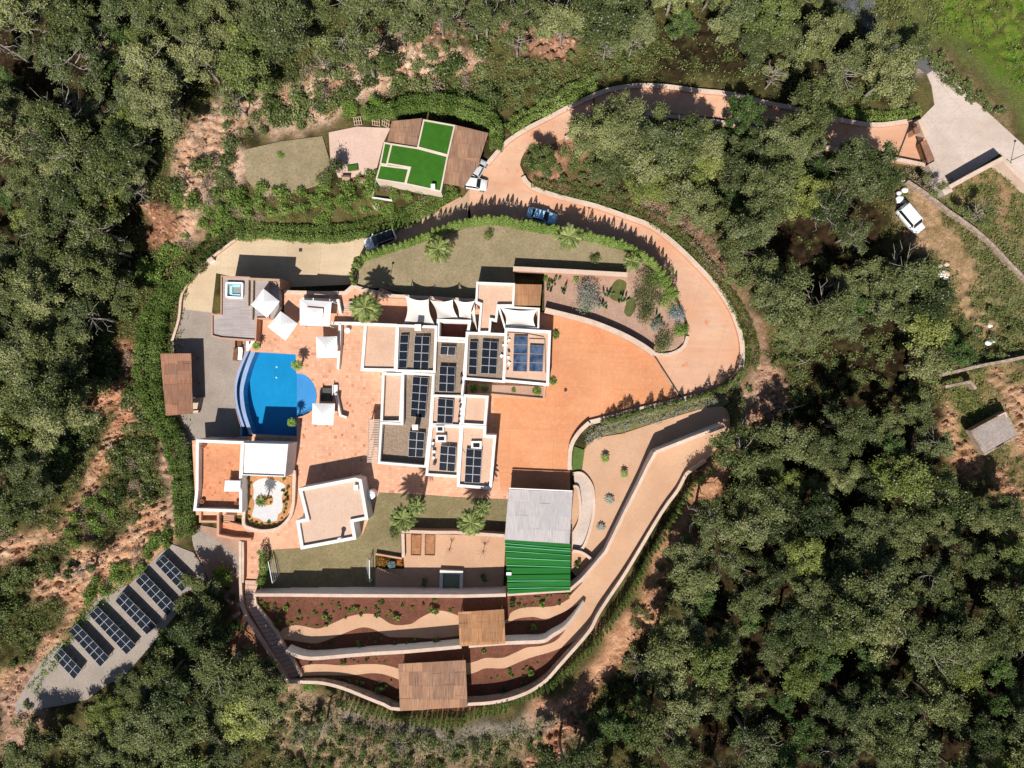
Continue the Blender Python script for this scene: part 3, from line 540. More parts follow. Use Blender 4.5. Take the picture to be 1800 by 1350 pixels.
sheet('grass_strip', Q('j', (290,660),(310,470),(395,500),(372,680)), mk('strip_grass', P(110,132,66), P(92,116,50), P(66,86,36), s1=1, s2=5, bs=.5), label='short strip of grass right of the orange court', cat='grass strip')
sheet('green_verge', sm(Q('j', (395,500),(420,420),(500,330),(700,250),(850,195),(1000,160),(1250,105),(1450,60),(1530,90),(1500,150),(1300,175),(1000,265),(700,360),(500,395),(430,440)), 2), mk('verge_ground', P(150,136,96), P(120,120,70), P(96,104,50), s1=0.9, s2=4), label='rough green verge below the orange court wall', cat='verge')
sheet('roof_planter_bed', Q('e', (545,400),(870,410),(915,420),(910,640),(870,740),(810,815),(720,848),(620,830),(535,780),(525,700)), mk('amber_gravel', P(226,166,112), P(206,146,96), P(160,110,76), s1=1, s2=5, bs=0.5), label='amber gravel bed around the white pebble garden', cat='gravel bed')
sheet('pebble_bed', sm(Q('e', (590,475),(640,440),(700,430),(740,440),(790,450),(850,480),(858,510),(838,560),(830,600),(840,660),(825,710),(800,730),(790,780),(740,790),(680,790),(640,765),(590,755),(585,720),(605,640),(592,590),(598,530)), 2, True), M_whitesand, label='white pebble shape in the walled garden by the pool', cat='pebble bed')
sheet('island_soil', sm(Q('e', (690,575),(740,570),(760,610),(745,650),(690,655),(670,620)), 2, True), MATS['amber_gravel'], label='round soil island in the white pebbles', cat='soil island')
# ================================================================= WALLS, BUILDINGS
def lerp3(a, b, t): return tuple(a[i]+(b[i]-a[i])*t for i in range(3))
def quad3(px4, z4):
    z4 = z4 if isinstance(z4, (list, tuple)) else [z4]*4
    return [(*W(p[0], p[1], z), z) for p, z in zip(px4, z4)]
def bil(q, u, v): return lerp3(lerp3(q[0], q[1], u), lerp3(q[3], q[2], u), v)
def wall(name, label, px, w, z1, mat, z0=-0.1, cat='wall', group=None, smooth=0, cap=None):
    pts = sm(px, smooth) if smooth else px
    if isinstance(z1, (list, tuple)):
        zz = sm([(z, 0) for z in z1], smooth) if smooth else [(z, 0) for z in z1]; zz = [z[0] for z in zz]
    else: zz = [z1]*len(pts)
    M = [W(p[0], p[1], z) for p, z in zip(pts, zz)]
    mb = MB(); ribbon(mb, M, w, z0, [z-(0.06 if cap else 0) for z in zz])
    if not cap: return setp(mb.build(name, mat), label, cat, group)
    o = setp(mb.build(name, mat), label, cat, group)
    cb = MB(); ribbon(cb, M, w+0.06, [z-0.06 for z in zz], zz); cb.build('coping', cap, o); return o
G_low = 'low pale walls edging the driveway and terraces'
wall('boundary_wall', 'low pale wall along the outer edge of the upper driveway', DR_OUT[2:-2], 0.6, 0.55, M_pinkwall, smooth=3, group=G_low, cap=M_cap)
wall('boundary_wall', 'long pale kerb wall curving round the right side of the driveway loop', LOOP_R[:-1]+COURT_S[:1], 0.65, 0.5, M_pinkwall, smooth=3, group=G_low, cap=M_cap)
wall('boundary_wall', 'short curved pale wall at the lower right corner of the orange court', COURT_S, 0.55, 0.9, M_pinkwall, smooth=3, group=G_low, cap=M_cap)
wall('boundary_wall', 'low wall on the inner side of the road in front of the pines at the top', [(1134,199),(1180,204),(1212,207),(1290,218),(1340,228),(1400,243),(1460,260),(1515,269),(1573,279),(1628,290)], 0.5, 0.8, M_pinkwall, smooth=3, group=G_low, cap=M_cap)
wall('boundary_wall', 'short pale wall below the road near the left tip of the pine island', [(993,243),(1020,231),(1046,217)], 0.5, 0.9, M_pinkwall, smooth=3, group=G_low, cap=M_cap)
wall('boundary_wall', 'curved pale wall between the orange court and the cactus garden', [(958,545)]+COURT_N[1:], 0.7, 1.5, M_pinkwall, smooth=4, group=G_low, cap=M_cap)
wall('boundary_wall', 'pale kerb round the bottom end of the cactus garden', [(1209,591),(1203,608),(1188,619),(1169,624),(1149,622)], 0.45, 0.35, M_pinkwall, smooth=3, group=G_low, cap=M_cap)
wall('boundary_wall', 'straight wall between the upper lawn and the cactus garden', [(902,472),(1000,477),(1103,483)], 0.6, 2.0, M_pinkwall, group=G_low, cap=M_cap)
wall('boundary_wall', 'wall behind the shade sails at the bottom of the upper lawn', [(668,519),(712,521),(770,524),(836,528)], 0.4, 2.0, M_pinkwall, group=G_low, cap=M_cap)
wall('boundary_wall', 'thin pink wall round the left end of the parking area', [(700,398),(639,410),(567,420),(511,420),(442,413),(419,418),(383,444),(353,467),(335,490),(319,518),(314,560),(302,600)], 0.3, LOWZ+0.5, M_pinkwall, z0=LOWZ-0.3, smooth=3, group=G_low, cap=M_cap)
wall('retaining_wall', 'pale retaining wall holding the terrace above the parking area', [(498,513),(560,515),(606,515),(620,503),(640,509),(668,515)], 0.45, 0.5, M_white, z0=LOWZ-0.4, cat='retaining wall', cap=M_cap)
wall('retaining_wall', 'retaining wall between the upper lawn and the ramp', [(624,512),(619,480),(625,462),(640,447)]+RAMP_IN[::-1][1:], 0.35, 0.1, M_pinkwall, z0=LOWZ-0.4, cat='retaining wall', smooth=2)
wall('retaining_wall', 'retaining wall on the uphill side of the ramp under the clipped hedge', [(642,409),(700,397),(728,386),(775,366),(811,347)], 0.3, [-2.5, -1.9, -1.2, -0.4, 0.15], M_pinkwall, z0=LOWZ-0.4, cat='retaining wall', smooth=2)
# terrace walls at the bottom of the garden
GT = 'white capped walls stepping down the bottom terraces'
wall('terrace_wall', 'long straight pale wall at the top of the planted terraces', [(446,1046),(500,1046),(500.3,1046),(550,1046.5),(550.3,1046.5),(600,1047),(600.3,1047),(700,1047.5),(818,1048),(889,1046)], 0.40, [2.8,2.8,3.1,3.1,3.4,3.4,3.6,3.6,3.6,3.6], M_white, group=GT, cap=M_cap)
wall('terrace_wall', 'pale wall running from the green metal roof up beside the beige ramp', [(892,1045),(1001,1038),(1022,1020),(1039,1001),(1065,970),(1099,900),(1124,851),(1140,818),(1153,795)], 0.38, [2.7,2.6,2.4,2.2,2.0,2.0,2.2,2.6,3.0], M_white, group=GT, cap=M_cap)
wall('terrace_wall', 'pale stepped wall across the beige gravel with a wide dark shadow', [(1153,795),(1175,786.5),(1175.2,786.4),(1198,777.5),(1198.2,777.4),(1221,768.5),(1221.2,768.4),(1245,759.5),(1245.2,759.4),(1273,749)], 0.42, [3.0,3.0,3.2,3.2,3.4,3.4,3.6,3.6,3.8,3.8], M_white, group=GT, cap=M_cap)
wall('terrace_wall', 'middle pale terrace wall left of the two cane pergolas', Q('g', (335,595),(420,628),(520,645),(700,632),(960,610),(1215,595),(1600,560)), 0.45, [2.4,2.4,2.6,2.6,2.6,2.7,2.7], M_white, smooth=2, group=GT, cap=M_cap)
wall('terrace_wall', 'middle pale terrace wall curving up to the beige ramp', Q('h', (180,555),(430,535),(600,528),(720,520),(780,482),(870,425),(940,345),(1012,240)), 0.45, [2.6,2.6,2.6,2.5,2.3,2.0,1.5,0.9], M_white, smooth=3, group=GT, cap=M_cap)
OUTW = Q('g', (350,812),(450,815),(600,822),(750,860),(900,920),(1040,975),(1160,1010))+Q('h', (170,975),(300,967),(420,950),(540,915),(640,870),(740,800),(820,710),(900,620),(980,530),(1060,430),(1110,330),(1200,190),(1320,10))+Q('j', (1000,1000),(1130,820),(1200,690),(1270,640),(1355,580))
wall('terrace_wall', 'long stone wall curving round the bottom of the whole garden', OUTW, 0.40, [1.0,1.1,1.3,1.7,2.0,2.2,2.2]+[2.2,2.2,2.2,2.2]+[2.1,2.0,1.9,1.8,1.7,1.6,1.4,1.2,1.1]+[0.9]*5, M_stone, z0=-1.5, smooth=3, group=GT, cap=M_cap)
wall('terrace_wall', 'pale wall on the left of the garden stairs', Q('g', (8,-200),(10,100),(18,262),(60,360),(130,470),(200,580),(280,700),(350,812)), 0.35, 1.0, M_pinkwall, z0=-1.5, group=GT, cap=M_cap)
wall('terrace_wall', 'low pink wall beside the tiled path above the stairs', Q('e', (500,960),(502,1080),(500,1300)), 0.4, 0.9, M_pinkwall, z0=LOWZ-.3, group=GT, cap=M_cap)
wall('terrace_wall', 'low wall closing the right side of the garden stairs', Q('g', (110,200),(120,255),(270,455),(340,590),(400,680),(450,775)), 0.3, 0.7, M_pinkwall, group=GT, cap=M_cap)
wall('garden_wall', 'pale wall above the beige gravel court under the palms', [(706,934),(760,936),(800,936),(888,942)], 0.4, 1.9, M_pinkwall, cat='wall', cap=M_cap)
wall('garden_wall', 'pale wall left of the two bare vegetable beds', [(708,938),(709,980)], 0.4, 0.8, M_pinkwall, cat='wall', cap=M_cap)
wall('garden_wall', 'thin pale wall above the flower bed by the picket fence', [(660,974),(707,982)], 0.25, 0.7, M_pinkwall, cat='wall')
wall('garden_wall', 'pale wall enclosing the curved path beside the carport', Q('f', (1500,135),(1560,130),(1615,180),(1648,260),(1650,420),(1615,570),(1575,665),(1540,680)), 0.35, 0.5, M_pinkwall, cat='wall', smooth=3, cap=M_cap)
wall('garden_wall', 'short curved pale wall at the foot of the curved path', Q('f', (1500,690),(1560,700),(1610,730),(1640,755)), 0.35, 0.9, M_pinkwall, cat='wall', smooth=3, cap=M_cap)
wall('garden_wall', 'inner pale wall of the planting strip beside the grey carport', Q('f', (1505,225),(1535,232),(1548,290),(1556,380),(1545,480),(1505,560)), 0.3, 0.6, M_pinkwall, cat='wall', smooth=3, cap=M_cap)
wall('garden_wall', 'rounded pale wall enclosing the white pebble garden', Q('e', (520,400),(515,700),(512,815),(560,845),(640,868),(720,868),(800,848),(860,800),(905,735),(925,640),(930,500),(932,375),(868,372)), 0.4, 0.9, M_pinkwall, cat='wall', smooth=2, cap=M_cap)
wall('garden_wall', 'thin rubble wall crossing the dry field at the right edge', Q('o', (880,80),(1030,180),(1200,310),(1400,450),(1550,580),(1680,720),(1860,900)), 0.4, 0.9, M_stone, cat='wall', smooth=2)
wall('garden_wall', 'thin concrete wall running to the right edge above the hut', Q('p', (1095,370),(1300,320),(1500,275),(1640,250),(1900,195)), 0.45, 0.9, M_stone, cat='wall')
wall('garden_wall', 'low ruined wall above the grassy plot beside the hut', Q('p', (1180,450),(1280,430),(1380,410),(1420,465)), 0.4, 1.0, M_stone, cat='wall')
wall('plaza_wall', 'pale wall with a wide dark shadow below the concrete forecourt', Q('n', (1312,1232),(1480,1140),(1660,1045),(1740,1130),(1860,1250)), 0.6, [2.2,2.4,2.6,1.8,1.6], M_cap, cat='wall')
wall('plaza_wall', 'thick stubby pale wall beside the gate', Q('n', (1195,1070),(1250,1170),(1305,1275)), 1.3, 1.6, M_plaza, cat='wall')
wall('plaza_wall', 'thick pale wall end above the gate', Q('n', (1120,785),(1145,850),(1165,900)), 0.9, 1.6, M_cap, cat='wall')
wall('field_kerb', 'pale curved kerb right of the gate below the dry shrubs', Q('n', (920,1165),(1040,1200),(1150,1260),(1260,1345)), 0.25, 0.3, M_cap, cat='kerb', smooth=3)
# ---- pool
pool = thing('swimming_pool', 'blue swimming pool with a curved left edge and a shallow half round end', 'pool', (*W(490, 690), 0))
mb = MB(); hw = HOLE_W; n = len(hw)
mb.add([(x, y, -1.75) for x, y in hw]+[(x, y, -0.02) for x, y in hw], [((i+1) % n, i, n+i, n+(i+1) % n) for i in range(n)])
mb.build('basin_wall', M_poolt, pool)
mb = MB(); mb.prism([(x, y) for x, y in hw], -1.8, -1.74, bottom=False); mb.build('basin_floor', M_poolt, pool)
mb = MB(); sh = WL(Q('b', (1386,402),(1450,412),(1500,442),(1540,492),(1564,550),(1573,610),(1564,680),(1538,734),(1498,774),(1438,801),(1386,813)), -0.5)
mb.prism(sh, -1.74, -0.55, bottom=False)
mb.build('shallow_shelf', M_shallow, pool)
mb = MB()
for k, (r_, z_) in enumerate(((0.86, -0.42), (0.93, -0.26))):
    cx, cy = W(*Q('b', (1386, 607))[0], -0.4); pts = [((x-cx), (y-cy)) for x, y in sh]; out = [(cx+x, cy+y) for x, y in pts]; inn = [(cx+x*r_, cy+y*r_) for x, y in pts]
    m_ = len(pts); V = [(x, y, z_) for x, y in out]+[(x, y, z_) for x, y in inn]+[(x, y, -0.56) for x, y in inn]
    mb.add(V, [(i, i+1, m_+i+1, m_+i) for i in range(m_-1)]+[(m_+i, m_+i+1, 2*m_+i+1, 2*m_+i) for i in range(m_-1)])
mb.build('curved_step', M_shallow, pool)
mb = MB(); a1 = WL(PL_L+Q('b', (1010,200)), 0.02); a2 = WL(list(reversed(CH_R)), 0.02)
poly = WL(sm(Q('b', (945,975),(918,900),(882,790),(862,690),(855,560),(872,450),(905,340),(958,198)), 4), 0.04) + WL(list(reversed(sm(Q('b', (975,970),(950,890),(918,790),(897,680),(889,560),(912,450),(948,330),(1000,203)), 4))), 0.04)
mb.prism(poly, -1.72, 0.05); mb.build('inner_ledge', M_ledge, pool)
mb = MB(); poly = WL(sm(Q('b', (875,905),(850,830),(812,700),(800,560),(820,430),(860,320),(915,188)), 4), 0.04) + WL(list(reversed(sm(Q('b', (897,900),(870,820),(835,690),(824,560),(840,450),(880,330),(938,200)), 4))), 0.04)
mb.prism(poly, LOWZ-0.2, -0.02); mb.build('outer_ledge', M_ledge, pool)
mb = MB(); V = [(x, y, -0.12) for x, y in offset(ccw(hw), 0.0)]
pl = [(x, y) for x, y in hw]; T = tessellate_polygon([[Vector((x, y, 0)) for x, y in pl]])
mb.add([(x, y, -0.13) for x, y in pl], T); mb.build('water', M_water, pool)
for c in Q('b', (1198, 345), (1196, 443)): mb = MB(); x, y = W(*c, -1.7); mb.cyl(x, y, -1.74, -1.66, 0.14, n=12); mb.build('pool_light', M_whiteplastic, pool)
wall('retaining_wall', 'end wall of the pool beside the grey gravel yard', Q('b', (868,910),(868,1000),(905,1015)), 0.3, 0.0, M_poolt, z0=LOWZ-.2, cat='retaining wall')
wall('retaining_wall', 'white terrace edge left of the pool top corner', [(452,560),(451,590),(441,606),(434,616)], 0.4, 0.15, M_white, z0=LOWZ-.2, cat='retaining wall')
mb = MB(); mb.prism(WL(Q('b', (985,1000),(1380,1008),(1378,1060),(985,1055)), 0.2), -0.05, 0.12); setp(mb.build('stone_strip', M_stone), 'grey paved strip between the pool and the white roofed pool house', 'paving')
# ---- blocks
def block(root, px, z1, par_h=0.35, par_w=0.38, roof=None, z0=-0.1, wmat=None, wname='wall', floor=None):
    P_ = ccw(WL(px, z1)); I_ = offset(P_, par_w); n = len(P_); zr = z1-par_h
    mb = MB(); V = [(x, y, z0) for x, y in P_]+[(x, y, z1) for x, y in P_]+[(x, y, z1) for x, y in I_]+[(x, y, zr-0.05) for x, y in I_]
    F = []
    for i in range(n):
        j = (i+1) % n; F += [(i, j, n+j, n+i), (n+i, n+j, 2*n+j, 2*n+i), (2*n+i, 2*n+j, 3*n+j, 3*n+i)]
    mb.add(V, F); w_ = mb.build(wname, wmat or M_white, root)
    mb = MB(); mb.prism(offset(P_, par_w-0.03), zr-0.25, zr); mb.build('roof', roof or M_terra_roof, root)
    return w_
villa = thing('villa', 'large white flat roofed house of many joined blocks with solar panels on top', 'house', (*W(800, 690), 0))
block(villa, Q('c', (95,412),(385,424),(366,820),(65,815)), 3.60, 0.35, 0.42)
block(villa, Q('c', (366,426),(705,438),(690,832),(352,822)), 3.66, 0.40, 0.36, M_gravel_roof)
block(villa, Q('c', (245,828),(425,832))+Q('d', (405,492),(228,492)), 3.46, 0.75, 0.36)
block(villa, Q('d', (408,66),(682,80),(655,500),(614,864),(208,830),(228,480),(402,488)), 3.54, 1.15, 0.34, M_gravel_roof)
block(villa, Q('c', (684,550),(956,565),(918,1032),(660,1024)), 3.30, 0.35, 0.30, M_gravel_roof)
block(villa, Q('d', (662,252),(922,262),(905,524),(644,510)), 3.38, 0.35, 0.34)
block(villa, Q('d', (646,500),(912,512),(886,948),(604,930)), 3.44, 0.42, 0.38)
block(villa, Q('c', (700,382),(988,390),(960,562),(696,550)), 3.24, 2.4, 0.40, M_maroon)
block(villa, Q('c', (942,488),(1290,502),(1265,915),(925,888)), 3.52, 0.35, 0.36, M_gravel_roof)
block(villa, Q('c', (1266,455),(1652,478),(1634,942),(1246,906)), 3.72, 0.40, 0.40)
block(villa, Q('c', (1030,72),(1352,84),(1344,278),(1216,278),(1200,400),(1155,392),(1146,500),(1042,500),(1062,262),(1020,246)), 3.48, 0.6, 0.30)
block(villa, Q('c', (1205,270),(1558,290),(1552,470),(1262,462)), 3.40, 2.2, 0.26, M_deckroof)
block(villa, Q('d', (926,252),(1132,264),(1110,524),(902,512)), 3.56, 0.55, 0.38)
block(villa, Q('d', (900,506),(1112,514),(1110,588),(1196,592),(1157,1046),(866,1022)), 3.62, 0.45, 0.40)
mb = MB(); x, y = W(*Q('c', (545,455))[0], 4.2); mb.box((x, y, 3.9), (0.75, 0.75, 1.2)); mb.box((x, y, 4.54), (0.9, 0.9, 0.08)); mb.build('chimney', M_white, villa)
mb = MB(); x, y = W(*Q('c', (523+0,1283))[0], 4.0); mb.box((x, y, 3.5), (0.65, 0.6, 1.9)); mb.box((x, y, 4.49), (0.8, 0.75, 0.08)); mb.build('chimney', M_white, villa)
for (n_, c, wd, dp) in (('d', (728,540), 1.15, 0.95), ('d', (736,620), 1.5, 1.0), ('d', (1030,675), 1.5, 1.15)):
    x, y = W(*Q(n_, c)[0], 3.5); mb = MB(); mb.box((x, y, 3.35), (wd, dp, 0.5)); s = mb.build('skylight', M_white, villa)
    mb = MB(); mb.box((x, y, 3.62), (wd*0.6, dp*0.5, 0.04)); mb.build('pane', M_glassd, s)
for pts in (((1290,492),(1440,500),(1592,530)), ((1470,545),(1600,548)), ((1600,548),(1606,830))):
    mb = MB(); mb.tube([(*W(*p, 3.4), 3.38) for p in Q('c', *pts)], .05, 6); mb.build('conduit', M_dark, villa)
for pts in (((880,690),(910,700),(935,745)), ((640,560),(660,700))):
    mb = MB(); mb.tube([(*W(*p, 3.3), 3.22) for p in Q('d', *pts)], .045, 6); mb.build('conduit', M_steel, villa)
# window and door openings on the outside faces
def openings(root, p, q, z, n, w, h, mat=M_glassd):
    (x0, y0), (x1, y1) = p, q; L = math.hypot(x1-x0, y1-y0); dx, dy = (x1-x0)/L, (y1-y0)/L; nx_, ny_ = dy, -dx
    for k in range(n):
        t = L*(k+0.5)/n; cx, cy = x0+dx*t+nx_*0.02, y0+dy*t+ny_*0.02; a = math.atan2(dy, dx)
        mb = MB(); mb.box((cx, cy, z+h/2), (w+0.2, 0.08, h+0.2), a); f = mb.build('window', M_wood, root)
        mb = MB(); mb.box((cx+nx_*0.03, cy+ny_*0.03, z+h/2), (w, 0.06, h), a); mb.build('pane', mat, f)
def face(px_a, px_b, z): return W(*px_a, z), W(*px_b, z)
openings(villa, *face(*Q('d', (216,826),(604,862)), 3.54), 0.3, 3, 1.6, 1.9)
openings(villa, *face(*Q('c', (1648,930),(1652,490)), 3.72), 0.6, 2, 1.5, 1.4)
openings(villa, *face(*Q('d', (1160,1030),(1192,600)), 3.62), 0.6, 2, 1.5, 1.4)
openings(villa, *face(*Q('d', (880,1024),(1150,1044)), 3.62), 0.3, 2, 1.3, 1.9)
openings(villa, *face(*Q('c', (90,430),(68,800)), 3.6), 0.4, 2, 1.6, 1.9)
# entrance planter below the right hand block
mb = MB(); ribbon(mb, WL(Q('c', (1600,935),(1592,1052),(1150,1012),(955,1005)), 0.9), 0.35, -0.05, 0.9)
pb = setp(mb.build('planter', M_pinkwall), 'long raised planter under the right hand roof block', 'planter')
mb = MB(); mb.prism(WL(Q('c', (950,925),(1590,945),(1582,1040),(1150,1000),(955,995)), 0.6), 0.0, 0.55); mb.build('soil', M_garden, pb)
# pool house left, its white roof, the rotated house
ph = thing('pool_house', 'white walled building with an orange tiled roof terrace and a white roofed part', 'building', (*W(425, 840), LOWZ))
block(ph, Q('e', (115,106),(515,122),(500,400),(500,716),(92,702),(112,520)), 2.30, 1.15, 0.42, M_deckroof, LOWZ-0.2)
block(ph, Q('e', (508,136),(884,146),(858,418),(498,404)), 4.30, 0.22, 0.14, M_canvas_roof if False else mk('white_roof', (0.74, 0.72, 0.71), (0.70, 0.68, 0.67), (0.60, 0.56, 0.52), s1=0.8, s2=4, k2=0.3, spots=(0.9, 0.74, (0.45, 0.40, 0.36))), LOWZ-0.2)
gh = thing('guest_house', 'small white flat roofed building turned at an angle, beside the lower lawn', 'building', (*W(585, 900), 0))
block(gh, Q('e', (968,515),(1440,425),(1495,440),(1552,772),(1428,796),(1452,938),(988,1024),(948,780),(1030,764)), 3.5, 0.42, 0.46, mk('pale_terracotta_roof', P(232, 202, 182), P(224, 190, 168), P(214, 178, 154), s1=0.4, s2=4, k2=0.3))
mb = MB(); x, y = W(*Q('e', (1325,930))[0], 3.6); mb.cyl(x, y, 3.0, 4.5, 0.22, n=12); mb.cyl(x, y, 4.5, 4.6, 0.34, n=12); mb.build('vent_pipe', M_steel, gh)
mb = MB(); x, y = W(*Q('e', (1450,505))[0], 3.6); mb.box((x, y, 3.4), (0.6, 0.7, 0.9)); mb.build('roof_box', M_whiteplastic, gh)
openings(gh, *face(*Q('e', (992,1022),(1450,936)), 3.5), 0.4, 3, 1.3, 1.6)
mb = MB(); x, y = W(*Q('e', (1567,568))[0], 1.9); mb.cyl(x, y, 0, 1.75, 0.68, n=28); mb.cyl(x, y, 1.75, 1.9, 0.68, 0.45, n=28); mb.cyl(x, y, 1.9, 2.0, 0.2, n=16)
setp(mb.build('water_tank', M_whiteplastic, smooth=False), 'round pale water tank against the wall of the angled building', 'tank')
# stairs between pool house and terrace
st = thing('garden_steps', 'small pink flight of steps below the pool house roof terrace', 'steps', (*W(395, 910), 0))
mb = MB()
for k in range(5):
    a = Q('e', (345, 735+16*k), (435, 740+16*k), (435, 752+16*k), (345, 747+16*k)); z = 1.0-0.2*k; mb.prism(WL(a, z), -0.4, z)
mb.build('treads', M_pinkwall, st)
mb = MB(); ribbon(mb, WL(Q('e', (150,706),(150,790),(300,792)), 0.6), 0.3, LOWZ, 0.6); ribbon(mb, WL(Q('e', (300,730),(298,905),(420,930),(575,940)), 0.9), 0.35, LOWZ, 0.9); ribbon(mb, WL(Q('e', (390,800),(540,838)), 0.7), 0.25, -0.2, 0.7)
mb.build('side_wall', M_pinkwall, st)
mb = MB(); mb.prism(WL(Q('e', (305,795),(385,800),(560,850),(575,935),(430,925),(305,905)), -0.1), LOWZ, -0.02); mb.prism(WL(Q('e', (155,712),(340,716),(300,790),(155,788)), -0.1), LOWZ, -0.2); mb.build('landing', M_deckroof, st)
# garden stairs lower left
gs = thing('garden_stairs', 'long flight of pink steps running down the left side of the terraces', 'steps', (*W(450, 1100), 0))
mb = MB(); L_ = sm(Q('g', (45,82),(48,250),(90,330),(180,480),(280,650),(370,790)), 6); R_ = sm(Q('g', (140,86),(112,225),(150,300),(262,460),(350,600),(448,770)), 6)
La = along(L_, 24); Ra = along(R_, 24)
for k in range(23):
    z = 0.30-0.008*k
    A_ = La[k]; B_ = Ra[k]; C_ = Ra[k+1]; D_ = La[k+1]; f = 0.10
    mb.prism(WL([A_, B_, (C_[0]+(B_[0]-C_[0])*f, C_[1]+(B_[1]-C_[1])*f), (D_[0]+(A_[0]-D_[0])*f, D_[1]+(A_[1]-D_[1])*f)], z), -0.3, z)
mr = MB()  # dark strips between treads, colour standing in for the step shadows
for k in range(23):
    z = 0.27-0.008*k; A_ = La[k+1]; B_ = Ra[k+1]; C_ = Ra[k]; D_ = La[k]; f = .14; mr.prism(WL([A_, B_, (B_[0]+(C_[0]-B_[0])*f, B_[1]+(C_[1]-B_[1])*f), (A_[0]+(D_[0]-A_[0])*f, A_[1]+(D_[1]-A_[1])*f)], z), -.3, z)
mr.build('riser_shade_strips', M_wood, gs)
mb.build('treads', mk('step_paving', P(238, 200, 180), P(228, 186, 164), P(210, 166, 146), s1=1, s2=5), gs)
# hot tub deck
ht = thing('hot_tub_deck', 'raised grey plank deck with a hot tub above the parking area', 'deck', (*W(430, 540), LOWZ))
block(ht, Q('a', (148,128),(702,154),(694,250),(662,250),(655,200),(600,196),(598,530),(486,532),(476,738),(150,714),(62,692),(62,488),(146,484)), 1.80, 0.30, 0.16, M_wooddeck, LOWZ-0.2, M_pinkwall)
mb = MB(); mb.prism(WL(Q('a', (598,190),(662,200),(690,250),(690,420),(640,520),(598,530)), 1.5), LOWZ, 1.45); mb.build('deck_extension', M_wooddeck, ht)
mb = MB(); ribbon(mb, WL(Q('a', (415,160),(695,172)), 2.0), 0.35, 1.5, 2.0); ribbon(mb, WL(Q('a', (405,170),(402,410)), 2.0), 0.16, 1.5, 2.1); ribbon(mb, WL(Q('a', (448,180),(440,540)), 2.0), 0.16, 1.5, 2.1); mb.build('screen', M_palewood, ht)
tub = thing('hot_tub', 'square white hot tub with aqua water on the grey deck', 'hot tub', (*W(*Q('a', (275,265))[0], 1.8), 1.5))
def rrect(px4, z, r=0.25, n=4):
    Pm = ccw(WL(px4, z)); out = []
    for i in range(4):
        a, b, c = Vector(Pm[i-1]), Vector(Pm[i]), Vector(Pm[(i+1) % 4]); p = b+(a-b).normalized()*r; q = b+(c-b).normalized()*r
        for k in range(n+1):
            t = k/n; out.append(tuple(p*(1-t)**2+b*2*t*(1-t)+q*t*t))
    return out
o1 = rrect(Q('a', (193,188),(358,192),(352,344),(190,336)), 1.95, 0.3); o2 = offset(o1, 0.26); m_ = len(o1); mb = MB()
mb.add([(x, y, 1.4) for x, y in o1]+[(x, y, 1.95) for x, y in o1]+[(x, y, 1.95) for x, y in o2]+[(x, y, 1.2) for x, y in o2], [((i), (i+1) % m_, m_+(i+1) % m_, m_+i) for i in range(m_)]+[(m_+i, m_+(i+1) % m_, 2*m_+(i+1) % m_, 2*m_+i) for i in range(m_)]+[(2*m_+i, 2*m_+(i+1) % m_, 3*m_+(i+1) % m_, 3*m_+i) for i in range(m_)])
mb.build('shell', M_whiteplastic, tub); mb = MB(); mb.prism(o2, 1.2, 1.25); cx, cy = W(*Q('a', (275,265))[0], 1.8); mb.box((cx-0.5, cy, 1.5), (0.35, 1.3, 0.5)); mb.box((cx+0.2, cy-0.7, 1.5), (1.2, 0.3, 0.4)); mb.box((cx+0.2, cy+0.65, 1.45), (1.2, 0.3, 0.4)); mb.build('seat', M_bluetub, tub)
mb = MB(); mb.add([(x, y, 1.82) for x, y in o2], tessellate_polygon([[Vector((*p, 0)) for p in o2]])); mb.build('water', M_greenwater, tub)
# turf roofed house
tr_ = thing('turf_roof_house', 'low building with four bright green turf roofs edged in white', 'building', (*W(730, 270), 0))
M_edge = mk('cream_edging', P(238, 222, 206), P(226, 206, 188), None, bs=0.1)
block(tr_, Q('k', (1238,178),(1442,215),(1397,412),(1198,358)), 3.3, 0.1, 0.22, M_turf, wmat=M_edge)
block(tr_, Q('k', (1035,330),(1200,356),(1397,408),(1352,640),(1122,590),(1150,487),(1003,462)), 3.24, 0.1, 0.22, M_turf, wmat=M_edge)
block(tr_, Q('k', (990,322),(1042,332),(1010,470),(962,462)), 3.18, 0.1, 0.20, M_turf, wmat=M_edge)
block(tr_, Q('k', (963,464),(1152,488),(1126,590),(936,560)), 3.12, 0.1, 0.20, M_turf, wmat=M_edge)
mb = MB(); x, y = W(*Q('k', (1300,605))[0], 3.8); mb.box((x, y, 3.5), (0.6, 0.7, 0.9)); mb.build('chimney', M_white, tr_)
openings(tr_, *face(*Q('k', (964,470),(992,326)), 3.15), 0.3, 2, 1.2, 1.9)
wall('planter_wall', 'thin white wall round the cactus bed below the turf roofs', Q('k', (938,570),(916,672),(1040,690)), 0.14, 0.5, M_white, cat='wall')
# hut
hut = thing('stone_hut', 'small grey flat roofed hut in the field at the right', 'hut', (*W(1750, 755), 0))
M_hut = mk('hut_roof', P(190, 178, 172), P(168, 156, 150), P(140, 128, 122), s1=0.8, s2=4, k2=0.5, spots=(0.9, 0.66, P(205, 170, 150)))
block(hut, Q('p', (1378,797),(1662,645),(1760,842),(1490,992)), 1.15, 0.06, 0.25, M_hut, wmat=M_stone)
mb = MB(); ribbon(mb, WL(Q('p', (1600,680),(1650,655),(1665,690)), 1.7), 0.2, 1.4, 1.72); mb.build('roof_curb', M_cap, hut)
openings(hut, *face(*Q('p', (1490,992),(1758,842)), 1.5), 0.0, 1, 1.0, 1.2, M_wood)
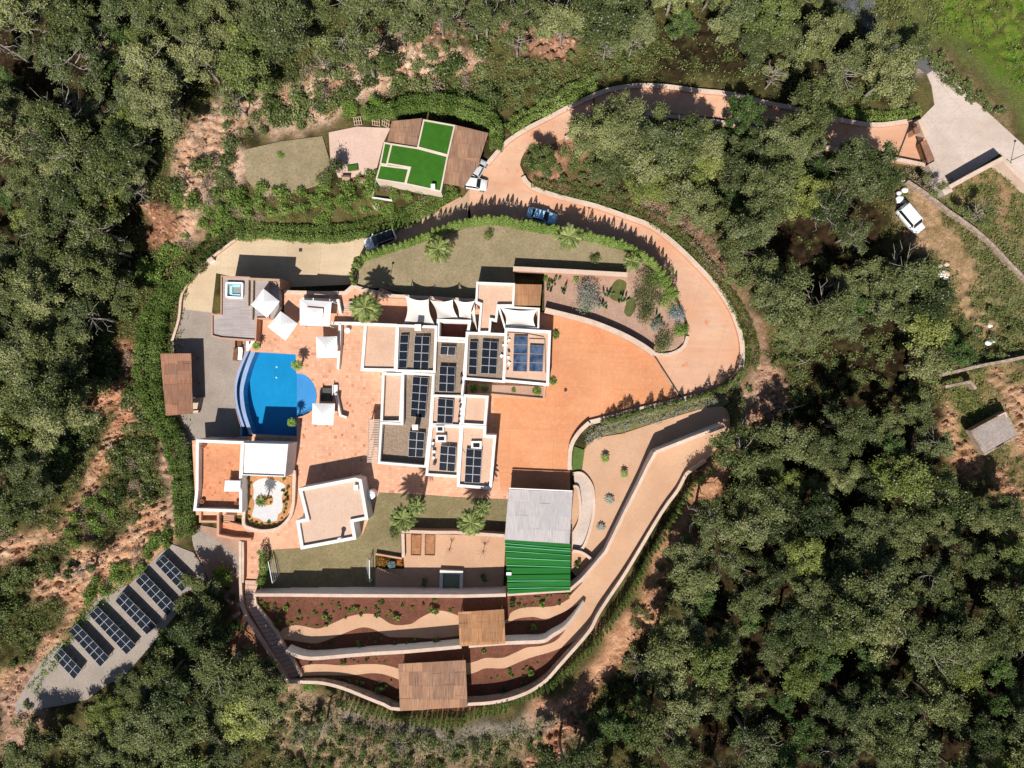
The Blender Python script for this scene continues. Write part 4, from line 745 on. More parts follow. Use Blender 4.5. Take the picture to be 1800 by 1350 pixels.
# ---- pergolas
def pergola(name, label, px4, z, mat, z0=0.0, nx=4, ny=4, posts=None, cat='pergola', pmat=None, group=None, thick=0.07, slope=0.0):
    z4 = [z+slope, z+slope, z-slope, z-slope]; q = quad3(px4, z4); c = bil(q, 0.5, 0.5); root = thing(name, label, cat, (c[0], c[1], z0), group)
    rnd = random.Random(label); mb = MB()
    for i in range(nx):
        for j in range(ny):
            g = -0.004; u0, u1, v0, v1 = i/nx+g, (i+1)/nx-g, j/ny+g, (j+1)/ny-g; dz = rnd.uniform(-0.03, 0.03); a = [bil(q, u, v) for u, v in ((u0, v0), (u1, v0), (u1, v1), (u0, v1))]
            V = [(p[0], p[1], p[2]+dz+rnd.uniform(-.012, .012)-thick) for p in a]; V += [(v[0], v[1], v[2]+thick) for v in V]
            mb.add(V, [(0,1,2,3),(7,6,5,4),(1,0,4,5),(2,1,5,6),(3,2,6,7),(0,3,7,4)])
    mb.build('roof', mat, root); pm_ = pmat or M_wood
    for v in (0.06, 0.5, 0.94):
        mb = MB(); a, b = bil(q, -0.01, v), bil(q, 1.01, v); mb.beam((a[0], a[1], a[2]-0.2), (b[0], b[1], b[2]-0.2), 0.12, 0.18); mb.build('beam', pm_, root)
    for u, v in (posts or ((0.05, 0.06), (0.95, 0.06), (0.95, 0.94), (0.05, 0.94))):
        p = bil(q, u, v); mb = MB(); mb.box((p[0], p[1], (z0+p[2]-0.28)/2), (0.2, 0.2, p[2]-0.28-z0)); mb.build('post', pm_, root)
    return root
pergola('cane_pergola', 'rust brown cane roofed shelter beside the long left hedge', Q('b', (116,222),(400,220),(418,778),(168,796)), LOWZ+3.0, M_cane_b, LOWZ, 4, 6, posts=((0.08,0.06),(0.92,0.06),(0.92,0.5),(0.95,0.94),(0.1,0.94)))
pergola('cane_pergola', 'brown cane roof at the left of the turf roofed house', Q('k', (1040,190),(1232,172),(1196,352),(1012,318)), 2.9, M_cane, 0.0, 3, 3)
pergola('cane_pergola', 'brown cane roof at the right of the turf roofed house', Q('k', (1442,216),(1650,266),(1590,450),(1396,405)), 2.9, M_cane, 0.0, 4, 4)
pergola('cane_pergola', 'lower piece of brown cane roof beside the parked white cars', Q('k', (1398,408),(1600,452),(1495,606),(1358,582)), 2.82, M_cane, 0.0, 3, 3)
pergola('cane_pergola', 'smaller tan cane roof between the two beige paths', Q('g', (1578,312),(1905,292),(1915,538),(1590,555)), 2.7, M_cane_l, 0.0, 5, 3)
pergola('cane_pergola', 'larger brown cane roof at the bottom of the planted terraces', Q('g', (1147,685),(1628,658),(1642,992),(1160,1020)), 2.7, M_cane, 0.0, 6, 4)
cp = pergola('carport', 'wide carport roofed with weathered grey cane mats', Q('f', (1042,248),(1498,266),(1476,636),(1012,606)), 3.0, M_cane_g, 0.0, 6, 4, cat='carport', pmat=M_palewood)
mb = MB(); q = quad3(Q('f', (1042,238),(1498,258)), 3.08)[:2]; mb.beam(q[0], q[1], 0.14, 0.2); mb.build('edge_board', M_canvas, cp)
pergola('slat_roof', 'brown slatted roof beside the top block of the house', Q('c', (1352,92),(1574,97),(1560,272),(1342,268)), 3.3, M_cane_l, 0.0, 4, 2, cat='pergola')
# bright green metal roof
gr = thing('green_metal_roof', 'bright green corrugated metal roof below the grey carport', 'roof', (*W(944, 1000), 0))
q = quad3(Q('f', (1012,608),(1485,640),(1482,972),(1036,998)), [2.9, 2.9, 2.75, 2.75]); q2 = quad3(Q('f', (1005,608),(1485,640),(1482,972),(990,900)), [2.9, 2.9, 2.75, 2.78])
mb = MB(); NR = 120; V = []
for k in range(NR+1):
    v = k/NR; ph_ = (v*34) % 1; bumpz = 0.02 if ph_ < 0.3 else 0.0
    if (v*7.2+0.35) % 1 < 0.05: bumpz = 0.14
    for u in (0, 0.5, 1): p = bil(q, u*(1) + (0 if v < 0.87 else 0), v); V.append((p[0], p[1], p[2]+bumpz))
mb.add(V, [(k*3+j, k*3+j+1, k*3+j+4, k*3+j+3) for k in range(NR) for j in range(2)])
M_green = mk('green_metal', (0.004, 0.105, 0.010), (0.006, 0.135, 0.014), None, s1=0.3, rough=0.6, bs=0.05, stretch=(0.2, 3, 1)); MATS['green_metal'].node_tree.nodes['Principled BSDF'].inputs['Specular IOR Level'].default_value = 0.15
mb.build('sheeting', M_green, gr)
M_seam = flat('pale_green_seam', (0.07, 0.34, 0.15), 0.5)
for v in (0.07, 0.12, 0.21, 0.33, 0.47, 0.76, 0.90):
    a, b = bil(q, 0.0, v), bil(q, 1.0, v+0.03); mb = MB(); mb.beam((a[0], a[1], a[2]+0.07), (b[0], b[1], b[2]+0.07), 0.10, 0.07); mb.build('seam', M_seam, gr)
for u, v in ((0.02,0.03),(0.98,0.03),(0.98,0.97),(0.02,0.97),(0.02,0.5)):
    p = bil(q, u, v); mb = MB(); mb.box((p[0], p[1], (p[2]-0.1)/2), (0.15, 0.15, p[2]-0.1)); mb.build('post', M_palewood, gr)
mb = MB(); p = bil(q, 0.02, 0.62); mb.box((p[0]+0.1, p[1], p[2]+0.15), (0.7, 0.4, 0.25)); setp(mb.build('roof_unit', M_whiteplastic), 'small white box on the left edge of the green metal roof', 'box')
# slatted side pergola of the house
sp_ = thing('slat_pergola', 'narrow pale slatted pergola along the left wall of the house', 'pergola', (*W(655, 775), 0))
q = quad3(Q('d', (130,458),(226,458),(208,824),(120,820)), 2.6); mb = MB()
for k in range(26): a, b = bil(q, 0, (k+0.5)/26), bil(q, 1, (k+0.5)/26); mb.beam(a, b, 0.14, 0.12)
mb.build('slats', M_cap, sp_)
for v in (0, 1): a, b = bil(q, 0.03+0.94*v, 0), bil(q, 0.03+0.94*v, 1); mb = MB(); mb.beam((a[0], a[1], a[2]-0.16), (b[0], b[1], b[2]-0.16), 0.12, 0.18); mb.build('beam', M_cap, sp_)
for u, v in ((0.03,0.02),(0.03,0.98),(0.03,0.5)): p = bil(q, u, v); mb = MB(); mb.box((p[0], p[1], 1.17), (0.16, 0.16, 2.34)); mb.build('post', M_cap, sp_)
# shade sails
def sail(label, px, z4, posts=(0, 1), sag=0.35, pull=0.10):
    q = quad3(px, z4); c = bil(q, 0.5, 0.5); root = thing('shade_sail', label, 'shade sail', (c[0], c[1], 0), 'cream shade sails stretched beside the house'); n = 12; V = []
    for j in range(n+1):
        for i in range(n+1):
            u, v = i/n, j/n; uu = u + pull*(0.5-u)*2*math.sin(math.pi*v)*1.0*abs(2*u-1); vv = v + pull*(0.5-v)*2*math.sin(math.pi*u)*abs(2*v-1)
            p = bil(q, uu, vv); V.append((p[0], p[1], p[2]-sag*math.sin(math.pi*u)*math.sin(math.pi*v)))
    F = [(j*(n+1)+i, (j+1)*(n+1)+i, (j+1)*(n+1)+i+1, j*(n+1)+i+1) for j in range(n) for i in range(n)]
    mesh('cloth', V, F, M_sail, root, True)
    for k in posts: p = q[k]; mb = MB(); mb.cyl(p[0], p[1]+0.1, -0.05, p[2]+0.15, 0.05, n=8); mb.build('pole', M_steel, root)
sail('leftmost cream shade sail above the left roof blocks', Q('c', (440,190),(634,218),(690,440),(425,420)), [3.2, 2.9, 3.3, 3.0])
sail('middle cream shade sail with a dark gap on its left', Q('c', (645,225),(834,222),(885,385),(705,392)), [2.9, 3.4, 2.7, 3.2])
sail('third cream shade sail touching the top house block', Q('c', (842,222),(1018,232),(985,388),(890,384)), [3.4, 2.9, 3.0, 2.6])
sail('narrow white shade sail strip right of the maroon well', Q('c', (985,330),(1012,250),(1038,490),(1000,400)), [3.1, 3.2, 3.1, 3.0], posts=())
sail('cream shade sail over the small court beside the slatted roof', Q('c', (1228,288),(1536,306),(1530,462),(1266,458)), [3.35, 3.35, 3.1, 3.1], posts=(), sag=0.5)
# parasols
def parasol(label, px4, zb, h=2.4, apex=0.6, cat='parasol', size2=None):
    q = quad3(px4, zb+h); c = bil(q, 0.5, 0.5); root = thing('parasol', label, cat, (c[0], c[1], zb), 'square white parasols round the pool')
    n = 10; V = []
    for j in range(n+1):
        for i in range(n+1):
            u, v = i/n, j/n; r_ = max(abs(2*u-1), abs(2*v-1)); p = bil(q, u, v); e = abs(abs(2*u-1)-abs(2*v-1)); V.append((p[0], p[1], zb+h+apex*(1-r_)-0.12*e*r_))
    F = [(j*(n+1)+i, (j+1)*(n+1)+i, (j+1)*(n+1)+i+1, j*(n+1)+i+1) for j in range(n) for i in range(n)]
    mesh('canopy', V, F, M_canvas, root)
    mb = MB()
    for k in range(4): mb.beam((c[0], c[1], zb+h+apex-0.1), (q[k][0], q[k][1], zb+h-0.03), 0.03, 0.03)
    mb.build('rib', M_steel, root)
    mb = MB(); mb.cyl(c[0], c[1], zb+0.06, zb+h+apex+0.08, 0.03, n=8); mb.build('pole', M_steel, root)
    mb = MB(); mb.box((c[0], c[1], zb+0.05), (0.6, 0.6, 0.1)); mb.build('base', M_stone, root); return root
parasol('tilted square white parasol standing on the grey hot tub deck', Q('a', (545,250),(695,370),(578,520),(430,402)), 1.5, 2.2)
parasol('diamond turned white parasol just below the hot tub deck', Q('a', (704,460),(862,575),(750,735),(584,604)), 0, 2.4)
parasol('white parasol at the top right of the pool', Q('a', (1034,700),(1230,694),(1234,890),(1040,896)), 0, 2.4)
parasol('white parasol beside the shallow end at the lower right of the pool', Q('b', (1532,682),(1740,686),(1724,886),(1526,876)), 0, 2.4)
gz = thing('gazebo', 'large white canopy with a raised open top above the pool', 'gazebo', (*W(553, 549), 0))
q = quad3(Q('a', (884,352),(1180,372),(1160,602),(884,590)), 2.6); qi = quad3(Q('a', (946,408),(1112,424),(1104,522),(946,512)), 2.95)
V = q+qi; mesh('canopy', V, [(0,1,5,4),(1,2,6,5),(2,3,7,6),(3,0,4,7)], M_canvas, gz)
qc = quad3(Q('a', (950,424),(1100,436),(1094,540),(950,528)), 3.15); cc = bil(qc, .5, .5); mesh('vent_cap', qc+[(cc[0], cc[1], 3.45)], [(0,1,4),(1,2,4),(2,3,4),(3,0,4)], M_canvas, gz)
for p in q: mb = MB(); mb.box((p[0]*0.995+c[0]*0.0, p[1], 1.3), (0.12, 0.12, 2.6)); mb.build('post', M_whiteplastic, gz)
mb = MB(); ribbon(mb, WL(Q('a', (900,345),(1240,360),(1262,480)), 1.0), 0.35, -0.1, 1.0); setp(mb.build('bar_wall', M_white), 'low white wall round two sides of the canopy area', 'wall')
mb = MB(); ribbon(mb, WL(Q('a', (1255,575),(1252,780),(1232,1000)), 1.3), 0.35, -0.05, [1.3, 1.3, 0.9]); setp(mb.build('low_wall', M_white), 'low white wall right of the pool top parasol', 'wall')
mb = MB(); ribbon(mb, WL(Q('a', (1180,570),(1480,575)), 1.2), 0.4, -0.05, 1.2); setp(mb.build('low_wall', M_white), 'low white wall joining the house block below the big palm', 'wall')
mb = MB(); ribbon(mb, WL(Q('b', (1745,590),(1790,795),(1850,815)), 0.9), 0.3, -0.05, 0.9); setp(mb.build('low_wall', M_white), 'low wall behind the dark day bed', 'wall')
ts = thing('terrace_stairs', 'narrow terracotta steps beside the big palm at the terrace corner', 'steps', (*W(607, 540), 0)); mb = MB()
for k in range(6):
    a = Q('a', (1330-8*k,370+17*k),(1400,368+17*k),(1400,380+17*k),(1326-8*k,382+17*k)); z = 0.1+0.12*(5-k); mb.prism(WL(a, z), -0.02, z)
mb.build('treads', M_cap, ts)
# little water court in the beige gravel
wc = thing('plunge_basin', 'small green water basin with a white three sided wall', 'basin', (*W(794, 1020), 0)); mb = MB()
ribbon(mb, WL(Q('f', (552,975),(556,840),(700,846),(696,978)), 0.8), 0.45, -0.05, 0.8); mb.build('surround', M_white, wc)
mb = MB(); mb.prism(WL(Q('f', (575,850),(685,855),(682,975),(572,972)), 0.3), 0.0, 0.3); mb.build('water', flat('murky_green_water', P(130, 148, 110), 0.08), wc)
mb = MB(); mb.prism(WL(Q('f', (595,965),(658,967),(658,980),(595,978)), 0.9), 0.3, 0.9); mb.build('step', M_white, wc)
for k, xx in enumerate((340, 440)):
    vb = MB(); vb.prism(WL(Q('f', (xx,572),(xx+70,574),(xx+66,720),(xx-2,718)), 0.1), -0.02, 0.12)
    o = setp(vb.build('vegetable_bed', mk('bed_soil%d' % k, P(200, 150, 110), P(176, 120, 84), P(130, 84, 56), s1=1.5, s2=6)), ('left' if k == 0 else 'right')+' one of two small rectangular soil beds in the gravel court', 'garden bed')
    fb = MB(); ribbon(fb, WL(Q('f', (xx,572),(xx+70,574),(xx+66,720),(xx-2,718),(xx,572)), 0.2), 0.1, 0, 0.22); fb.build('edging', M_wood, o)
# gate
gt = thing('entrance_gate', 'rust brown gate leaf with a tiled top at the end of the driveway', 'gate', (*W(1633, 263), 0))
mb = MB(); mb.prism(WL(Q('n', (1122,935),(1155,918),(1212,1050),(1170,1075)), 1.9), 1.7, 1.9); mb.build('tiled_top', M_cane_b, gt); mb = MB(); mb.prism(WL(Q('n', (1130,935),(1148,926),(1200,1050),(1180,1065)), 1.7), 0, 1.7); mb.build('panel', M_wood, gt)
gp = thing('gate_pillar', 'small square pillar with a rust tiled cap above the gate', 'pillar', (*W(1612, 228), 0))
mb = MB(); mb.prism(WL(Q('n', (1082,845),(1108,838),(1112,872),(1088,880)), 1.9), 0, 1.8); mb.build('shaft', M_pinkwall, gp); mb = MB(); mb.prism(WL(Q('n', (1076,842),(1112,834),(1118,872),(1084,884)), 2.0), 1.8, 2.0); mb.build('cap', M_cane_b, gp)
# drains
def drain(label, px):
    mb = MB(); ribbon(mb, WL(px), 0.16, 0.0, 0.145+0.0); o = setp(mb.build('drain_channel', M_dark), label, 'drain', 'dark drain gratings across the driveway'); return o
drain('dark drain line between the orange court and the pink loop', Q('m', (1015,828),(1110,975),(1215,1140)))
drain('dark drain line across the road near the left tip of the pines', [(1043,170),(1046,214)])
drain('dark drain line across the driveway just before the gate', Q('n', (1045,822),(1005,930),(962,1040)))
mb = MB(); x, y = W(528.5, 440, LOWZ); mb.box((x, y, LOWZ+0.13), (0.45, 0.45, 0.03)); setp(mb.build('manhole_cover', M_dark), 'small dark square cover in the sandy parking area', 'drain cover')
mb = MB(); x, y = W(994, 686); mb.cyl(x, y, 0, 0.24, 0.22, n=16); setp(mb.build('manhole_cover', M_dark), 'round dark cover in the orange court', 'drain cover')
# ================================================================= SOLAR ARRAYS
def solar(label, px4, cols, rows, z4, group, zg, glass=None, legs=True, fmat=None, mount=True):
    q = quad3(px4, z4); c = bil(q, 0.5, 0.5); root = thing('solar_array', label, 'solar panels', (c[0], c[1], zg), group)
    L = math.dist(q[0], q[1]); Hh = math.dist(q[0], q[3])
    for i in range(cols):
        for j in range(rows):
            gu, gv = 0.012/L, 0.012/Hh
            a = [bil(q, u, v) for u, v in ((i/cols+gu, j/rows+gv), ((i+1)/cols-gu, j/rows+gv), ((i+1)/cols-gu, (j+1)/rows-gv), (i/cols+gu, (j+1)/rows-gv))]
            b = [lerp3(a[k], lerp3(a[(k+2) % 4], a[k], 0.0), 0) for k in range(4)]; cc = bil(a, 0.5, 0.5)
            fu, fv = 0.03/max(L/cols, .1), 0.03/max(Hh/rows, .1); inn = [bil(a, u, v) for u, v in ((fu, fv), (1-fu, fv), (1-fu, 1-fv), (fu, 1-fv))]
            mb = MB(); V = [(p[0], p[1], p[2]-0.045) for p in a]+a+inn+[(p[0], p[1], p[2]-0.006) for p in inn]
            mb.add(V, [(0, 1, 2, 3)]+[((k+1) % 4, k, 4+k, 4+(k+1) % 4) for k in range(4)]+[((4+(k+1) % 4), 4+k, 8+k, 8+(k+1) % 4) for k in range(4)]+[((8+(k+1) % 4), 8+k, 12+k, 12+(k+1) % 4) for k in range(4)], 0)
            mb.add([(p[0], p[1], p[2]-0.006) for p in inn], [(3, 2, 1, 0)], 1); mb.build('panel', [fmat or M_frame, glass or M_solar], root)
    if mount:
        mb = MB()
        for v in (0.2, 0.8): a, b = bil(q, 0, v), bil(q, 1, v); mb.beam((a[0], a[1], a[2]-0.08), (b[0], b[1], b[2]-0.08), 0.06, 0.06)
        mb.build('rail', M_steel, root)
    if legs:
        for u in ([0.02, 0.98] if cols < 4 else [0.02, 0.5, 0.98]):
            for v in (0.06, 0.94):
                p = bil(q, u, v); mb = MB(); mb.box((p[0], p[1], (zg+p[2]-0.08)/2), (0.06, 0.06, max(0.05, p[2]-0.08-zg))); mb.build('leg', M_steel, root)
    return root
GR = 'dark solar panel arrays on the flat house roofs'
zr = 3.25
def roofz(h=0.42): return [zr+h, zr+h*1.12, zr+0.14, zr+0.12]
solar('narrow one column solar array at the left of the top left gravel roof', Q('c', (395,515),(468,515),(448,792),(380,790)), 1, 4, roofz(0.5), GR, zr)
solar('wide two column solar array below the roof chimney', Q('c', (515,523),(644,526),(630,808),(500,802)), 2, 4, roofz(0.55), GR, zr)
solar('single row of two solar panels at the top of the middle roof strip', Q('c', (730,608),(860,614),(852,686),(725,680)), 2, 1, roofz(0.35), GR, 2.95)
solar('two by three solar array in the middle of the central roof strip', Q('c', (724,774),(855,780),(846,992),(714,985)), 2, 3, roofz(0.4), GR, 2.95)
solar('narrow one column solar array at the left of the right gravel roof', Q('c', (974,568),(1042,570),(1032,848),(962,842)), 1, 4, roofz(0.4), GR, 3.17)
solar('wide two column solar array on the right gravel roof', Q('c', (1080,564),(1212,574),(1197,842),(1064,836)), 2, 4, roofz(0.5), GR, 3.17)
solar('longest solar array, two by five panels, on the left gravel roof', Q('c', (500,860),(632,870),(604,1208),(480,1196)), 2, 5, [3.0, 3.05, 2.75, 2.7], GR, 2.39)
solar('two by three solar array under the small white chimney', Q('d', (470,558),(602,572),(586,776),(460,770)), 2, 3, [3.0, 3.05, 2.7, 2.65], GR, 2.39)
solar('two by three solar array on the small roof above the two skylights', Q('d', (710,284),(842,296),(832,497),(700,490)), 2, 3, roofz(0.4), GR, 3.03)
solar('two by three solar array just below the two skylights', Q('d', (730,678),(862,690),(851,897),(716,886)), 2, 3, roofz(0.45), GR, 3.02)
solar('two by four solar array shaded by the palm at the bottom right roof corner', Q('d', (945,703),(1078,715),(1062,992),(929,986)), 2, 4, roofz(0.45), GR, 3.17)
solar('blue timber framed solar water panels, the left stack of four', Q('c', (1342,522),(1458,524),(1452,822),(1332,818)), 1, 4, [3.75, 3.75, 3.5, 3.5], 'blue solar water panels', 3.32, M_thermal, fmat=M_palewood)
solar('blue timber framed solar water panels, the right stack of three', Q('c', (1474,598),(1592,604),(1582,822),(1468,818)), 1, 3, [3.72, 3.72, 3.5, 3.5], 'blue solar water panels', 3.32, M_thermal, fmat=M_palewood)
GF = 'ground mounted solar rows on the grey gravel strip'
names = ['uppermost ground solar row nearest the pool house, five panels long', 'second ground solar row from the top', 'third ground solar row from the top', 'fourth and longest ground solar row', 'fifth ground solar row, partly in dappled shade', 'short lowest ground solar row under tree shade']
fq = [((1125,295),(1322,487),(1250,550),(1065,350),5), ((990,418),(1217,652),(1150,716),(930,476),6), ((845,553),(1077,782),(1010,846),(790,612),6), ((670,648),(937,917),(870,982),(610,706),7), ((530,768),(752,1002),(690,1066),(468,822),6), ((420,938),(562,1087),(510,1152),(364,996),4)]
for nm, f in zip(names, fq): solar(nm, Q('i', *f[:4]), f[4], 2, [LOWZ+1.15, LOWZ+1.15, LOWZ+0.25, LOWZ+0.25], GF, LOWZ)
# rooftop clutter (bottles, bags, small tanks)
rc = random.Random(3)
for nm, lab, pts, mat in (('pump_unit', 'small white and dark pump gear on the roof beside the blue panels', Q('c', (1290,520),(1300,560),(1285,600),(1300,650),(1295,700),(1302,750),(1290,800),(1240,690),(1255,600)), M_whiteplastic),
                          ('pipe_gear', 'white pipe fittings along the left side of the lower middle roof', Q('d', (672,690),(676,730),(672,780),(680,830),(668,660)), M_whiteplastic),
                          ('vent_gear', 'dark round vents along the right side of the small middle roof', Q('d', (892,310),(896,350),(890,400),(886,440),(884,480),(905,100),(903,160)), M_dark)):
    t = thing(nm, lab, 'roof equipment', (*W(*pts[0], 3.3), 3.1))
    for k, p in enumerate(pts):
        x, y = W(*p, 3.5); mb = MB()
        if k % 2: mb.box((x, y, 3.35), (rc.uniform(.25, .5), rc.uniform(.2, .45), rc.uniform(.35, .6)), rc.uniform(0, 1.5))
        else: mb.cyl(x, y, 3.0, 3.55, rc.uniform(.12, .2), n=10)
        mb.build('canister' if k % 2 == 0 else 'unit', mat if k % 3 else M_dark, t)
# ================================================================= CARS
def car(label, px, ang, zg, L=4.3, Wd=1.78, Hh=1.48, paint=(0.7, 0.7, 0.7), roofc=None, kind='sedan', cat='car', tilt=0.0):
    x0, y0 = W(px[0], px[1], zg+1.0); root = thing('parked_car' if kind != 'van' else 'parked_van', label, cat, (x0, y0, zg)); ca, sa = math.cos(ang), math.sin(ang)
    zsl = lambda lx, z: zg + z + tilt*lx
    T = lambda lx, ly, z: (x0+lx*ca-ly*sa, y0+lx*sa+ly*ca, zsl(lx, z))
    pm, nt, b = new_mat('car_paint'); b.inputs['Base Color'].default_value = (*paint, 1); b.inputs['Roughness'].default_value = 0.3; b.inputs['Metallic'].default_value = 0.15; b.inputs['Coat Weight'].default_value = 0.6
    if roofc is None: rm = pm
    else: rm, nt, b = new_mat('car_roof'); b.inputs['Base Color'].default_value = (*roofc, 1); b.inputs['Roughness'].default_value = 0.2
    h = Hh
    if kind == 'sedan': st = [(-.5,.34,.30,.58),(-.485,.42,.22,.66),(-.44,.47,.18,.70),(-.3,.495,.17,.70),(0,.5,.17,.68),(.25,.495,.17,.66),(.38,.475,.17,.62),(.45,.43,.19,.56),(.49,.36,.24,.50),(.5,.30,.30,.44)]; cab = (-.36,-.26,.06,.22)
    elif kind == 'suv': st = [(-.5,.38,.30,.62),(-.485,.45,.22,.70),(-.44,.485,.18,.72),(-.3,.5,.17,.70),(0,.5,.17,.68),(.25,.495,.17,.66),(.38,.48,.17,.63),(.45,.445,.19,.59),(.49,.38,.24,.54),(.5,.32,.30,.48)]; cab = (-.46,-.40,.08,.23)
    else: st = [(-.5,.40,.26,.60),(-.485,.47,.2,.66),(-.44,.49,.16,.68),(-.2,.5,.16,.66),(.1,.5,.16,.64),(.28,.495,.16,.60),(.4,.48,.17,.56),(.46,.44,.19,.52),(.49,.38,.24,.46),(.5,.32,.30,.42)]; cab = (-.49,-.46,.16,.28)
    mb = MB(); V = []; m = 10
    for sx, wy, zb, zt in st:
        lx = sx*L; w = wy*Wd; zb *= h; zt *= h; prof = [(-w*.86, zb), (-w, zb+(zt-zb)*.25), (-w*1.0, zb+(zt-zb)*.7), (-w*.93, zt-.05*h), (-w*.78, zt), (w*.78, zt), (w*.93, zt-.05*h), (w, zb+(zt-zb)*.7), (w, zb+(zt-zb)*.25), (w*.86, zb)]
        V += [T(lx, y, z) for y, z in prof]
    n = len(st); mb.add(V, [((i)*m+k, (i+1)*m+k, (i+1)*m+(k+1) % m, i*m+(k+1) % m) for i in range(n-1) for k in range(m)]+[tuple(range(m)), tuple((n-1)*m+k for k in reversed(range(m)))])
    body = mb.build('body', pm, root, True)
    xr0, xr1, xf1, xf0 = (c*L for c in cab); zt, z1 = h*.66, h*.985; wb, wt = Wd*.445, Wd*.36
    if kind == 'van': wt = Wd*.41
    # cabin: roof, glass all round
    mb = MB(); a = [T(xr1, -wt, z1), T(xf1, -wt, z1), T(xf1, wt, z1), T(xr1, wt, z1)]; b2 = [T(xr1+.06, -wt*.9, h), T(xf1-.08, -wt*.9, h), T(xf1-.08, wt*.9, h), T(xr1+.06, wt*.9, h)]; lo = [T(xr1, -wt, z1-.07), T(xf1, -wt, z1-.07), T(xf1, wt, z1-.07), T(xr1, wt, z1-.07)]
    mb.add(lo+a+b2, [(0,1,5,4),(1,2,6,5),(2,3,7,6),(3,0,4,7),(4,5,9,8),(5,6,10,9),(6,7,11,10),(7,4,8,11),(8,9,10,11)]); mb.build('roof', rm, root)
    zt2 = z1-.05
    def pane(nm, c4): mb = MB(); mb.add(c4, [(0,1,2,3)]); mb.build(nm, M_glassd if not (kind == 'van' and nm == 'side_window') else M_glassd, root)
    pane('windscreen', [T(xf0, -wb, zt), T(xf0, wb, zt), T(xf1, wt, zt2), T(xf1, -wt, zt2)]); pane('rear_window', [T(xr0, wb, zt), T(xr0, -wb, zt), T(xr1, -wt, zt2), T(xr1, wt, zt2)])
    for s in (-1, 1): pane('side_window', [T(xr0, s*wb, zt), T(xf0, s*wb, zt), T(xf1, s*wt, zt2), T(xr1, s*wt, zt2)])
    for s in (-1, 1):
        mb = MB(); mb.beam(T(xf0-.02, s*wb, zt+.02), T(xf1, s*wt, zt2), .07, .05); mb.beam(T(xr0+.02, s*wb, zt+.02), T(xr1, s*wt, zt2), .10, .05); mb.build('pillar', pm, root)
        mb = MB(); mb.box(T(xf0-.35, s*(Wd*.5+.06), h*.68), (.18, .2, .12), ang); mb.build('mirror', pm, root)
        mb = MB(); mb.box(T(L*.465, s*Wd*.34, h*.45), (.2, .34, .12), ang); mb.build('headlight', M_whiteplastic, root)
        mb = MB(); mb.box(T(-L*.485, s*Wd*.36, h*.52), (.1, .28, .16), ang); mb.build('tail_light', flat('tail_red', (0.35, 0.02, 0.02), 0.3) if 'tail_red' not in MATS else MATS['tail_red'], root)
        for fx in (-.31, .31):
            c = Vector(T(fx*L, s*Wd*.46, .33)); ax = Vector((-sa, ca, 0)); mb = MB(); mb.tube([c-ax*.11, c+ax*.11], .33, 16); w_ = mb.build('wheel', M_tyre, root); mb = MB(); mb.tube([c-ax*.115*1, c+ax*.125], .2, 12); mb.build('rim', M_steel, w_)
    if kind == 'suv' and roofc:
        for s in (-1, 1): mb = MB(); mb.beam(T(xr1, s*wt*.92, h+.04), T(xf1-.1, s*wt*.92, h+.04), .05, .05); mb.build('roof_rail', M_frame, root)
    if kind == 'van':
        for s in (1,): mb = MB(); mb.box(T(-.4, s*(Wd*.49), h*.78), (1.1, .04, .28), ang); mb.build('side_panel', flat('blue_panel', (0.05, 0.22, 0.5), 0.4), root)
    return root
car('metallic blue saloon car in the hedge shadow on the driveway', (953,379), R(-15), 0, L=4.45, paint=(0.34, 0.62, 0.88))
car('white car with a dark windscreen parked at the driveway junction', (835,322), R(-8), 0, L=3.5, Wd=1.7, Hh=1.5, paint=(0.74, 0.74, 0.74), kind='suv')
car('small silver car parked tight beside the cane roof', (841,295), R(62), 0, L=2.9, Wd=1.6, Hh=1.45, paint=(0.55, 0.57, 0.60), kind='suv')
car('white car with a black glass roof parked on the ramp under the hedge', (668,421), R(200), -2.55, L=4.9, Wd=2.0, Hh=1.65, paint=(0.72, 0.74, 0.76), roofc=(0.01, 0.01, 0.012), kind='suv', tilt=-0.02)
car('white van on the dirt track beside the right hand woods', (1602,385), R(-50), 0.0, L=4.6, Wd=1.95, Hh=1.9, paint=(0.80, 0.82, 0.83), kind='van', cat='van')
# ================================================================= FURNITURE AND SMALL THINGS
def lounger(label, px, ang, z=0.0, cush=None, L=1.95, Wd=0.7):
    x, y = W(*px, z+.3); t = thing('sun_lounger', label, 'sun lounger', (x, y, z), 'sun loungers by the pool'); ca, sa = math.cos(ang), math.sin(ang); T = lambda a, b, c: (x+a*ca-b*sa, y+a*sa+b*ca, z+c)
    mb = MB(); 
    for s in (-1, 1): mb.beam(T(-L/2, s*Wd/2, .28), T(L/2, s*Wd/2, .28), .06, .08)
    for a in (-L/2, L/2): mb.beam(T(a, -Wd/2, .28), T(a, Wd/2, .28), .06, .08)
    mb.build('frame', M_wood, t)
    mb = MB(); mb.box(T(-.25, 0, .37), (L*.68, Wd*.9, .1), ang); mb.build('mattress', cush or M_canvas, t)
    mb = MB(); mb.beam(T(L*.2, 0, .38), T(L*.5, 0, .68), Wd*.9, .1); mb.build('backrest', cush or M_canvas, t)
    for a in (-1, 1):
        for s in (-1, 1): mb = MB(); mb.box(T(a*L*.45, s*Wd*.42, .13), (.06, .06, .26), ang); mb.build('leg', M_wood, t)
lounger('white cushioned lounger beside the curved pool ledge, right of its pair', Q('b', (862,222))[0], R(84), LOWZ)
lounger('dark brown lounger beside the curved pool ledge, left of its pair', Q('b', (818,225))[0], R(84), LOWZ, M_wood)
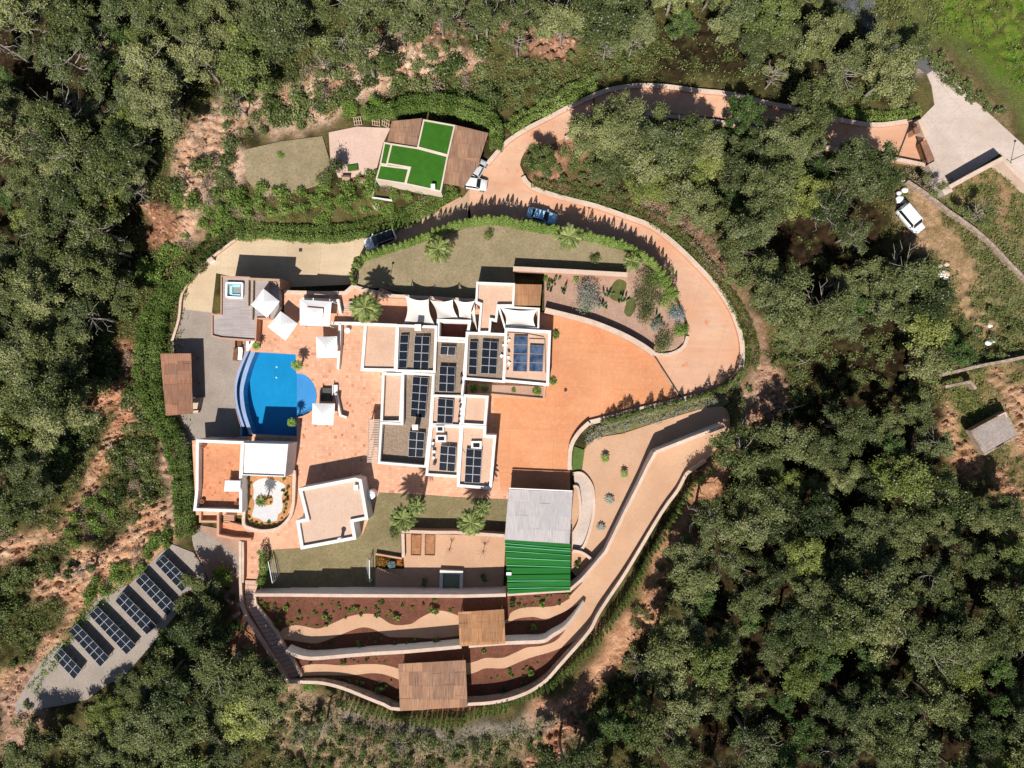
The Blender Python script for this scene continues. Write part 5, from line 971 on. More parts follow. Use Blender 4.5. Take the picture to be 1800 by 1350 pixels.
def bench(label, px, L, D, ang, z=0.0, mat=None, cush=None, name='bench', cat='bench', back=True, h=0.42):
    x, y = W(*px, z+.4); t = thing(name, label, cat, (x, y, z)); ca, sa = math.cos(ang), math.sin(ang); T = lambda a, b, c: (x+a*ca-b*sa, y+a*sa+b*ca, z+c)
    mb = MB(); mb.box(T(0, 0, h-.04), (L, D, .08), ang); mb.build('seat', mat or M_wood, t)
    if cush: mb = MB(); mb.box(T(0, 0, h+.06), (L*.94, D*.9, .12), ang); mb.build('cushion', cush, t)
    if back: mb = MB(); mb.box(T(0, D/2-.04, h+.25), (L, .08, .45), ang); mb.build('backrest', mat or M_wood, t)
    for a in (-1, 1):
        for s in (-1, 1): mb = MB(); mb.box(T(a*(L/2-.08), s*(D/2-.08), (h-.08)/2), (.08, .08, h-.08), ang); mb.build('leg', mat or M_wood, t)
bench('wooden seat against the white wall left of the pool top corner', Q('b', (845,140))[0], 1.3, .8, R(90), LOWZ)
bench('pale bench in the corner beside the pool top corner', Q('b', (925,130))[0], 1.2, .6, R(90), LOWZ+0.0, M_palewood, M_canvas)
bench('large dark day bed between the pool and the house', Q('b', (1665,600))[0], 2.0, 1.5, R(90), 0, M_dark, flat('brown_cushion', (0.07, 0.055, 0.05), 0.8), 'day_bed', 'day bed')
bench('white pillow seat beside the dark day bed', Q('b', (1745,560))[0], 1.6, .7, R(90), 0, M_whiteplastic, M_canvas, 'sofa', 'sofa')
db = thing('canopy_bed', 'white canopied day bed on the orange tiled roof terrace', 'day bed', (*W(*Q('e', (420,500))[0], 2.6), 1.15))
q = quad3(Q('e', (358,450),(486,452),(484,540),(350,540)), 2.75); n_ = 8; V = []
for j in range(n_+1):
    for i in range(n_+1): p = bil(q, i/n_, j/n_); V.append((p[0], p[1], p[2]-0.14*abs(math.sin(i/n_*math.pi*3))))
mesh('canopy', V, [(j*9+i, (j+1)*9+i, (j+1)*9+i+1, j*9+i+1) for j in range(8) for i in range(8)], M_canvas, db)
for p in q: mb = MB(); mb.box((p[0], p[1], 1.95), (.07, .07, 1.6)); mb.build('post', M_whiteplastic, db)
c = bil(q, .5, .5); mb = MB(); mb.box((c[0], c[1], 1.45), (2.0, 1.4, .25)); mb.build('mattress', M_canvas, db)
rt = thing('round_table', 'small round white table beside the left roof block', 'table', (*W(*Q('a', (1325,642))[0], .75), 0)); x, y = W(*Q('a', (1325,642))[0], .75)
mb = MB(); mb.cyl(x, y, .71, .75, .42, n=24); mb.build('table_top', M_whiteplastic, rt); mb = MB(); mb.cyl(x, y, 0, .71, .05, n=8); mb.build('leg', M_steel, rt)
ct = thing('outdoor_counter', 'pale box counter at the lower end of the brown cane shelter', 'counter', (*W(*Q('b', (445,700))[0], LOWZ+.9), LOWZ)); mb = MB(); mb.prism(WL(Q('b', (415,640),(490,630),(462,768),(413,768)), LOWZ+.95), LOWZ, LOWZ+.88); mb.build('cabinet', M_stone, ct); mb = MB(); mb.prism(WL(Q('b', (412,636),(494,626),(465,772),(410,772)), LOWZ+.95), LOWZ+.88, LOWZ+.95); mb.build('worktop', M_cap, ct)
def pot(label, px, z, r=.3, h=.5, plant=None):
    x, y = W(*px, z+h); t = thing('plant_pot', label, 'pot', (x, y, z), 'terracotta pots on the roof terrace' if z > 1 else 'terracotta pots'); mb = MB(); mb.tube([(x, y, z), (x, y, z+h*.8), (x, y, z+h)], [r*.65, r, r*1.08], 14); mb.build('pot', M_terrapot, t); mb = MB(); mb.cyl(x, y, z+h, z+h+.02, r*.85, n=14); mb.build('soil', M_soil, t)
pot('terracotta pot in the top left corner of the roof terrace', Q('e', (178,162))[0], 1.15)
pot('terracotta pot in the bottom left corner of the roof terrace', Q('e', (165,625))[0], 1.15)
pot('terracotta pot in the bottom right corner of the roof terrace', Q('e', (455,640))[0], 1.15)
# football goals
def goal(label, a, b, depth, h=1.6):
    z = h; A_, B_ = W(*a, h), W(*b, h); t = thing('football_goal', label, 'goal', ((A_[0]+B_[0])/2, (A_[1]+B_[1])/2, 0), 'small football goals on the lower lawn'); A2 = (A_[0]+depth, A_[1]); B2 = (B_[0]+depth, B_[1])
    for p in (A_, B_): mb = MB(); mb.tube([(p[0], p[1], 0), (p[0], p[1], h)], .06, 8); mb.build('post', M_whiteplastic, t)
    mb = MB(); mb.tube([(*A_, h), (*B_, h)], .06, 8); mb.build('crossbar', M_whiteplastic, t)
    mb = MB(); n = 9
    for k in range(n): f = k/(n-1); p = (A_[0]+(B_[0]-A_[0])*f, A_[1]+(B_[1]-A_[1])*f); mb.beam((*p, h), (p[0]+depth, p[1], .05), .02, .02)
    for k in range(6): f = k/5; mb.beam((A_[0]+depth*f, A_[1], h*(1-f)+.05*f), (B_[0]+depth*f, B_[1], h*(1-f)+.05*f), .02, .02)
    mb.beam((A2[0], A2[1], .04), (B2[0], B2[1], .04), .05, .05); mb.build('net', M_frame, t)
goal('left small white goal beside the tall narrow hedge', Q('e', (718,1125))[0], Q('e', (752,1300))[0], 0.9)
goal('right small white goal beside the orange flower bed', Q('e', (1560,1112))[0], Q('e', (1562,1295))[0], -0.9)
# picket fence and pallets
pf = thing('picket_fence', 'short pale picket fence below the orange flower bed', 'fence', (*W(686, 1008), 0))
for k in range(11):
    a = Q('f', (96+19*k, 812+8*k))[0]; x, y = W(*a, .8); mb = MB(); mb.box((x, y, .45), (.16, .05, .9)); mb.build('picket', M_palewood, pf)
mb = MB(); a, b = W(*Q('f', (92,812))[0], .8), W(*Q('f', (290,894))[0], .8); mb.beam((a[0], a[1]+.05, .6), (b[0], b[1]+.05, .6), .05, .08); mb.build('rail', M_palewood, pf)
for k, (cx, cy, an, lb) in enumerate(((822,188,.1,'leftmost pale wooden rack above the pink patio'), (938,192,-.15,'middle pale wooden rack above the pink patio'), (1000,200,-.5,'rightmost pale wooden rack touching the brown cane roof'))):
    x, y = W(*Q('k', (cx, cy))[0], .6); t = thing('wooden_rack', lb, 'rack', (x, y, 0), 'pale wooden racks above the patio')
    for j in range(4): mb = MB(); dx = -0.5+j/3; mb.beam((x+dx*math.cos(an)+.35*math.sin(an), y+dx*math.sin(an)-.45, .1), (x+dx*math.cos(an)-.35*math.sin(an), y+dx*math.sin(an)+.45, .9), .09, .06); mb.build('slat', M_palewood, t)
    for s in (-1, 0, 1): mb = MB(); mb.beam((x-.62, y+s*.42-.62*math.tan(an), .5+s*.36), (x+.62, y+s*.42+.62*math.tan(an), .5+s*.36), .09, .06); mb.build('crosspiece', M_palewood, t)
# patio furniture at the lower end of the pink patio
for nm, c4, mat, lab, hh in (('sofa', ((722,540),(775,540),(778,595),(722,598)), M_palewood, 'pale square seat at the lower left of the pink patio', .5), ('table', ((792,548),(822,550),(820,590),(790,590)), M_wood, 'small brown table between the patio seats', .45), ('sofa', ((832,552),(878,556),(876,586),(830,586)), M_palewood, 'pale square seat near the turf roofed house', .5), ('planter_box', ((756,470),(822,460),(826,496),(760,505)), M_turf, 'bright green planting box on the pink patio', .5)):
    pl_ = WL(Q('k', *c4), hh); cx = sum(p[0] for p in pl_)/4; cy = sum(p[1] for p in pl_)/4; t = thing(nm, lab, {'planter_box': 'planter'}.get(nm, nm if nm == 'table' else 'seat'), (cx, cy, 0))
    mb = MB(); mb.prism(pl_, 0, hh-.12); mb.build('base', M_wood, t); mb = MB(); mb.prism(offset(ccw(pl_), .06), hh-.12, hh); mb.build('top', mat, t)
    if nm == 'sofa': mb = MB(); ribbon(mb, [pl_[0], pl_[1]], .14, 0, .85); mb.build('backrest', M_wood, t)
# utility pole at the left edge and fallen / leaning pale trunks
up = thing('utility_pole', 'tall grey power pole at the left edge leaning out of view', 'pole', (*W(75, 745, LOWZ), LOWZ-.2)); x, y = W(75, 743, LOWZ)
mb = MB(); mb.tube([(x, y, LOWZ-.3), (x-.05, y, 6.6)], [.2, .14], 10); mb.build('shaft', M_palmbark, up); mb = MB(); mb.beam((x-.2, y-1.1, 6.0), (x+.1, y+1.1, 6.0), .12, .12); mb.build('crossarm', M_palmbark, up)
for k in range(3):
    yy = y-0.9+0.9*k; mb = MB(); mb.cyl(x-.05, yy, 6.06, 6.3, .06, n=8); mb.build('insulator', M_whiteplastic, up)
# lamp posts whose shadows cross lawn and driveway
def lamp(label, px, h=4.5, z=0.0):
    x, y = W(*px, z); t = thing('lamp_post', label, 'lamp post', (x, y, z), 'thin dark lamp posts'); mb = MB(); mb.tube([(x, y, z-.1), (x, y, z+h)], [.06, .04], 8); mb.build('pole', M_dark, t); mb = MB(); mb.cyl(x, y, z+h, z+h+.12, .2, .08, n=12); mb.build('lamp_head', M_dark, t)
lamp('thin lamp post between the lawn edge and the blue car', (1026,414), 5.0); lamp('thin post behind the shade sails casting a line on the lawn', (683,503), 4.2); lamp('thin lamp post right of the concrete forecourt', (1777,282), 3.5)
# bags of rubble and white sacks
sk = random.Random(11)
for k, (px, n_, lb) in enumerate((((1580,352), 7, 'pale bluish sacks heaped above the white van'), ((1657,475), 6, 'white sacks heaped at the edge of the dirt track'), ((1750,586), 5, 'small pile of white and rust coloured scrap at the track end'))):
    x, y = W(*px); z = hpx(*px); t = thing('sack_pile', lb, 'sacks', (x, y, z))
    for j in range(n_):
        a, b = x+sk.uniform(-.7, .7), y+sk.uniform(-1.4, 1.4); mb = MB(); r = sk.uniform(.3, .5); m6 = 8; V = []
        for i_ in range(5):
            ph = math.pi*i_/4; rr = r*math.sin(ph)*sk.uniform(.85, 1.1)+.01
            V += [(a+rr*1.3*math.cos(2*math.pi*q_/m6), b+rr*math.sin(2*math.pi*q_/m6), z+.05+r*.6*(1-math.cos(ph))/1.2) for q_ in range(m6)]
        mb.add(V, [(i_*m6+q_, i_*m6+(q_+1) % m6, (i_+1)*m6+(q_+1) % m6, (i_+1)*m6+q_) for i_ in range(4) for q_ in range(m6)]); mb.build('sack', M_whiteplastic if sk.random() < .8 else M_cap, t, True)
for px, lb in (((358,452), 'small white block beside the parking area wall'), ((411,1070), 'white cabinet on the orange soil left of the garden stairs'), ((405,1090), 'white plastic chair lying on the orange soil'), ((661,362), 'small white tank in the shrubs below the cactus bed')):
    x, y = W(*px); z = hpx(*px); t = thing('utility_box', lb, 'box', (x, y, z)); mb = MB(); mb.box((x, y, z+.4), (.8, .5, .9), .6); mb.build('cabinet', M_whiteplastic, t); mb = MB(); mb.box((x, y, z+.88), (.9, .6, .06), .6); mb.build('lid', M_cap, t)
pv = thing('picnic_table', 'orange wooden trestle beside the white van', 'trestle', (*W(1592, 412), 0)); x, y = W(1592, 412)
for k in range(3): mb = MB(); mb.beam((x-.8, y-.3+.3*k, .72), (x+.8, y-.2+.3*k, .72), .2, .05); mb.build('plank', M_wood, pv)
for s in (-.6, .6):
    mb = MB(); mb.beam((x+s, y-.4, 0), (x+s, y+.4, .7), .06, .06); mb.build('leg', M_wood, pv)
# ================================================================= VEGETATION
RNG = np.random.RandomState(42)
def leaf_mesh(name, C, S, T, mat, flat_=0.0, narrow=1.0, Tw=None, nrm=None):
    """many single leaf-sized faces: centres C, sizes S, tone T per leaf"""
    n = len(C); a = RNG.normal(size=(n, 3)); a /= np.linalg.norm(a, axis=1)[:, None]
    if nrm is not None: a = a*0.65 + nrm; a /= np.linalg.norm(a, axis=1)[:, None]
    h = RNG.normal(size=(n, 3)); u = np.cross(a, h); u /= np.linalg.norm(u, axis=1)[:, None]; v = np.cross(a, u)
    S = S[:, None]; p0 = C + u*S*0.6; p1 = C - u*S*0.35 + v*S*0.5*narrow; p2 = C - u*S*0.35 - v*S*0.5*narrow
    V = np.stack([p0, p1, p2], 1).reshape(-1, 3); me = bpy.data.meshes.new(name)
    me.vertices.add(3*n); me.vertices.foreach_set('co', V.ravel()); me.loops.add(3*n); me.loops.foreach_set('vertex_index', np.arange(3*n, dtype=np.int32))
    me.polygons.add(n); me.polygons.foreach_set('loop_start', np.arange(0, 3*n, 3, dtype=np.int32)); me.update(calc_edges=True)
    ca = me.color_attributes.new('tint', 'FLOAT_COLOR', 'POINT'); c = np.ones((n, 4)); c[:, 0] = np.clip(T, 0, 1); c[:, 1] = 0 if Tw is None else Tw
    ca.data.foreach_set('color', np.repeat(c, 3, axis=0).astype(np.float32).ravel()); me.materials.append(mat); return me
def blob(c, r, n, size, zf=0.6, tone=0.5, tvar=0.25, shell=0.55, twig=0.06):
    d = RNG.normal(size=(n, 3)); d /= np.linalg.norm(d, axis=1)[:, None]; d[:, 2] = np.where(d[:, 2] < -0.35, -d[:, 2], d[:, 2])
    lob = 1+.28*np.sin(d[:, 0]*5+c[0]*9)*np.sin(d[:, 1]*5+c[1]*9+d[:, 2]*4); rr = r*(shell+(1-shell)*RNG.rand(n))*(1+0.12*RNG.normal(size=n))*lob; C = np.array(c)+d*rr[:, None]*np.array([1, 1, zf])
    return C, size*(0.7+0.6*RNG.rand(n)), tone+tvar*RNG.normal(size=n), (RNG.rand(n) < twig).astype(float)*0.9, d
def join(parts): return [np.concatenate(x) for x in zip(*parts)]
def pine_kind(seed, h=8.0, Rc=3.0, dens=1.0, nl=12, leaf=0.175, bare=False, mat=None, half=0.0):
    rnd = random.Random(seed); mb = MB(); lean = (rnd.uniform(-.6, .6), rnd.uniform(-.6, .6)); top = h*0.92
    tp = [(lean[0]*(t**1.5)+0.12*math.sin(t*5+seed), lean[1]*(t**1.5)+0.12*math.cos(t*4+seed), top*t) for t in np.linspace(0, 1, 8)]; tp[0] = (0, 0, -1.2)
    mb.tube(tp, [0.19*(1-0.8*t)+0.02 for t in np.linspace(0, 1, 8)], 7); P_ = []
    def at(t): i = min(6, int(t*7)); f = t*7-i; return lerp3(tp[i], tp[i+1], f)
    for k in range(nl):
        t = 0.42+0.5*k/nl+rnd.uniform(-.03, .03); b = at(t); a = k*2.4+rnd.uniform(-.5, .5); L = Rc*(0.95-0.55*(max(0, t-0.5)/0.45)**1.6)*rnd.uniform(.65, 1.1); up = 0.3+0.5*rnd.random()
        pts = [b]; 
        for q_ in (0.35, 0.7, 1.0): pts.append((b[0]+math.cos(a+.25*q_*rnd.uniform(-1, 1))*L*q_, b[1]+math.sin(a+.25*q_*rnd.uniform(-1, 1))*L*q_, b[2]+up*L*q_*q_*0.8+0.1*q_))
        mb.tube(pts, [0.09, 0.065, 0.045, 0.02] if bare else [0.075, 0.055, 0.035, 0.015], 5)
        for w_ in range(3):
            q0 = pts[1+w_ if w_ < 2 else 3]; aa = a+rnd.uniform(-1.1, 1.1); l2 = rnd.uniform(.5, 1.1); mb.tube([q0, (q0[0]+math.cos(aa)*l2, q0[1]+math.sin(aa)*l2, q0[2]+.35)], [0.03, 0.01], 4, cap=False)
            if bare: mb.tube([q0, (q0[0]+math.cos(aa+.8)*l2*.8, q0[1]+math.sin(aa+.8)*l2*.8, q0[2]+.6)], [0.025, 0.008], 4, cap=False)
        if (not bare and rnd.random() < 1-half) or (bare and rnd.random() < 0.25):
            for q_, r0 in ((1.0, .78), (0.66, .72), (0.85, .6)):
                p = lerp3(pts[1], pts[3], (q_-.35)/.65); jx, jy = rnd.uniform(-.45, .45), rnd.uniform(-.45, .45)
                r = r0*rnd.uniform(.8, 1.25)*Rc/3; P_.append(blob((p[0]+jx, p[1]+jy, p[2]+.25+rnd.uniform(-.2, .3)), r*1.2, int(240*dens*r*r/.5), leaf, .6, rnd.uniform(.15, .80), .2, .35, .05)); P_.append(blob((p[0]+jx, p[1]+jy, p[2]+.15), r*.75, int(34*dens), .55, .55, rnd.uniform(.2, .5), .15, .1, 0))
    for k in range(4 if not bare else 0): P_.append(blob((tp[-1][0]+rnd.uniform(-.8, .8), tp[-1][1]+rnd.uniform(-.8, .8), top-.2+rnd.uniform(-.5, .3)), .75*rnd.uniform(.8, 1.2), int(270*dens), leaf, .6, rnd.uniform(.3, .8), .2, .1, .045))
    C, S, T, TW, D = join(P_); cm = leaf_mesh('crown', C, S, T, mat or F_pine, Tw=TW, nrm=D*0.5+np.array([0, 0, .25]), narrow=.8)
    tm = bpy.data.meshes.new('trunk'); tm.from_pydata([tuple(v) for v in mb.V], [], mb.F); tm.materials.append(M_bark); tm.polygons.foreach_set('use_smooth', [True]*len(tm.polygons)); return tm, cm
def bush_kind(seed, r=1.0, n=520, mat=None, leaf=.16, lumps=9, zf=.75, twig=.05, nar=.8):
    rnd = random.Random(seed); P_ = []
    for k in range(lumps):
        a = rnd.uniform(0, 6.28); q_ = r*.62*math.sqrt(rnd.random()); P_.append(blob((q_*math.cos(a), q_*math.sin(a), r*zf*rnd.uniform(.35, .75)), r*rnd.uniform(.38, .58), n//lumps, leaf, .85, rnd.uniform(.28, .72), .17, twig=twig))
    C, S, T, TW, D = join(P_); C[:, 2] = np.maximum(C[:, 2], .02); return leaf_mesh('bush', C, S, T, mat, Tw=TW, nrm=D*.5+np.array([0, 0, .2]), narrow=nar)
PINES = [pine_kind(i, h=[8, 7, 9, 7.5, 8.5, 6.5, 9, 7][i], Rc=[3.0, 2.7, 3.3, 2.8, 3.1, 2.5, 3.0, 2.9][i], nl=[13, 12, 14, 12, 13, 11, 12, 13][i]) for i in range(8)]
YEL = [pine_kind(40+i, h=7.5, Rc=2.8, mat=F_pineb) for i in range(2)]
OAK = [pine_kind(44+i, h=6, Rc=2.5, nl=10, mat=F_oak, leaf=.21) for i in range(2)]
SPARSE = [pine_kind(20+i, h=8.5, Rc=3.1, nl=14, dens=.8, half=.4) for i in range(3)]
BARE = [pine_kind(30+i, h=6, Rc=2.4, nl=14, bare=True) for i in range(2)]
BUSH = [bush_kind(50+i, 1.0, 620, F_shrub) for i in range(5)]
BUSHG = [bush_kind(60+i, 1.0, 620, F_hedge) for i in range(3)]
DRYB = [bush_kind(70+i, 1.0, 420, F_dry, .14, nar=.4) for i in range(2)]
# ---- labels that say where each plant stands
LM = [('the solar rows', (215,1075), 0), ('the rust brown cane shelter', (310,675), 0), ('the parking area', (450,430), 0), ('the small dry lawn', (510,285), 0), ('the turf roofed house', (740,270), 0), ('the driveway junction', (870,300), 0),
      ('the blue car', (953,378), 0), ('the upper road bend', (1080,150), 0), ('the pale gate forecourt', (1690,240), 0), ('the white van', (1602,385), 0), ('the white sacks', (1657,475), 0), ('the stone hut', (1750,755), 0),
      ('the driveway loop bend', (1300,600), 0), ('the stepped shadow wall', (1270,750), 0), ('the beige ramp', (1120,960), 0), ('the large bottom cane roof', (760,1210), 0), ('the garden stairs', (450,1120), 0), ('the curved stone wall end', (960,1200), 0),
      ('the power pole', (75,745), 0), ('the top left corner', (0,0), 1), ('the bottom left corner', (0,1350), 1), ('the bottom right corner', (1800,1350), 1), ('the middle of the right edge', (1800,1000), 1), ('the middle of the left edge', (0,450), 1),
      ('the top edge centre', (900,0), 1), ('the bottom edge centre', (900,1350), 1), ('the large dark clearing', (1540,665), 0), ('the green field', (1740,60), 0), ('the top left forest edge', (400,100), 1), ('the rocky bank', (350,270), 0),
      ('the lower right forest centre', (1500,1000), 1), ('the upper forest right part', (1350,60), 1), ('the inner pine wood', (1280,330), 1), ('the inner pine wood right end', (1480,470), 1), ('the lower left forest centre', (330,1230), 1), ('the orange gully', (120,900), 0)]
def ordw(n):
    a = 'first second third fourth fifth sixth seventh eighth ninth tenth eleventh twelfth thirteenth fourteenth fifteenth sixteenth seventeenth eighteenth nineteenth'.split(); t = {2: 'twent', 3: 'thirt', 4: 'fort', 5: 'fift', 6: 'sixt', 7: 'sevent', 8: 'eight', 9: 'ninet'}
    if n < 20: return a[n-1]
    return t[n//10]+'ieth' if n % 10 == 0 else t[n//10]+'y-'+a[n % 10-1]
PENDING = []
def pend(o, what, px): PENDING.append((o, what, px))
def finish_labels():
    B = {}
    for o, what, px in PENDING:
        best = min(LM, key=lambda l: math.hypot(px[0]-l[1][0], px[1]-l[1][1])); dx, dy = px[0]-best[1][0], px[1]-best[1][1]
        v = '' if abs(dy) < abs(dx)*.41 else ('above' if dy < 0 else 'below'); h_ = '' if abs(dx) < abs(dy)*.41 else ('left' if dx < 0 else 'right')
        d = (v+' and '+h_+' of' if v and h_ else (h_+' of' if h_ else v)); B.setdefault((what, best[0], d), []).append((math.hypot(dx, dy), o))
    for (what, lm, d), L in B.items():
        L.sort(key=lambda t: t[0])
        for k, (_, o) in enumerate(L): o['label'] = ('%s %s %s' % (what, d, lm)) + ('' if len(L) == 1 else ', %s' % (ordw(k+1)+' nearest' if k else 'nearest'))
def inst_tree(name, kind, px, sc, what, group, cat='tree', zc=None, zs=1.0, zbase=None):
    """crown centre seen at px; the trunk foot is found from the tree's own height"""
    hz = zc if zc is not None else 5.6*sc*zs; zb = 0.0
    for _ in range(3):
        x, y = W(px[0], px[1], hz+zb); zb = float(height(x, y)) if zbase is None else zbase
    o = bpy.data.objects.new(name, None); COL.objects.link(o); o.location = (x, y, zb); o.rotation_euler = (0, 0, random.Random(px[0]*7+px[1]).uniform(0, 6.28)); o.scale = (sc, sc, sc*zs)
    o['category'] = cat; o['group'] = group
    for nm, me in (('trunk', kind[0]), ('crown', kind[1])): c = bpy.data.objects.new(nm, me); COL.objects.link(c); c.parent = o
    pend(o, what, px); return o
def inst_bush(name, me, px, sc, what, group, cat='shrub', zs=1.0, z=None, hz=.6):
    zb = 0.0
    for _ in range(2):
        x, y = W(px[0], px[1], zb+hz*sc); zb = float(height(x, y)) if z is None else z
    o = bpy.data.objects.new(name, me); COL.objects.link(o); o.location = (x, y, zb-.05); o.rotation_euler = (0, 0, random.Random(px[0]*3+px[1]*5).uniform(0, 6.28)); o.scale = (sc, sc, sc*zs)
    o['category'] = cat; o['group'] = group; pend(o, what, px); return o
FOREST = [
 ([(1290,800),(1345,765),(1430,745),(1500,725),(1620,725),(1655,780),(1700,850),(1750,950),(1830,980),(1830,1390),(1000,1390),(1060,1300),(1120,1220),(1180,1120),(1200,1040),(1215,960),(1265,860)], [[(1440,960),(1500,950),(1510,1010),(1440,1010)],[(1560,1150),(1620,1120),(1640,1180),(1580,1190)],[(1450,1180),(1530,1180),(1530,1230),(1450,1230)],[(1230,1110),(1280,1100),(1260,1160),(1220,1170)],[(1700,990),(1770,980),(1800,1100),(1720,1090)],[(1210,1270),(1290,1240),(1280,1350),(1200,1350)]], 57, 0),
 ([(1065,195),(1100,225),(1200,245),(1280,235),(1310,190),(1350,200),(1400,265),(1440,235),(1480,285),(1555,330),(1580,350),(1590,430),(1650,500),(1670,560),(1640,580),(1480,570),(1390,590),(1345,520),(1290,430),(1230,380),(1150,340),(1060,300),(1040,240)], [[(1350,370),(1440,360),(1470,480),(1420,560),(1350,480)],[(1400,430),(1520,420),(1540,480),(1450,500)],[(1090,290),(1140,290),(1130,330),(1090,330)]], 53, 0),
 ([(1040,-20),(1480,-20),(1500,40),(1560,90),(1600,110),(1575,150),(1500,165),(1400,120),(1320,100),(1270,75),(1100,40),(1040,30)], [[(1340,80),(1440,80),(1440,160),(1340,150)]], 57, 0),
 ([(-20,-20),(560,-20),(520,70),(440,110),(380,140),(310,165),(255,240),(225,320),(185,380),(160,420),(-20,430)], [[(10,95),(100,95),(130,160),(90,220),(30,180)],[(130,190),(200,230),(170,290),(130,240)]], 56, 0),
 ([(560,-30),(1050,-30),(1050,25),(900,35),(720,30),(580,30)], [], 56, 1),
 ([(-20,440),(110,440),(120,560),(150,640),(130,720),(90,820),(50,900),(-20,920)], [[(70,420),(130,470),(120,560),(90,520)]], 50, 0),
 ([(262,1165),(335,1085),(390,1095),(425,1150),(478,1215),(470,1270),(400,1330),(330,1390),(150,1390),(120,1310),(190,1240)], [[(330,1200),(350,1190),(350,1260),(320,1260)],[(150,1260),(220,1250),(220,1320),(150,1320)]], 50, 0)]
rt_ = random.Random(77); TREES = []
def far_ok(px, L, d): return all(math.hypot(px[0]-q_[0], px[1]-q_[1]) > d for q_ in L)
for poly, gaps, sp, kd in FOREST:
    xs = [p[0] for p in poly]; ys = [p[1] for p in poly]
    for _ in range(5000):
        p = (rt_.uniform(min(xs), max(xs)), rt_.uniform(min(ys), max(ys)))
        if not bool(inpoly(np.array([p[0]]), np.array([p[1]]), poly)[0]) or any(bool(inpoly(np.array([p[0]]), np.array([p[1]]), g_)[0]) for g_ in gaps): continue
        if far_ok(p, TREES, sp*rt_.uniform(.82, 1.0)): TREES.append((*p, kd))
# individually placed pines at clearing edges
for p in [(1084,196),(1145,262),(1060,262),(948,278),(1300,190),(1345,190),(1430,225),(1610,90),(1520,530),(1760,900),(1655,590),(1690,620),(1640,640),(1300,850),(1225,960),(1215,1020),(640,95),(180,430),(195,500),(60,1330),(150,470),(165,560),(135,610),(200,440),(20,640),(70,690),(1110,1290),(1040,1330),(990,1340),(352,1062),(460,1180),(1500,280),(1460,300),(240,265)]: 
    if far_ok(p, TREES, 34): TREES.append((*p, 0))
TREES += [(1148,250,2),(1196,254,2),(1245,248,2),(1500,292,2),(1540,306,2),(1420,196,2)]
TREES = [t for t in TREES if math.hypot(t[0]-1602, t[1]-385) > 68 and math.hypot(t[0]-1575, t[1]-245) > 52 and math.hypot(t[0]-1655, t[1]-475) > 40]
GP = 'pine trees of the woods around the villa'
for x_, y_, kd in TREES:
    s_ = rt_.uniform(.80, 1.36); rr_ = rt_.random()*(1 if x_ > 560 or y_ > 420 else 1.25); k_ = rt_.choice(SPARSE if kd == 1 or rr_ > .80 else YEL if rr_ > .67 else OAK if rr_ > .55 else PINES); zs = rt_.uniform(.8, 1.08)
    if y_ > 1000 and x_ < 520: zs *= .75
    if kd == 2: k_ = PINES[int(x_) % 8]; s_ = 1.1; zs = 1.25
    size = 'broad' if s_ > 1.18 else ('small' if s_ < .95 else 'medium')
    if k_ in SPARSE: size = 'thin crowned'
    if k_ in YEL: size += ' yellowish'
    if k_ in OAK: s_ *= .8; size = 'dark round'
    inst_tree('broadleaf_tree' if k_ in OAK else 'pine_tree', k_, (x_, y_), s_, size+(' oak' if k_ in OAK else ' pine'), 'dark oaks among the pines' if k_ in OAK else GP, zs=zs)
GD = 'bare grey pines among the green ones'
for p in [(835,30),(990,40),(1070,70),(600,70),(445,90),(560,100),(1375,120),(1600,130),(1210,270),(1440,250),(170,100),(240,110),(420,120),(110,170),(130,1010),(560,1290),(110,385),(75,560),(530,1300),(1130,1180),(350,60),(400,170),(290,180),(160,60),(520,40),(700,40),(770,20),(910,60),(950,25),(1030,30),(1120,60),(380,100),(60,230),(230,330),(1650,320),(700,1320),(1300,300),(1730,370),(30,330),(1380,900)]:
    inst_tree('bare_tree', BARE[int(p[0]) % 2], p, rt_.uniform(.7, 1.0), 'bare grey branched pine', GD, zs=1.35 if p[1] < 260 else .95, zc=6.5 if p[1] < 260 else None)
# fallen bare trunks
for k, (a, b, lb) in enumerate((((158,416),(82,375),'long pale fallen trunk with a fork in the left woods'), ((70,590),(20,570),'pale fallen branch low on the left edge'), ((1416,712),(1360,722),'pale fallen trunk at the left side of the dark clearing'), ((1428,628),(1398,642),'short pale log beside the dirt track'), ((268,195),(228,172),'thin pale leaning trunk above the rocky bank'), ((205,795),(188,775),'short pale dead branch beside the orange gully'))):
    za, zb_ = hpx(*a)+.5, hpx(*b)+2.0; A_, B_ = W(*a, za), W(*b, zb_); t = thing('fallen_trunk', lb, 'dead tree', (A_[0], A_[1], za)); mb = MB()
    m_ = ((A_[0]+B_[0])/2+.2, (A_[1]+B_[1])/2-.15, (za+zb_)/2); mb.tube([(A_[0], A_[1], za-.5), m_, (B_[0], B_[1], zb_)], [.13, .09, .04], 7); mb.build('trunk', M_bark, t)
    dx, dy = B_[0]-A_[0], B_[1]-A_[1]
    for q_, sg in ((.35, 1), (.55, -1), (.75, 1)): c = lerp3((*A_, za), (*B_, zb_), q_); mb = MB(); mb.tube([c, (c[0]+dx*.3-sg*dy*.35, c[1]+dy*.3+sg*dx*.35, c[2]+.8)], [.06, .015], 5); mb.build('branch', M_bark, t)
F_clip = foliage('clipped_hedge_leaves', (0.04, 0.075, 0.014), (0.105, 0.165, 0.034), (0.22, 0.29, 0.085), objvar=0.1, trans=.1)
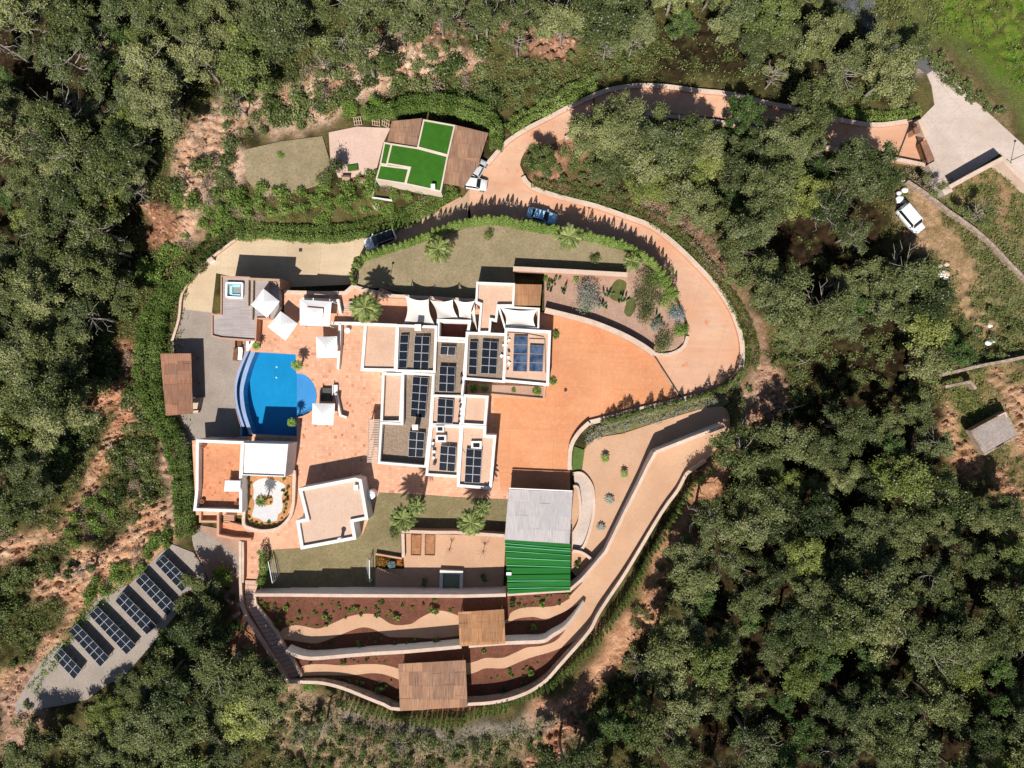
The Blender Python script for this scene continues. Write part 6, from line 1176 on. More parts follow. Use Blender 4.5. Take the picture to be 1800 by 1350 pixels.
# ---- hedges: one leafy body each
def hedge(label, px, w, hgt, mat, z=0.0, dens=150, leaf=.17, name='hedge', cat='hedge', sm_=3, bumpy=.25, wlist=None):
    pts = along(sm(px, sm_), max(6, len(px)*8)); A_ = np.array([W(p[0], p[1], 0) for p in pts]); Z_ = np.array([float(height(a[0], a[1])) for a in A_]) if z is None else np.full(len(A_), z)
    seg = np.linalg.norm(np.diff(A_, axis=0), axis=1); tot = seg.sum(); n = int(dens*tot*(w+2*hgt)*.5); t = RNG.rand(n)*(len(A_)-1); i = t.astype(int); f = (t-i)[:, None]
    c = A_[i]*(1-f)+A_[i+1]*f; zz = Z_[i]; d = A_[np.minimum(i+1, len(A_)-1)]-A_[i]; d /= np.linalg.norm(d, axis=1)[:, None]+1e-9; nrm = np.stack([-d[:, 1], d[:, 0]], 1)
    ww = np.full(n, w) if wlist is None else np.interp(t/(len(A_)-1), np.linspace(0, 1, len(wlist)), wlist)
    th = RNG.rand(n)*math.pi; rr = .72+.28*RNG.rand(n); bx = c[:, 0]; by = c[:, 1]; bm = 1+bumpy*(fbm(bx*1.3+5, by*1.3, 3)-.5)*4
    ex = .6; cs, sn = np.cos(th), np.sin(th); off = np.sign(cs)*np.abs(cs)**ex*ww/2*rr*bm; up = np.abs(sn)**ex*hgt*rr*bm
    C = np.stack([c[:, 0]+nrm[:, 0]*off, c[:, 1]+nrm[:, 1]*off, zz+up], 1); base_ = np.mean(C, axis=0); base_[2] = Z_.min()
    C += RNG.normal(size=C.shape)*.07; T = .5+.45*(fbm(bx*.9+9, by*.9, 3)-.5)*2+.2*RNG.normal(size=n)
    me = leaf_mesh(name, C-base_, leaf*(.7+.6*RNG.rand(n)), T, mat, nrm=np.stack([nrm[:, 0]*cs, nrm[:, 1]*cs, sn], 1)*.6, narrow=.9)
    o = bpy.data.objects.new(name, me); COL.objects.link(o); o.location = base_; setp(o, label, cat); return o
hedge('long thick green hedge down the left side of the gravel yard', [(322,470),(290,505),(262,545),(250,600),(248,650),(255,700),(275,745),(298,785),(308,830),(312,880),(314,930),(318,948)], 3.6, 2.2, F_clip, None, 300, .17, bumpy=.13, wlist=[2.0,2.8,3.8,4.6,4.6,4.0,3.6,3.6,3.6,3.4,3.0])
hedge('rough leafy hedge along the outer left side of the parking area', [(325,470),(340,445),(365,420),(395,400),(420,392)], 2.6, 1.6, F_shrub, None, 120, .2)
hedge('long clipped green hedge above the parking area and ramp', [(405,400),(440,398),(500,403),(560,405),(610,400),(660,390),(710,378),(760,355),(800,332)], 2.6, 1.6, F_clip, None, 260, .17, bumpy=.15, wlist=[3.2,2.8,2.6,2.8,3.0,3.0,3.0,3.0,2.6])
hedge('thick green hedge wrapped round the top and right of the turf roofed house', [(640,205),(680,202),(720,190),(770,186),(820,196),(856,212),(873,236),(872,268)], 2.6, 2.2, F_clip, 0, 240, .17, bumpy=.15, wlist=[1.6,2.2,2.6,2.8,3.0,3.0,2.6,2.0])
hedge('green hedge along the outside of the road left of the upper bend', [(893,232),(925,208),(965,190),(1005,168),(1045,148)], 2.2, 1.4, F_hedge, None, 150, .17)
hedge('dark green hedge strip outside the upper road near the gate', [(1440,195),(1490,200),(1540,206),(1590,202),(1612,195)], 1.6, 1.0, F_hedge, None, 150, .17)
hedge('long low olive hedge outside the right side of the driveway loop', [(935,322),(1000,336),(1060,350),(1110,368),(1160,392),(1205,425),(1245,468),(1280,520),(1308,570),(1322,620),(1316,650)], 1.6, .8, F_shrub, 0, 170, .16, wlist=[1.6,1.8,2.0,2.2,2.2,2.0,1.8,1.8,2.0,2.2,2.2])
hedge('ragged green planting under the orange court wall', [(1030,778),(1048,758),(1080,748),(1130,735),(1180,722),(1230,706),(1270,692)], 1.9, .7, F_silver, 0, 110, .15, bumpy=.5)
hedge('tall narrow bright hedge left of the small white goal', Q('e', (685,1010),(700,1080),(700,1160),(690,1240),(680,1320)), 1.1, 1.8, F_hedge, 0, 260, .14)
hedge('low scruffy strip of green beside the solar rows', Q('i', (120,1290),(200,1180),(310,1010),(420,860),(560,690),(700,560),(840,470),(900,400)), 1.6, .6, F_bright, None, 60, .18, bumpy=.7)
hedge('dry brown brush between the driveway loop and the pines', [(1130,345),(1180,370),(1225,410),(1255,450),(1275,480)], 3.4, 1.0, F_dry, 0, 60, .16, bumpy=.6)
hedge('dry grey brush right of the gate wall', [(1590,295),(1620,305),(1650,325),(1662,345)], 2.6, .7, F_dry, 0, 60, .16, bumpy=.6)
hedge('row of low shrubs on top of the wall below the orange court', [(1055,742),(1100,729),(1150,717),(1200,704),(1250,690),(1285,668),(1300,650)], .6, 2.1, F_shrub, 0, 260, .15, bumpy=.7)
# ---- clipped cypress rows
def cyp_kind(seed, h=3.6, r=.36, mat=None, n=620):
    t = RNG.rand(n); a = RNG.rand(n)*6.283; rad = r*np.minimum(1, (1-t)*2.2)**.7*np.minimum(1, .55+t*2)*(.75+.3*RNG.rand(n)); C = np.stack([rad*np.cos(a), rad*np.sin(a), .15+t*(h-.15)], 1)
    return leaf_mesh('cypress', C, .13*(.7+.6*RNG.rand(n)), .5+.25*RNG.normal(size=n), mat, nrm=np.stack([np.cos(a), np.sin(a), np.full(n, .5)], 1)*.6)
CY = [cyp_kind(1, 4.6, .40, F_hedge, 900), cyp_kind(2, 4.2, .38, F_hedge, 900), cyp_kind(3, 4.6, .44, F_hedge, 900)]
CYS = [cyp_kind(4, 3.0, .27, F_hedge, 420), cyp_kind(5, 3.5, .28, F_hedge, 420)]
def row(pxs, n, kinds, what, group, smin, smax, zf=None, h_=1.5, start='left'):
    P_ = along(sm(pxs, 3), n); r_ = random.Random(what)
    for k, p in enumerate(P_):
        s_ = r_.uniform(smin, smax); x, y = W(p[0]+r_.uniform(-1, 1), p[1]+r_.uniform(-1, 1), 0); z = float(height(x, y)) if zf is None else zf(p)
        o = bpy.data.objects.new('cypress', r_.choice(kinds)); COL.objects.link(o); o.location = (x, y, z-.05); o.rotation_euler = (0, 0, r_.uniform(0, 6)); o.scale = (s_*1.0, s_*1.0, s_*r_.uniform(.85, 1.15))
        o['category'] = 'cypress'; o['group'] = group; nth = ordw(k+1); o['label'] = '%s, %s from the %s' % (what, nth, start)
row([(830,396),(872,393),(935,404),(985,412),(1035,422),(1085,433)], 34, CY, 'slim cypress in the lawn edge row below the blue car', 'slim cypresses lining the upper lawn', .95, 1.22, lambda p: 0)
row([(1091,436),(1115,447),(1140,466),(1160,490),(1180,520)], 13, CY, 'slim cypress in the row at the garden end of the drive', 'slim cypresses lining the upper lawn', .85, 1.1, lambda p: 0)
row([(634,470),(640,458),(680,444),(730,428),(790,404),(822,396)], 22, CY, 'slim cypress in the row above the lawn beside the ramp', 'slim cypresses lining the upper lawn', .8, 1.05, lambda p: 0)
row([(625,500),(622,485),(626,470)], 5, CY, 'slim cypress at the left end of the upper lawn', 'slim cypresses lining the upper lawn', .6, .8, lambda p: 0, start='bottom')
row([(1250,822),(1218,848),(1190,890),(1160,940),(1125,1000),(1090,1060),(1050,1118),(1000,1170),(950,1205),(880,1235),(820,1252)], 72, CYS, 'small cypress outside the curved stone wall', 'small cypresses along the curved stone wall', .8, 1.15, lambda p: -.1, start='top')
row([(815,1262),(760,1264),(700,1256),(650,1240),(600,1228)], 26, CYS, 'small cypress in the bottom row under the cane roof', 'small cypresses along the curved stone wall', .8, 1.1, lambda p: -.1, start='right')
hedge('dense screen of foliage under the cypress tips along the upper lawn', [(790,405),(830,397),(872,394),(935,405),(985,413),(1035,423),(1091,437),(1115,448),(1140,467),(1160,490)], .55, 3.5, F_hedge, 0, 420, .14, bumpy=.12)
hedge('dense screen hedge between the ramp and the lawn palm', [(640,458),(680,444),(730,428),(790,405)], .55, 2.6, F_hedge, 0, 420, .14, bumpy=.2)
# ---- palms
def palm(label, px, h, R_, nf=40, z=0.0, mat=None, two=False, name='palm_tree', trunk_r=.22, up=.9, name2='palm', group=None):
    x, y = W(px[0], px[1], z+h); t = thing(name, label, name2, (x, y, z), group); rnd = random.Random(label)
    if trunk_r: mb = MB(); mb.tube([(x, y, z-.1), (x+.05, y, z+h*.5), (x, y, z+h)], [trunk_r*1.25, trunk_r, trunk_r*1.1], 10); mb.build('trunk', M_palmbark, t)
    V = []; F = []; T = []
    for k in range(nf):
        a = k*2.39996; el = up*(1-k/nf)*1.25-.25; L = R_*rnd.uniform(.82, 1.08)*(1 if k > nf*.2 else .75); ns = 7; sp = []
        for i in range(ns+1):
            s_ = i/ns; e = el-s_*s_*1.15; r_ = L*s_*math.cos(el*.8)*(1-.12*s_); sp.append((x+math.cos(a)*r_, y+math.sin(a)*r_, z+h+.15+L*(math.sin(el)*s_-.42*s_*s_)))
        tn = rnd.uniform(.25, .85); 
        for i in range(ns):
            p, q_ = sp[i], sp[i+1]
            for m_ in range(2):
                f0 = m_/2; c = lerp3(p, q_, f0); s_ = (i+f0)/ns
                wl_ = R_*.17*math.sin(math.pi*min(1, .12+s_*.86))**.8
                for sd in (-1, 1):
                    dx, dy = -math.sin(a)*sd, math.cos(a)*sd; fx, fy = math.cos(a), math.sin(a); b_ = len(V); wd = R_*.035
                    V += [(c[0]-fx*wd, c[1]-fy*wd, c[2]), (c[0]+fx*wd, c[1]+fy*wd, c[2]), (c[0]+dx*wl_+fx*wl_*.75, c[1]+dy*wl_+fy*wl_*.75, c[2]-wl_*.35)]
                    F.append((b_, b_+1, b_+2)); T += [tn+rnd.uniform(-.15, .15)]*3
            b_ = len(V); V += [(p[0]-math.sin(a)*.03, p[1]+math.cos(a)*.03, p[2]+.01), (p[0]+math.sin(a)*.03, p[1]-math.cos(a)*.03, p[2]+.01), (q_[0]+math.sin(a)*.02, q_[1]-math.cos(a)*.02, q_[2]+.01), (q_[0]-math.sin(a)*.02, q_[1]+math.cos(a)*.02, q_[2]+.01)]; F.append((b_, b_+1, b_+2, b_+3)); T += [.9]*4
    o = mesh('crown', V, F, mat or F_palm, t); ca = o.data.color_attributes.new('tint', 'FLOAT_COLOR', 'POINT'); c = np.ones((len(V), 4)); c[:, 0] = np.clip(T, 0, 1); c[:, 1] = 0; ca.data.foreach_set('color', c.astype(np.float32).ravel()); return t
palm('large palm at the corner of the terrace beside the house', (642,541), 5.5, 2.7, 54)
palm('palm on the upper lawn left of the shade sails', (770,438), 4.2, 2.4, 44)
palm('palm at the lawn edge just below the blue car', (1000,416), 4.5, 2.3, 46)
palm('left palm of the pair above the gravel court, lower crown', (708,912), 4.8, 2.3, 50)
palm('small dark palm crowded behind the left palm of the pair', (733,890), 5.6, 1.7, 34)
palm('right palm of the pair above the gravel court', (828,918), 4.8, 2.4, 50)
palm('small dark palm touching the right palm of the pair', (848,893), 5.6, 1.6, 32)
palm('palm at the top of the cactus garden beside the drive', (1112,460), 3.2, 1.7, 36)
palm('spiky yucca in the centre of the white pebble bed', Q('e', (662,615))[0], 2.6, 1.15, 46, trunk_r=.12, up=1.2, name='yucca', name2='yucca')
palm('dark yucca at the top right corner of the pool', (522,642), 2.2, 1.05, 40, mat=F_hedge, trunk_r=.12, up=1.2, name='yucca', name2='yucca')
palm('green yucca at the bottom right corner of the pool', (513,742), 2.2, .85, 34, mat=F_bright, trunk_r=.1, up=1.2, name='yucca', name2='yucca')
palm('green yucca at the top left corner of the pool', (451,608), 1.4, .8, 30, mat=F_bright, trunk_r=.1, up=1.2, name='yucca', name2='yucca')
GA = 'agaves and low palms in the beige gravel garden'
for lb, px, r_ in (('open rosette agave nearest the curved path top', Q('j', (592,890))[0], .95), ('lower rosette agave beside the long diagonal shadow', Q('j', (525,1108))[0], .85), ('green fan palm near the middle of the gravel garden', Q('j', (708,690))[0], .75), ('dark green fan palm at the upper left of the gravel garden', Q('j', (558,565))[0], .85)):
    palm(lb, px, .35 if 'agave' in lb else .8, r_, 22, mat=F_silver if 'agave' in lb else F_hedge, trunk_r=0, up=.8, name='agave' if 'agave' in lb else 'fan_palm', name2='agave' if 'agave' in lb else 'palm', group=GA)
# ---- named single shrubs in the garden
def gbush(name, label, px, r_, mat, cat='shrub', n=900, leaf=.14, zf=.8, z=0.0, hh=None, twig=.04):
    me = bush_kind(int(px[0]*3+px[1]), 1.0, n, mat, leaf/max(.5, r_), 10, zf, twig); x, y = W(px[0], px[1], z+r_*.6); o = bpy.data.objects.new(name, me); COL.objects.link(o); o.location = (x, y, z-.05); o.scale = (r_, r_, hh or r_); return setp(o, label, cat)
gbush('olive_tree', 'round silvery grey olive shrub in the cactus garden', Q('m', (540,400))[0], 2.7, F_silver, 'olive tree', 2600, .17, .9)
gbush('round_shrub', 'dark round shrub at the tip of the cactus garden', Q('m', (1095,735))[0], 2.1, F_shrub, 'shrub', 1800)
gbush('round_shrub', 'broad olive green shrub between the two grass patches', Q('m', (985,400))[0], 2.7, F_shrub, 'shrub', 2400)
gbush('round_shrub', 'spreading grey green shrub below the two grass patches', Q('m', (950,530))[0], 2.0, F_shrub, 'shrub', 1500)
gbush('round_shrub', 'bright green shrub at the right edge of the cactus garden', Q('m', (1130,430))[0], 1.9, F_bright, 'shrub', 1500)
gbush('round_shrub', 'dense dark shrub below the palm of the cactus garden', Q('m', (1000,290))[0], 2.6, F_shrub, 'shrub', 2000)
gbush('round_shrub', 'green shrub spilling to the driveway at the garden top right', Q('m', (1080,280))[0], 2.2, F_bright, 'shrub', 1500)
gbush('flowering_shrub', 'pale bluish shrub with mauve flowers near the loop inner edge', Q('m', (1190,540))[0], 1.6, F_blue, 'shrub', 1100)
gbush('round_shrub', 'yellow green bush at the lower right tip of the garden', Q('m', (1215,650))[0], 1.4, F_bright, 'shrub', 1000)
gbush('round_shrub', 'spiky green bush left of the dark round shrub', Q('m', (1050,620))[0], 1.1, F_silver, 'shrub', 900)
gbush('round_shrub', 'green bush under the olive shrub beside the curved wall', Q('m', (545,495))[0], .8, F_bright)
gbush('barrel_cactus', 'round yellow green cactus near the slatted roof', Q('m', (458,290))[0], .55, F_bright, 'cactus', 500)
gbush('barrel_cactus', 'small round cactus at the corner of the slatted roof', Q('m', (237,282))[0], .45, F_bright, 'cactus', 400)
for lb, px in (('tall cactus cluster beside the slatted roof', (305,300)), ('spreading prickly pear in the gravel left of the olive', (370,370)), ('low cactus group left of the prickly pear', (270,350)), ('thin cactus right of the silvery olive', (690,400)), ('small cactus below right of the silvery olive', (655,480)), ('dark cactus between the small grass patches', (795,450)), ('low cactus beside the curved wall end', (1040,570))):
    p = Q('m', px)[0]; r_ = random.Random(lb); x, y = W(*p); t = thing('cactus', lb, 'cactus', (x, y, 0), 'cacti in the pink gravel')
    for k in range(9):
        a = r_.uniform(0, 6.28); d_ = r_.uniform(0, .75); mb = MB(); hx = r_.uniform(.5, 1.5); cx, cy = x+d_*math.cos(a), y+d_*math.sin(a); tx, ty = cx+.3*math.cos(a), cy+.3*math.sin(a)
        mb.tube([(cx, cy, -.02), ((cx+tx)/2, (cy+ty)/2, hx*.6), (tx, ty, hx)], [.13, .16, .06], 8); mb.build('stem', MATS.get('cactus_skin') or flat('cactus_skin', (0.09, 0.14, 0.05), 0.6), t)
gbush('round_shrub', 'round grey green bush on the upper lawn right of the lawn palm', (860,412), .95, F_shrub, 'shrub', 900, .12)
gbush('round_shrub', 'dark tree like bush on the lawn above the long wall shadow', (1046,455), 1.0, F_shrub, 'shrub', 800)
gbush('round_shrub', 'green bush growing against the right side of the house, upper one', Q('c', (1690,515))[0], .7, F_hedge)
gbush('round_shrub', 'green bush growing against the right side of the house, lower one', Q('c', (1665,900))[0], .7, F_hedge)
gbush('round_shrub', 'bright clump at the left of the long raised planter', Q('c', (1010,950))[0], .75, F_bright, z=.5)
gbush('round_shrub', 'dark clump second in the long raised planter', Q('c', (1100,965))[0], .65, F_hedge, z=.5)
gbush('round_shrub', 'bright clump at the right end of the long raised planter', Q('c', (1530,985))[0], .7, F_bright, z=.5)
gbush('round_shrub', 'small clump in the middle of the long raised planter', Q('c', (1340,975))[0], .4, F_hedge, z=.5)
gbush('round_shrub', 'dark green bush on the gravel path right of the solar rows', Q('i', (1510,440))[0], 2.0, F_bright, 'shrub', 2400, .16, .9, LOWZ, 2.6)
gbush('flower_bush', 'orange flowering plants in the bed above the picket fence', Q('f', (130,770))[0], .75, F_orange, 'flowers')
gbush('flower_bush', 'pale blue green plant in the middle of the flower bed', Q('f', (200,790))[0], .6, F_blue, 'flowers')
gbush('flower_bush', 'orange and green plants at the right of the flower bed', Q('f', (262,775))[0], .6, F_orange, 'flowers')
gbush('round_shrub', 'dark bush under the left palm beside the lawn', Q('f', (215,560))[0], .9, F_shrub)
gbush('round_shrub', 'small leafy plant by the wall corner of the hot tub deck', Q('a', (135,610))[0], .5, F_bright, z=.4)
gbush('round_shrub', 'second leafy plant in the hot tub deck corner', Q('a', (115,530))[0], .45, F_hedge, z=.4)
gbush('round_shrub', 'big round bright bush above the wooden racks', (665,182), 1.9, F_bright, 'shrub', 2200)
gbush('round_shrub', 'bright bush left of the big round one above the racks', (612,192), 1.6, F_bright, 'shrub', 1800)
gbush('round_shrub', 'dark leafy tree casting a shadow on the pink patio', (594,296), 1.3, F_shrub, 'tree', 1500, hh=4.2)
gbush('round_shrub', 'brown green bush at the bottom right of the small lawn', Q('k', (620,550))[0], 1.6, F_shrub, 'shrub', 1500)
gbush('round_shrub', 'pale bush in the small lawn centre', Q('k', (335,400))[0], .8, F_bright, 'shrub', 500, zf=.3)
for k, (cx, cy) in enumerate(((617,672),(858,690))):
    x, y = W(*Q('f', (cx, cy))[0], 1); t = thing('young_tree', ('thin leafless young tree on the left of the gravel court', 'wide leafless young tree on the right of the gravel court')[k], 'tree', (x, y, 0)); mb = MB(); mb.tube([(x, y, 0), (x, y, 1.2)], [.05, .04], 6); mb.build('trunk', M_wood, t); r_ = random.Random(k)
    mb = MB()
    for i in range(9): a = i*.7; L = (.5, .95)[k]*r_.uniform(.7, 1.2); mb.tube([(x, y, .9+.05*i), (x+L*.6*math.cos(a), y+L*.6*math.sin(a), 1.4+.05*i), (x+L*math.cos(a), y+L*math.sin(a), 1.6+.1*i)], [.03, .02, .008], 5)
    mb.build('branches', M_wood, t)
# small terrace plants
sr = random.Random(5); TINY = [bush_kind(90+i, 1.0, 150, m_, .42, 4, .9, 0) for i, m_ in enumerate((F_hedge, F_bright, F_shrub))]
def tiny(px, s_, what, group, z=0.05, cat='plant'):
    o = bpy.data.objects.new('small_plant', sr.choice(TINY)); COL.objects.link(o); x, y = W(*px, .2); o.location = (x, y, z-.03); o.rotation_euler = (0, 0, sr.uniform(0, 6)); o.scale = (s_, s_, s_*1.3); o['category'] = cat; o['group'] = group; o['label'] = what
GT2 = 'young plants dotted over the reddish planted terraces'
big = [((470,1068),.4),((505,1068),.5),((525,1078),.4),((572,1082),.55),((627,1068),.5),((696,1085),.6),((764,1070),.8),((490,1095),.5),((632,1130),.55),((669,1208),.6),((768,1125),.5),((636,1200),.4),((700,1225),.4),((900,1062),.6),((953,1060),.6),((938,1103),.55),((933,1183),.6),((885,1130),.35),((850,1144),.35),((887,1212),.4),((983,1060),.4),((1016,990),.6),((745,1022),.55),((849,1015),.55)]
for k, (p, s_) in enumerate(sorted(big)): tiny(p, s_*sr.uniform(.9, 1.2), 'taller leafy young plant on the planted terraces, %s from the left' % ordw(k+1), GT2)
TB = [([(455,1056),(800,1056),(800,1075),(735,1072),(690,1092),(640,1080),(560,1103),(500,1100)],70,'on the top planted terrace'), ([(500,1135),(560,1137),(640,1110),(700,1125),(800,1120),(720,1146),(560,1150)],26,'between the beige path and middle wall'), ([(530,1158),(700,1150),(700,1165),(540,1166)],12,'just below the middle wall'), ([(560,1190),(690,1185),(700,1225),(640,1205)],12,'above the curved stone wall at left'), ([(895,1050),(1005,1045),(985,1062),(900,1068)],12,'below the green metal roof'), ([(830,1190),(960,1160),(990,1140),(930,1200),(850,1225)],14,'above the curved stone wall at right')]
for poly, n, where in TB:
    k = 0; pq = []
    xs = [p[0] for p in poly]; ys = [p[1] for p in poly]
    while k < n:
        p = (sr.uniform(min(xs), max(xs)), sr.uniform(min(ys), max(ys)))
        if bool(inpoly(np.array([p[0]]), np.array([p[1]]), poly)[0]): pq.append(p); k += 1
    for k, p in enumerate(sorted(pq)): tiny(p, sr.uniform(.16, .36), 'tiny seedling tuft %s, %s from the left' % (where, ordw(k+1)), 'seedlings '+where)
PEQ = 0
pe = Q('e', (548,420),(570,470),(560,500),(568,590),(555,690),(560,750),(580,790),(620,800),(660,820),(720,800),(760,815),(810,800),(830,760),(850,710),(860,680),(870,650),(880,600),(870,560),(880,510),(850,440),(840,530),(855,620),(735,590),(740,630))
for k, p in enumerate(sorted(pe, key=lambda q_: q_[1])): tiny(p, sr.uniform(.2, .36), 'small dark succulent in the amber gravel, %s from the top' % ordw(k+1), 'succulents round the white pebble bed', .09)
for k, p in enumerate(Q('e', (180,810),(215,812),(262,820),(295,945),(340,940),(380,945),(430,950),(475,965),(500,950))): tiny(p, sr.uniform(.25, .4), 'little green tuft along the pink step walls, %s from the left' % ordw(k+1), 'tufts along the step walls', LOWZ+.05)
# cypress-like tuft trees near the bottom left of the terraces
gbush('round_shrub', 'light green flowering bush outside the stone wall corner', Q('g', (510,860))[0], 1.1, F_bright, 'shrub', 900)
# ---- wild shrubs
SZ = [([(-10,1020),(60,1000),(90,1000),(40,1080),(-10,1120)], 9, 20, BUSH), ([(205,770),(255,770),(262,905),(225,860)], 10, 16, BUSH), ([(190,985),(260,940),(290,955),(225,1015)], 8, 14, BUSHG), ([(430,150),(520,160),(600,130),(620,160),(560,205),(470,215)], 16, 20, BUSH), ([(300,330),(400,330),(390,300),(420,240),(400,220),(340,300)], 7, 22, BUSH), ([(700,150),(860,120),(880,200),(780,185),(690,180)], 14, 22, BUSH),
 ([(-10,440),(230,430),(240,500),(225,600),(240,700),(200,690),(180,640),(120,640),(-10,700)], 40, 22, BUSH), ([(100,640),(240,650),(260,760),(190,760),(120,820),(60,900),(-10,940),(-10,720)], 60, 20, BUSH), ([(180,770),(260,770),(262,900),(240,940),(200,880),(215,840)], 16, 17, BUSH), ([(130,890),(195,860),(205,930),(150,975),(110,965)], 13, 17, BUSHG), ([(190,960),(280,920),(300,960),(230,1020),(150,1060)], 12, 15, BUSHG),
      ([(310,330),(420,330),(420,390),(350,420),(290,470),(260,500),(240,470),(290,440)], 26, 17, BUSHG), ([(420,320),(560,330),(650,300),(800,340),(760,352),(640,385),(430,385)], 46, 15, BUSHG), ([(440,60),(700,30),(860,80),(880,180),(780,170),(620,150),(520,180),(440,170)], 34, 22, BUSH), ([(880,100),(1060,60),(1120,130),(1050,140),(960,180),(900,200)], 26, 20, BUSH), ([(410,170),(470,170),(560,220),(430,235),(380,220)], 8, 24, BUSHG),
      ([(930,260),(1050,240),(1080,300),(1100,350),(1000,330),(930,300)], 26, 16, BUSH), ([(1340,470),(1440,430),(1450,560),(1380,590)], 10, 24, BUSH), ([(1560,60),(1650,100),(1760,200),(1700,180),(1620,110)], 24, 16, BUSH), ([(1380,600),(1420,640),(1400,700),(1330,690)], 6, 20, BUSH), ([(1620,560),(1800,580),(1800,640),(1640,660)], 22, 18, BUSH), ([(1440,600),(1640,610),(1650,700),(1440,690)], 18, 26, BUSH), ([(1700,880),(1800,880),(1800,1000),(1760,960)], 12, 22, BUSH), ([(1720,540),(1800,560),(1800,620),(1730,600)], 6, 20, BUSHG),
      ([(500,1230),(620,1260),(900,1310),(1010,1270),(1060,1200),(1080,1250),(1000,1360),(480,1360),(450,1300)], 60, 17, BUSH), ([(1110,1080),(1190,950),(1230,880),(1210,1000),(1150,1120),(1090,1200)], 20, 18, BUSH), ([(1285,690),(1330,700),(1340,760),(1300,770)], 5, 20, BUSH), ([(-10,1080),(60,1100),(40,1160),(-10,1220)], 6, 22, BUSH), ([(20,1250),(120,1330),(60,1360),(-10,1350)], 8, 24, BUSH), ([(1440,130),(1620,160),(1600,190),(1450,190)], 16, 18, BUSH), ([(1270,670),(1320,680),(1300,720),(1280,720)], 6, 16, BUSHG), ([(340,1040),(380,1010),(420,1060),(380,1080)], 6, 20, BUSH)]
SH = []
def rockat(p):
    x, y = W(*p); return float(rockm[np.clip(np.searchsorted(gy, y), 0, len(gy)-1), np.clip(np.searchsorted(gx, x), 0, len(gx)-1)])
for poly, n, sp, kinds in SZ:
    xs = [p[0] for p in poly]; ys = [p[1] for p in poly]; c = 0
    for _ in range(n*40):
        if c >= n: break
        p = (rt_.uniform(min(xs), max(xs)), rt_.uniform(min(ys), max(ys)))
        if bool(inpoly(np.array([p[0]]), np.array([p[1]]), poly)[0]) and far_ok(p, SH, sp*.85) and (rockat(p) < .35 or rt_.random() < .03):
            SH.append(p); c += 1; s_ = sp/12*rt_.uniform(.65, 1.2); dry = rt_.random() < .1
            if len(SH) <= 296: inst_bush('wild_shrub', rt_.choice(DRYB if dry else kinds), p, s_, ('dry brown' if dry else ('large' if s_ > 1.35 else 'green' if kinds is BUSHG else 'dark'))+' wild shrub', 'wild shrubs on the slopes round the villa', zs=rt_.uniform(.8, 1.2))
EXTRA = SH[296:]
finish_labels()
# ---- undergrowth: low leafy cover nobody could count
N_ = 140000; ux = RNG.uniform(-86, 86, N_*3); uy = RNG.uniform(-66, 66, N_*3); upx = ux*12+900; upy = 675-uy*12
fx = np.interp(ux, gx, np.arange(len(gx))).astype(int); fy = np.interp(uy, gy, np.arange(len(gy))).astype(int); wv = wild[fy, fx]
green = base[fy, fx]; lum = green[:, 0]/(green[:, 1]+1e-6); p_ = np.where(lum > 1.40, .04, .95)*np.clip(wv*2, 0, 1)*np.clip((fbm(ux*.35, uy*.35, 3)-.30)*5, 0.10, 1)
fm = boxblur(np.maximum.reduce([inpoly(PX, PY, p[0]).astype(float) for p in FOREST]), 3)[fy, fx]; p_ = np.where(fm > .5, p_*.25, p_)
rf = (upx > 1585) & (upy > 285) & (lum < 1.40) & ~inpoly(upx, upy, [(1600,200),(1650,110),(1830,280),(1830,400),(1770,275),(1665,345)]); p_ = np.where(rf, .55, p_); p_ = np.where((upx > 1650) & (upy < 130), p_*.3, p_); keep = RNG.rand(N_*3) < p_; ux, uy, lum = ux[keep][:62000], uy[keep][:62000], lum[keep][:62000]
z_ = height(ux, uy); K = 5; C = np.repeat(np.stack([ux, uy, z_], 1), K, axis=0); C[:, :2] += RNG.normal(size=(len(C), 2))*.22; C[:, 2] += RNG.rand(len(C))*.45; T = np.repeat(.25+.6*fbm(ux*.8+31, uy*.8, 3), K)+.15*RNG.normal(size=len(C))
me = leaf_mesh('undergrowth', C, .19*(.6+.8*RNG.rand(len(C))), T, F_shrub, Tw=(RNG.rand(len(C)) < .04)*.9); o = bpy.data.objects.new('undergrowth', me); COL.objects.link(o); setp(o, 'low scrub and weeds covering the wild slopes', 'undergrowth', kind='stuff')
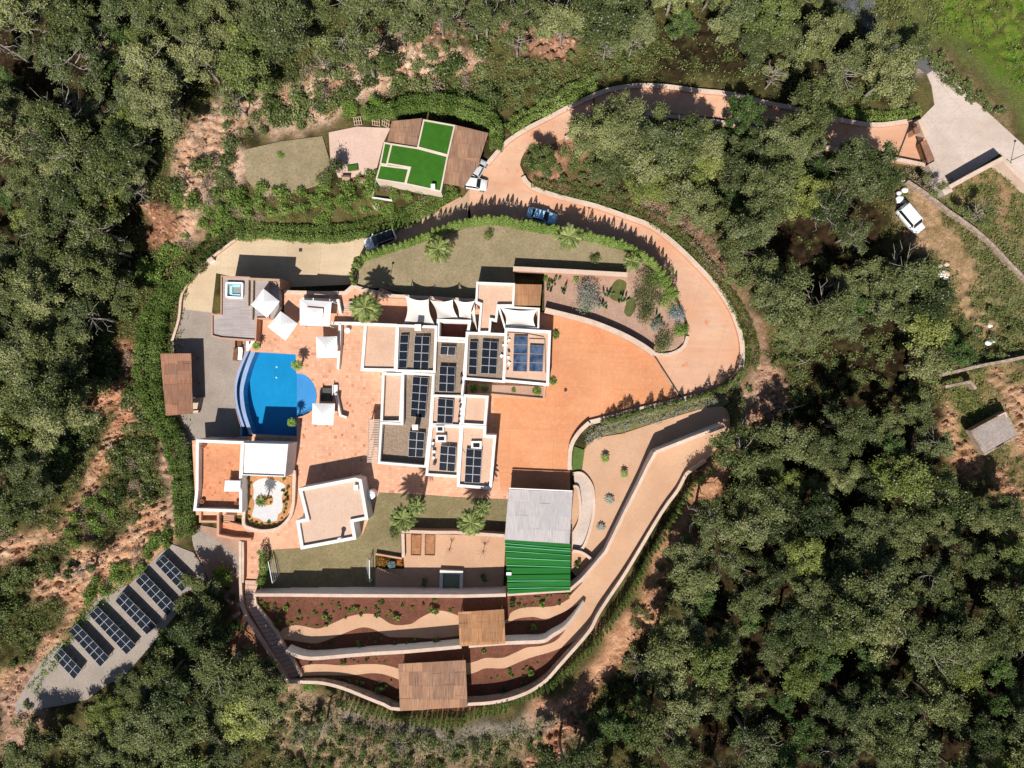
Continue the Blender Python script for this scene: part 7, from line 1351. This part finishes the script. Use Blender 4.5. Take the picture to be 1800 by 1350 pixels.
# far shrubs beyond the counted ones, and loose rock on the banks
if EXTRA:
    Pp = []
    for p in EXTRA:
        x, y = W(*p); z = float(height(x, y)); s_ = rt_.uniform(.7, 1.3)
        for k in range(5): Pp.append(blob((x+rt_.uniform(-.5, .5)*s_, y+rt_.uniform(-.5, .5)*s_, z+.5*s_), .5*s_, 70, .17, .8, rt_.uniform(.3, .7), .17))
    C, S, T, TW, D = join(Pp); me = leaf_mesh('scrub_cover', C, S, T, F_shrub, Tw=TW); o = bpy.data.objects.new('scrub_cover', me); COL.objects.link(o); setp(o, 'low scattered scrub on the slopes', 'scrub', kind='stuff')
NR_ = 26000; rx = RNG.uniform(-80, 80, NR_*4); ry = RNG.uniform(-62, 62, NR_*4); fx = np.interp(rx, gx, np.arange(len(gx))).astype(int); fy = np.interp(ry, gy, np.arange(len(gy))).astype(int); g_ = base[fy, fx]; keep = (g_[:, 0]/(g_[:, 1]+1e-6) > 1.55) & (g_[:, 0] > .22) & (wild[fy, fx] > .35); rx, ry = rx[keep][:NR_], ry[keep][:NR_]
n = len(rx); rz = height(rx, ry); s_ = .07+.2*RNG.rand(n)**3; V = []; base8 = np.array([(-1,-1,-.6),(1,-1,-.6),(1,1,-.6),(-1,1,-.6),(-.6,-.7,.7),(.7,-.6,.6),(.6,.7,.7),(-.7,.6,.5)]); an = RNG.rand(n)*6.28
B8 = base8[None]*s_[:, None, None]*np.stack([1+.7*RNG.rand(n), .6+.5*RNG.rand(n), .6+.5*RNG.rand(n)], 1)[:, None]; ca_, sa_ = np.cos(an)[:, None], np.sin(an)[:, None]; X_ = B8[..., 0]*ca_-B8[..., 1]*sa_+rx[:, None]; Y_ = B8[..., 0]*sa_+B8[..., 1]*ca_+ry[:, None]; Z_ = B8[..., 2]+rz[:, None]+.02
V = np.stack([X_, Y_, Z_], -1).reshape(-1, 3); Fq = np.array([(4,5,6,7),(0,1,5,4),(1,2,6,5),(2,3,7,6),(3,0,4,7)]); F_ = (Fq[None]+8*np.arange(n)[:, None, None]).reshape(-1, 4); me = bpy.data.meshes.new('loose_rock'); me.vertices.add(len(V)); me.vertices.foreach_set('co', V.ravel()); me.loops.add(len(F_)*4); me.loops.foreach_set('vertex_index', F_.ravel().astype(np.int32)); me.polygons.add(len(F_)); me.polygons.foreach_set('loop_start', np.arange(0, len(F_)*4, 4, dtype=np.int32)); me.update(calc_edges=True)
me.materials.append(mk('loose_stone', P(222,176,150), P(190,140,112), P(150,112,92), s1=.6, s2=4, bs=.4)); o = bpy.data.objects.new('loose_rock', me); COL.objects.link(o); setp(o, 'loose pinkish stones scattered over the bare banks', 'stones', kind='stuff')
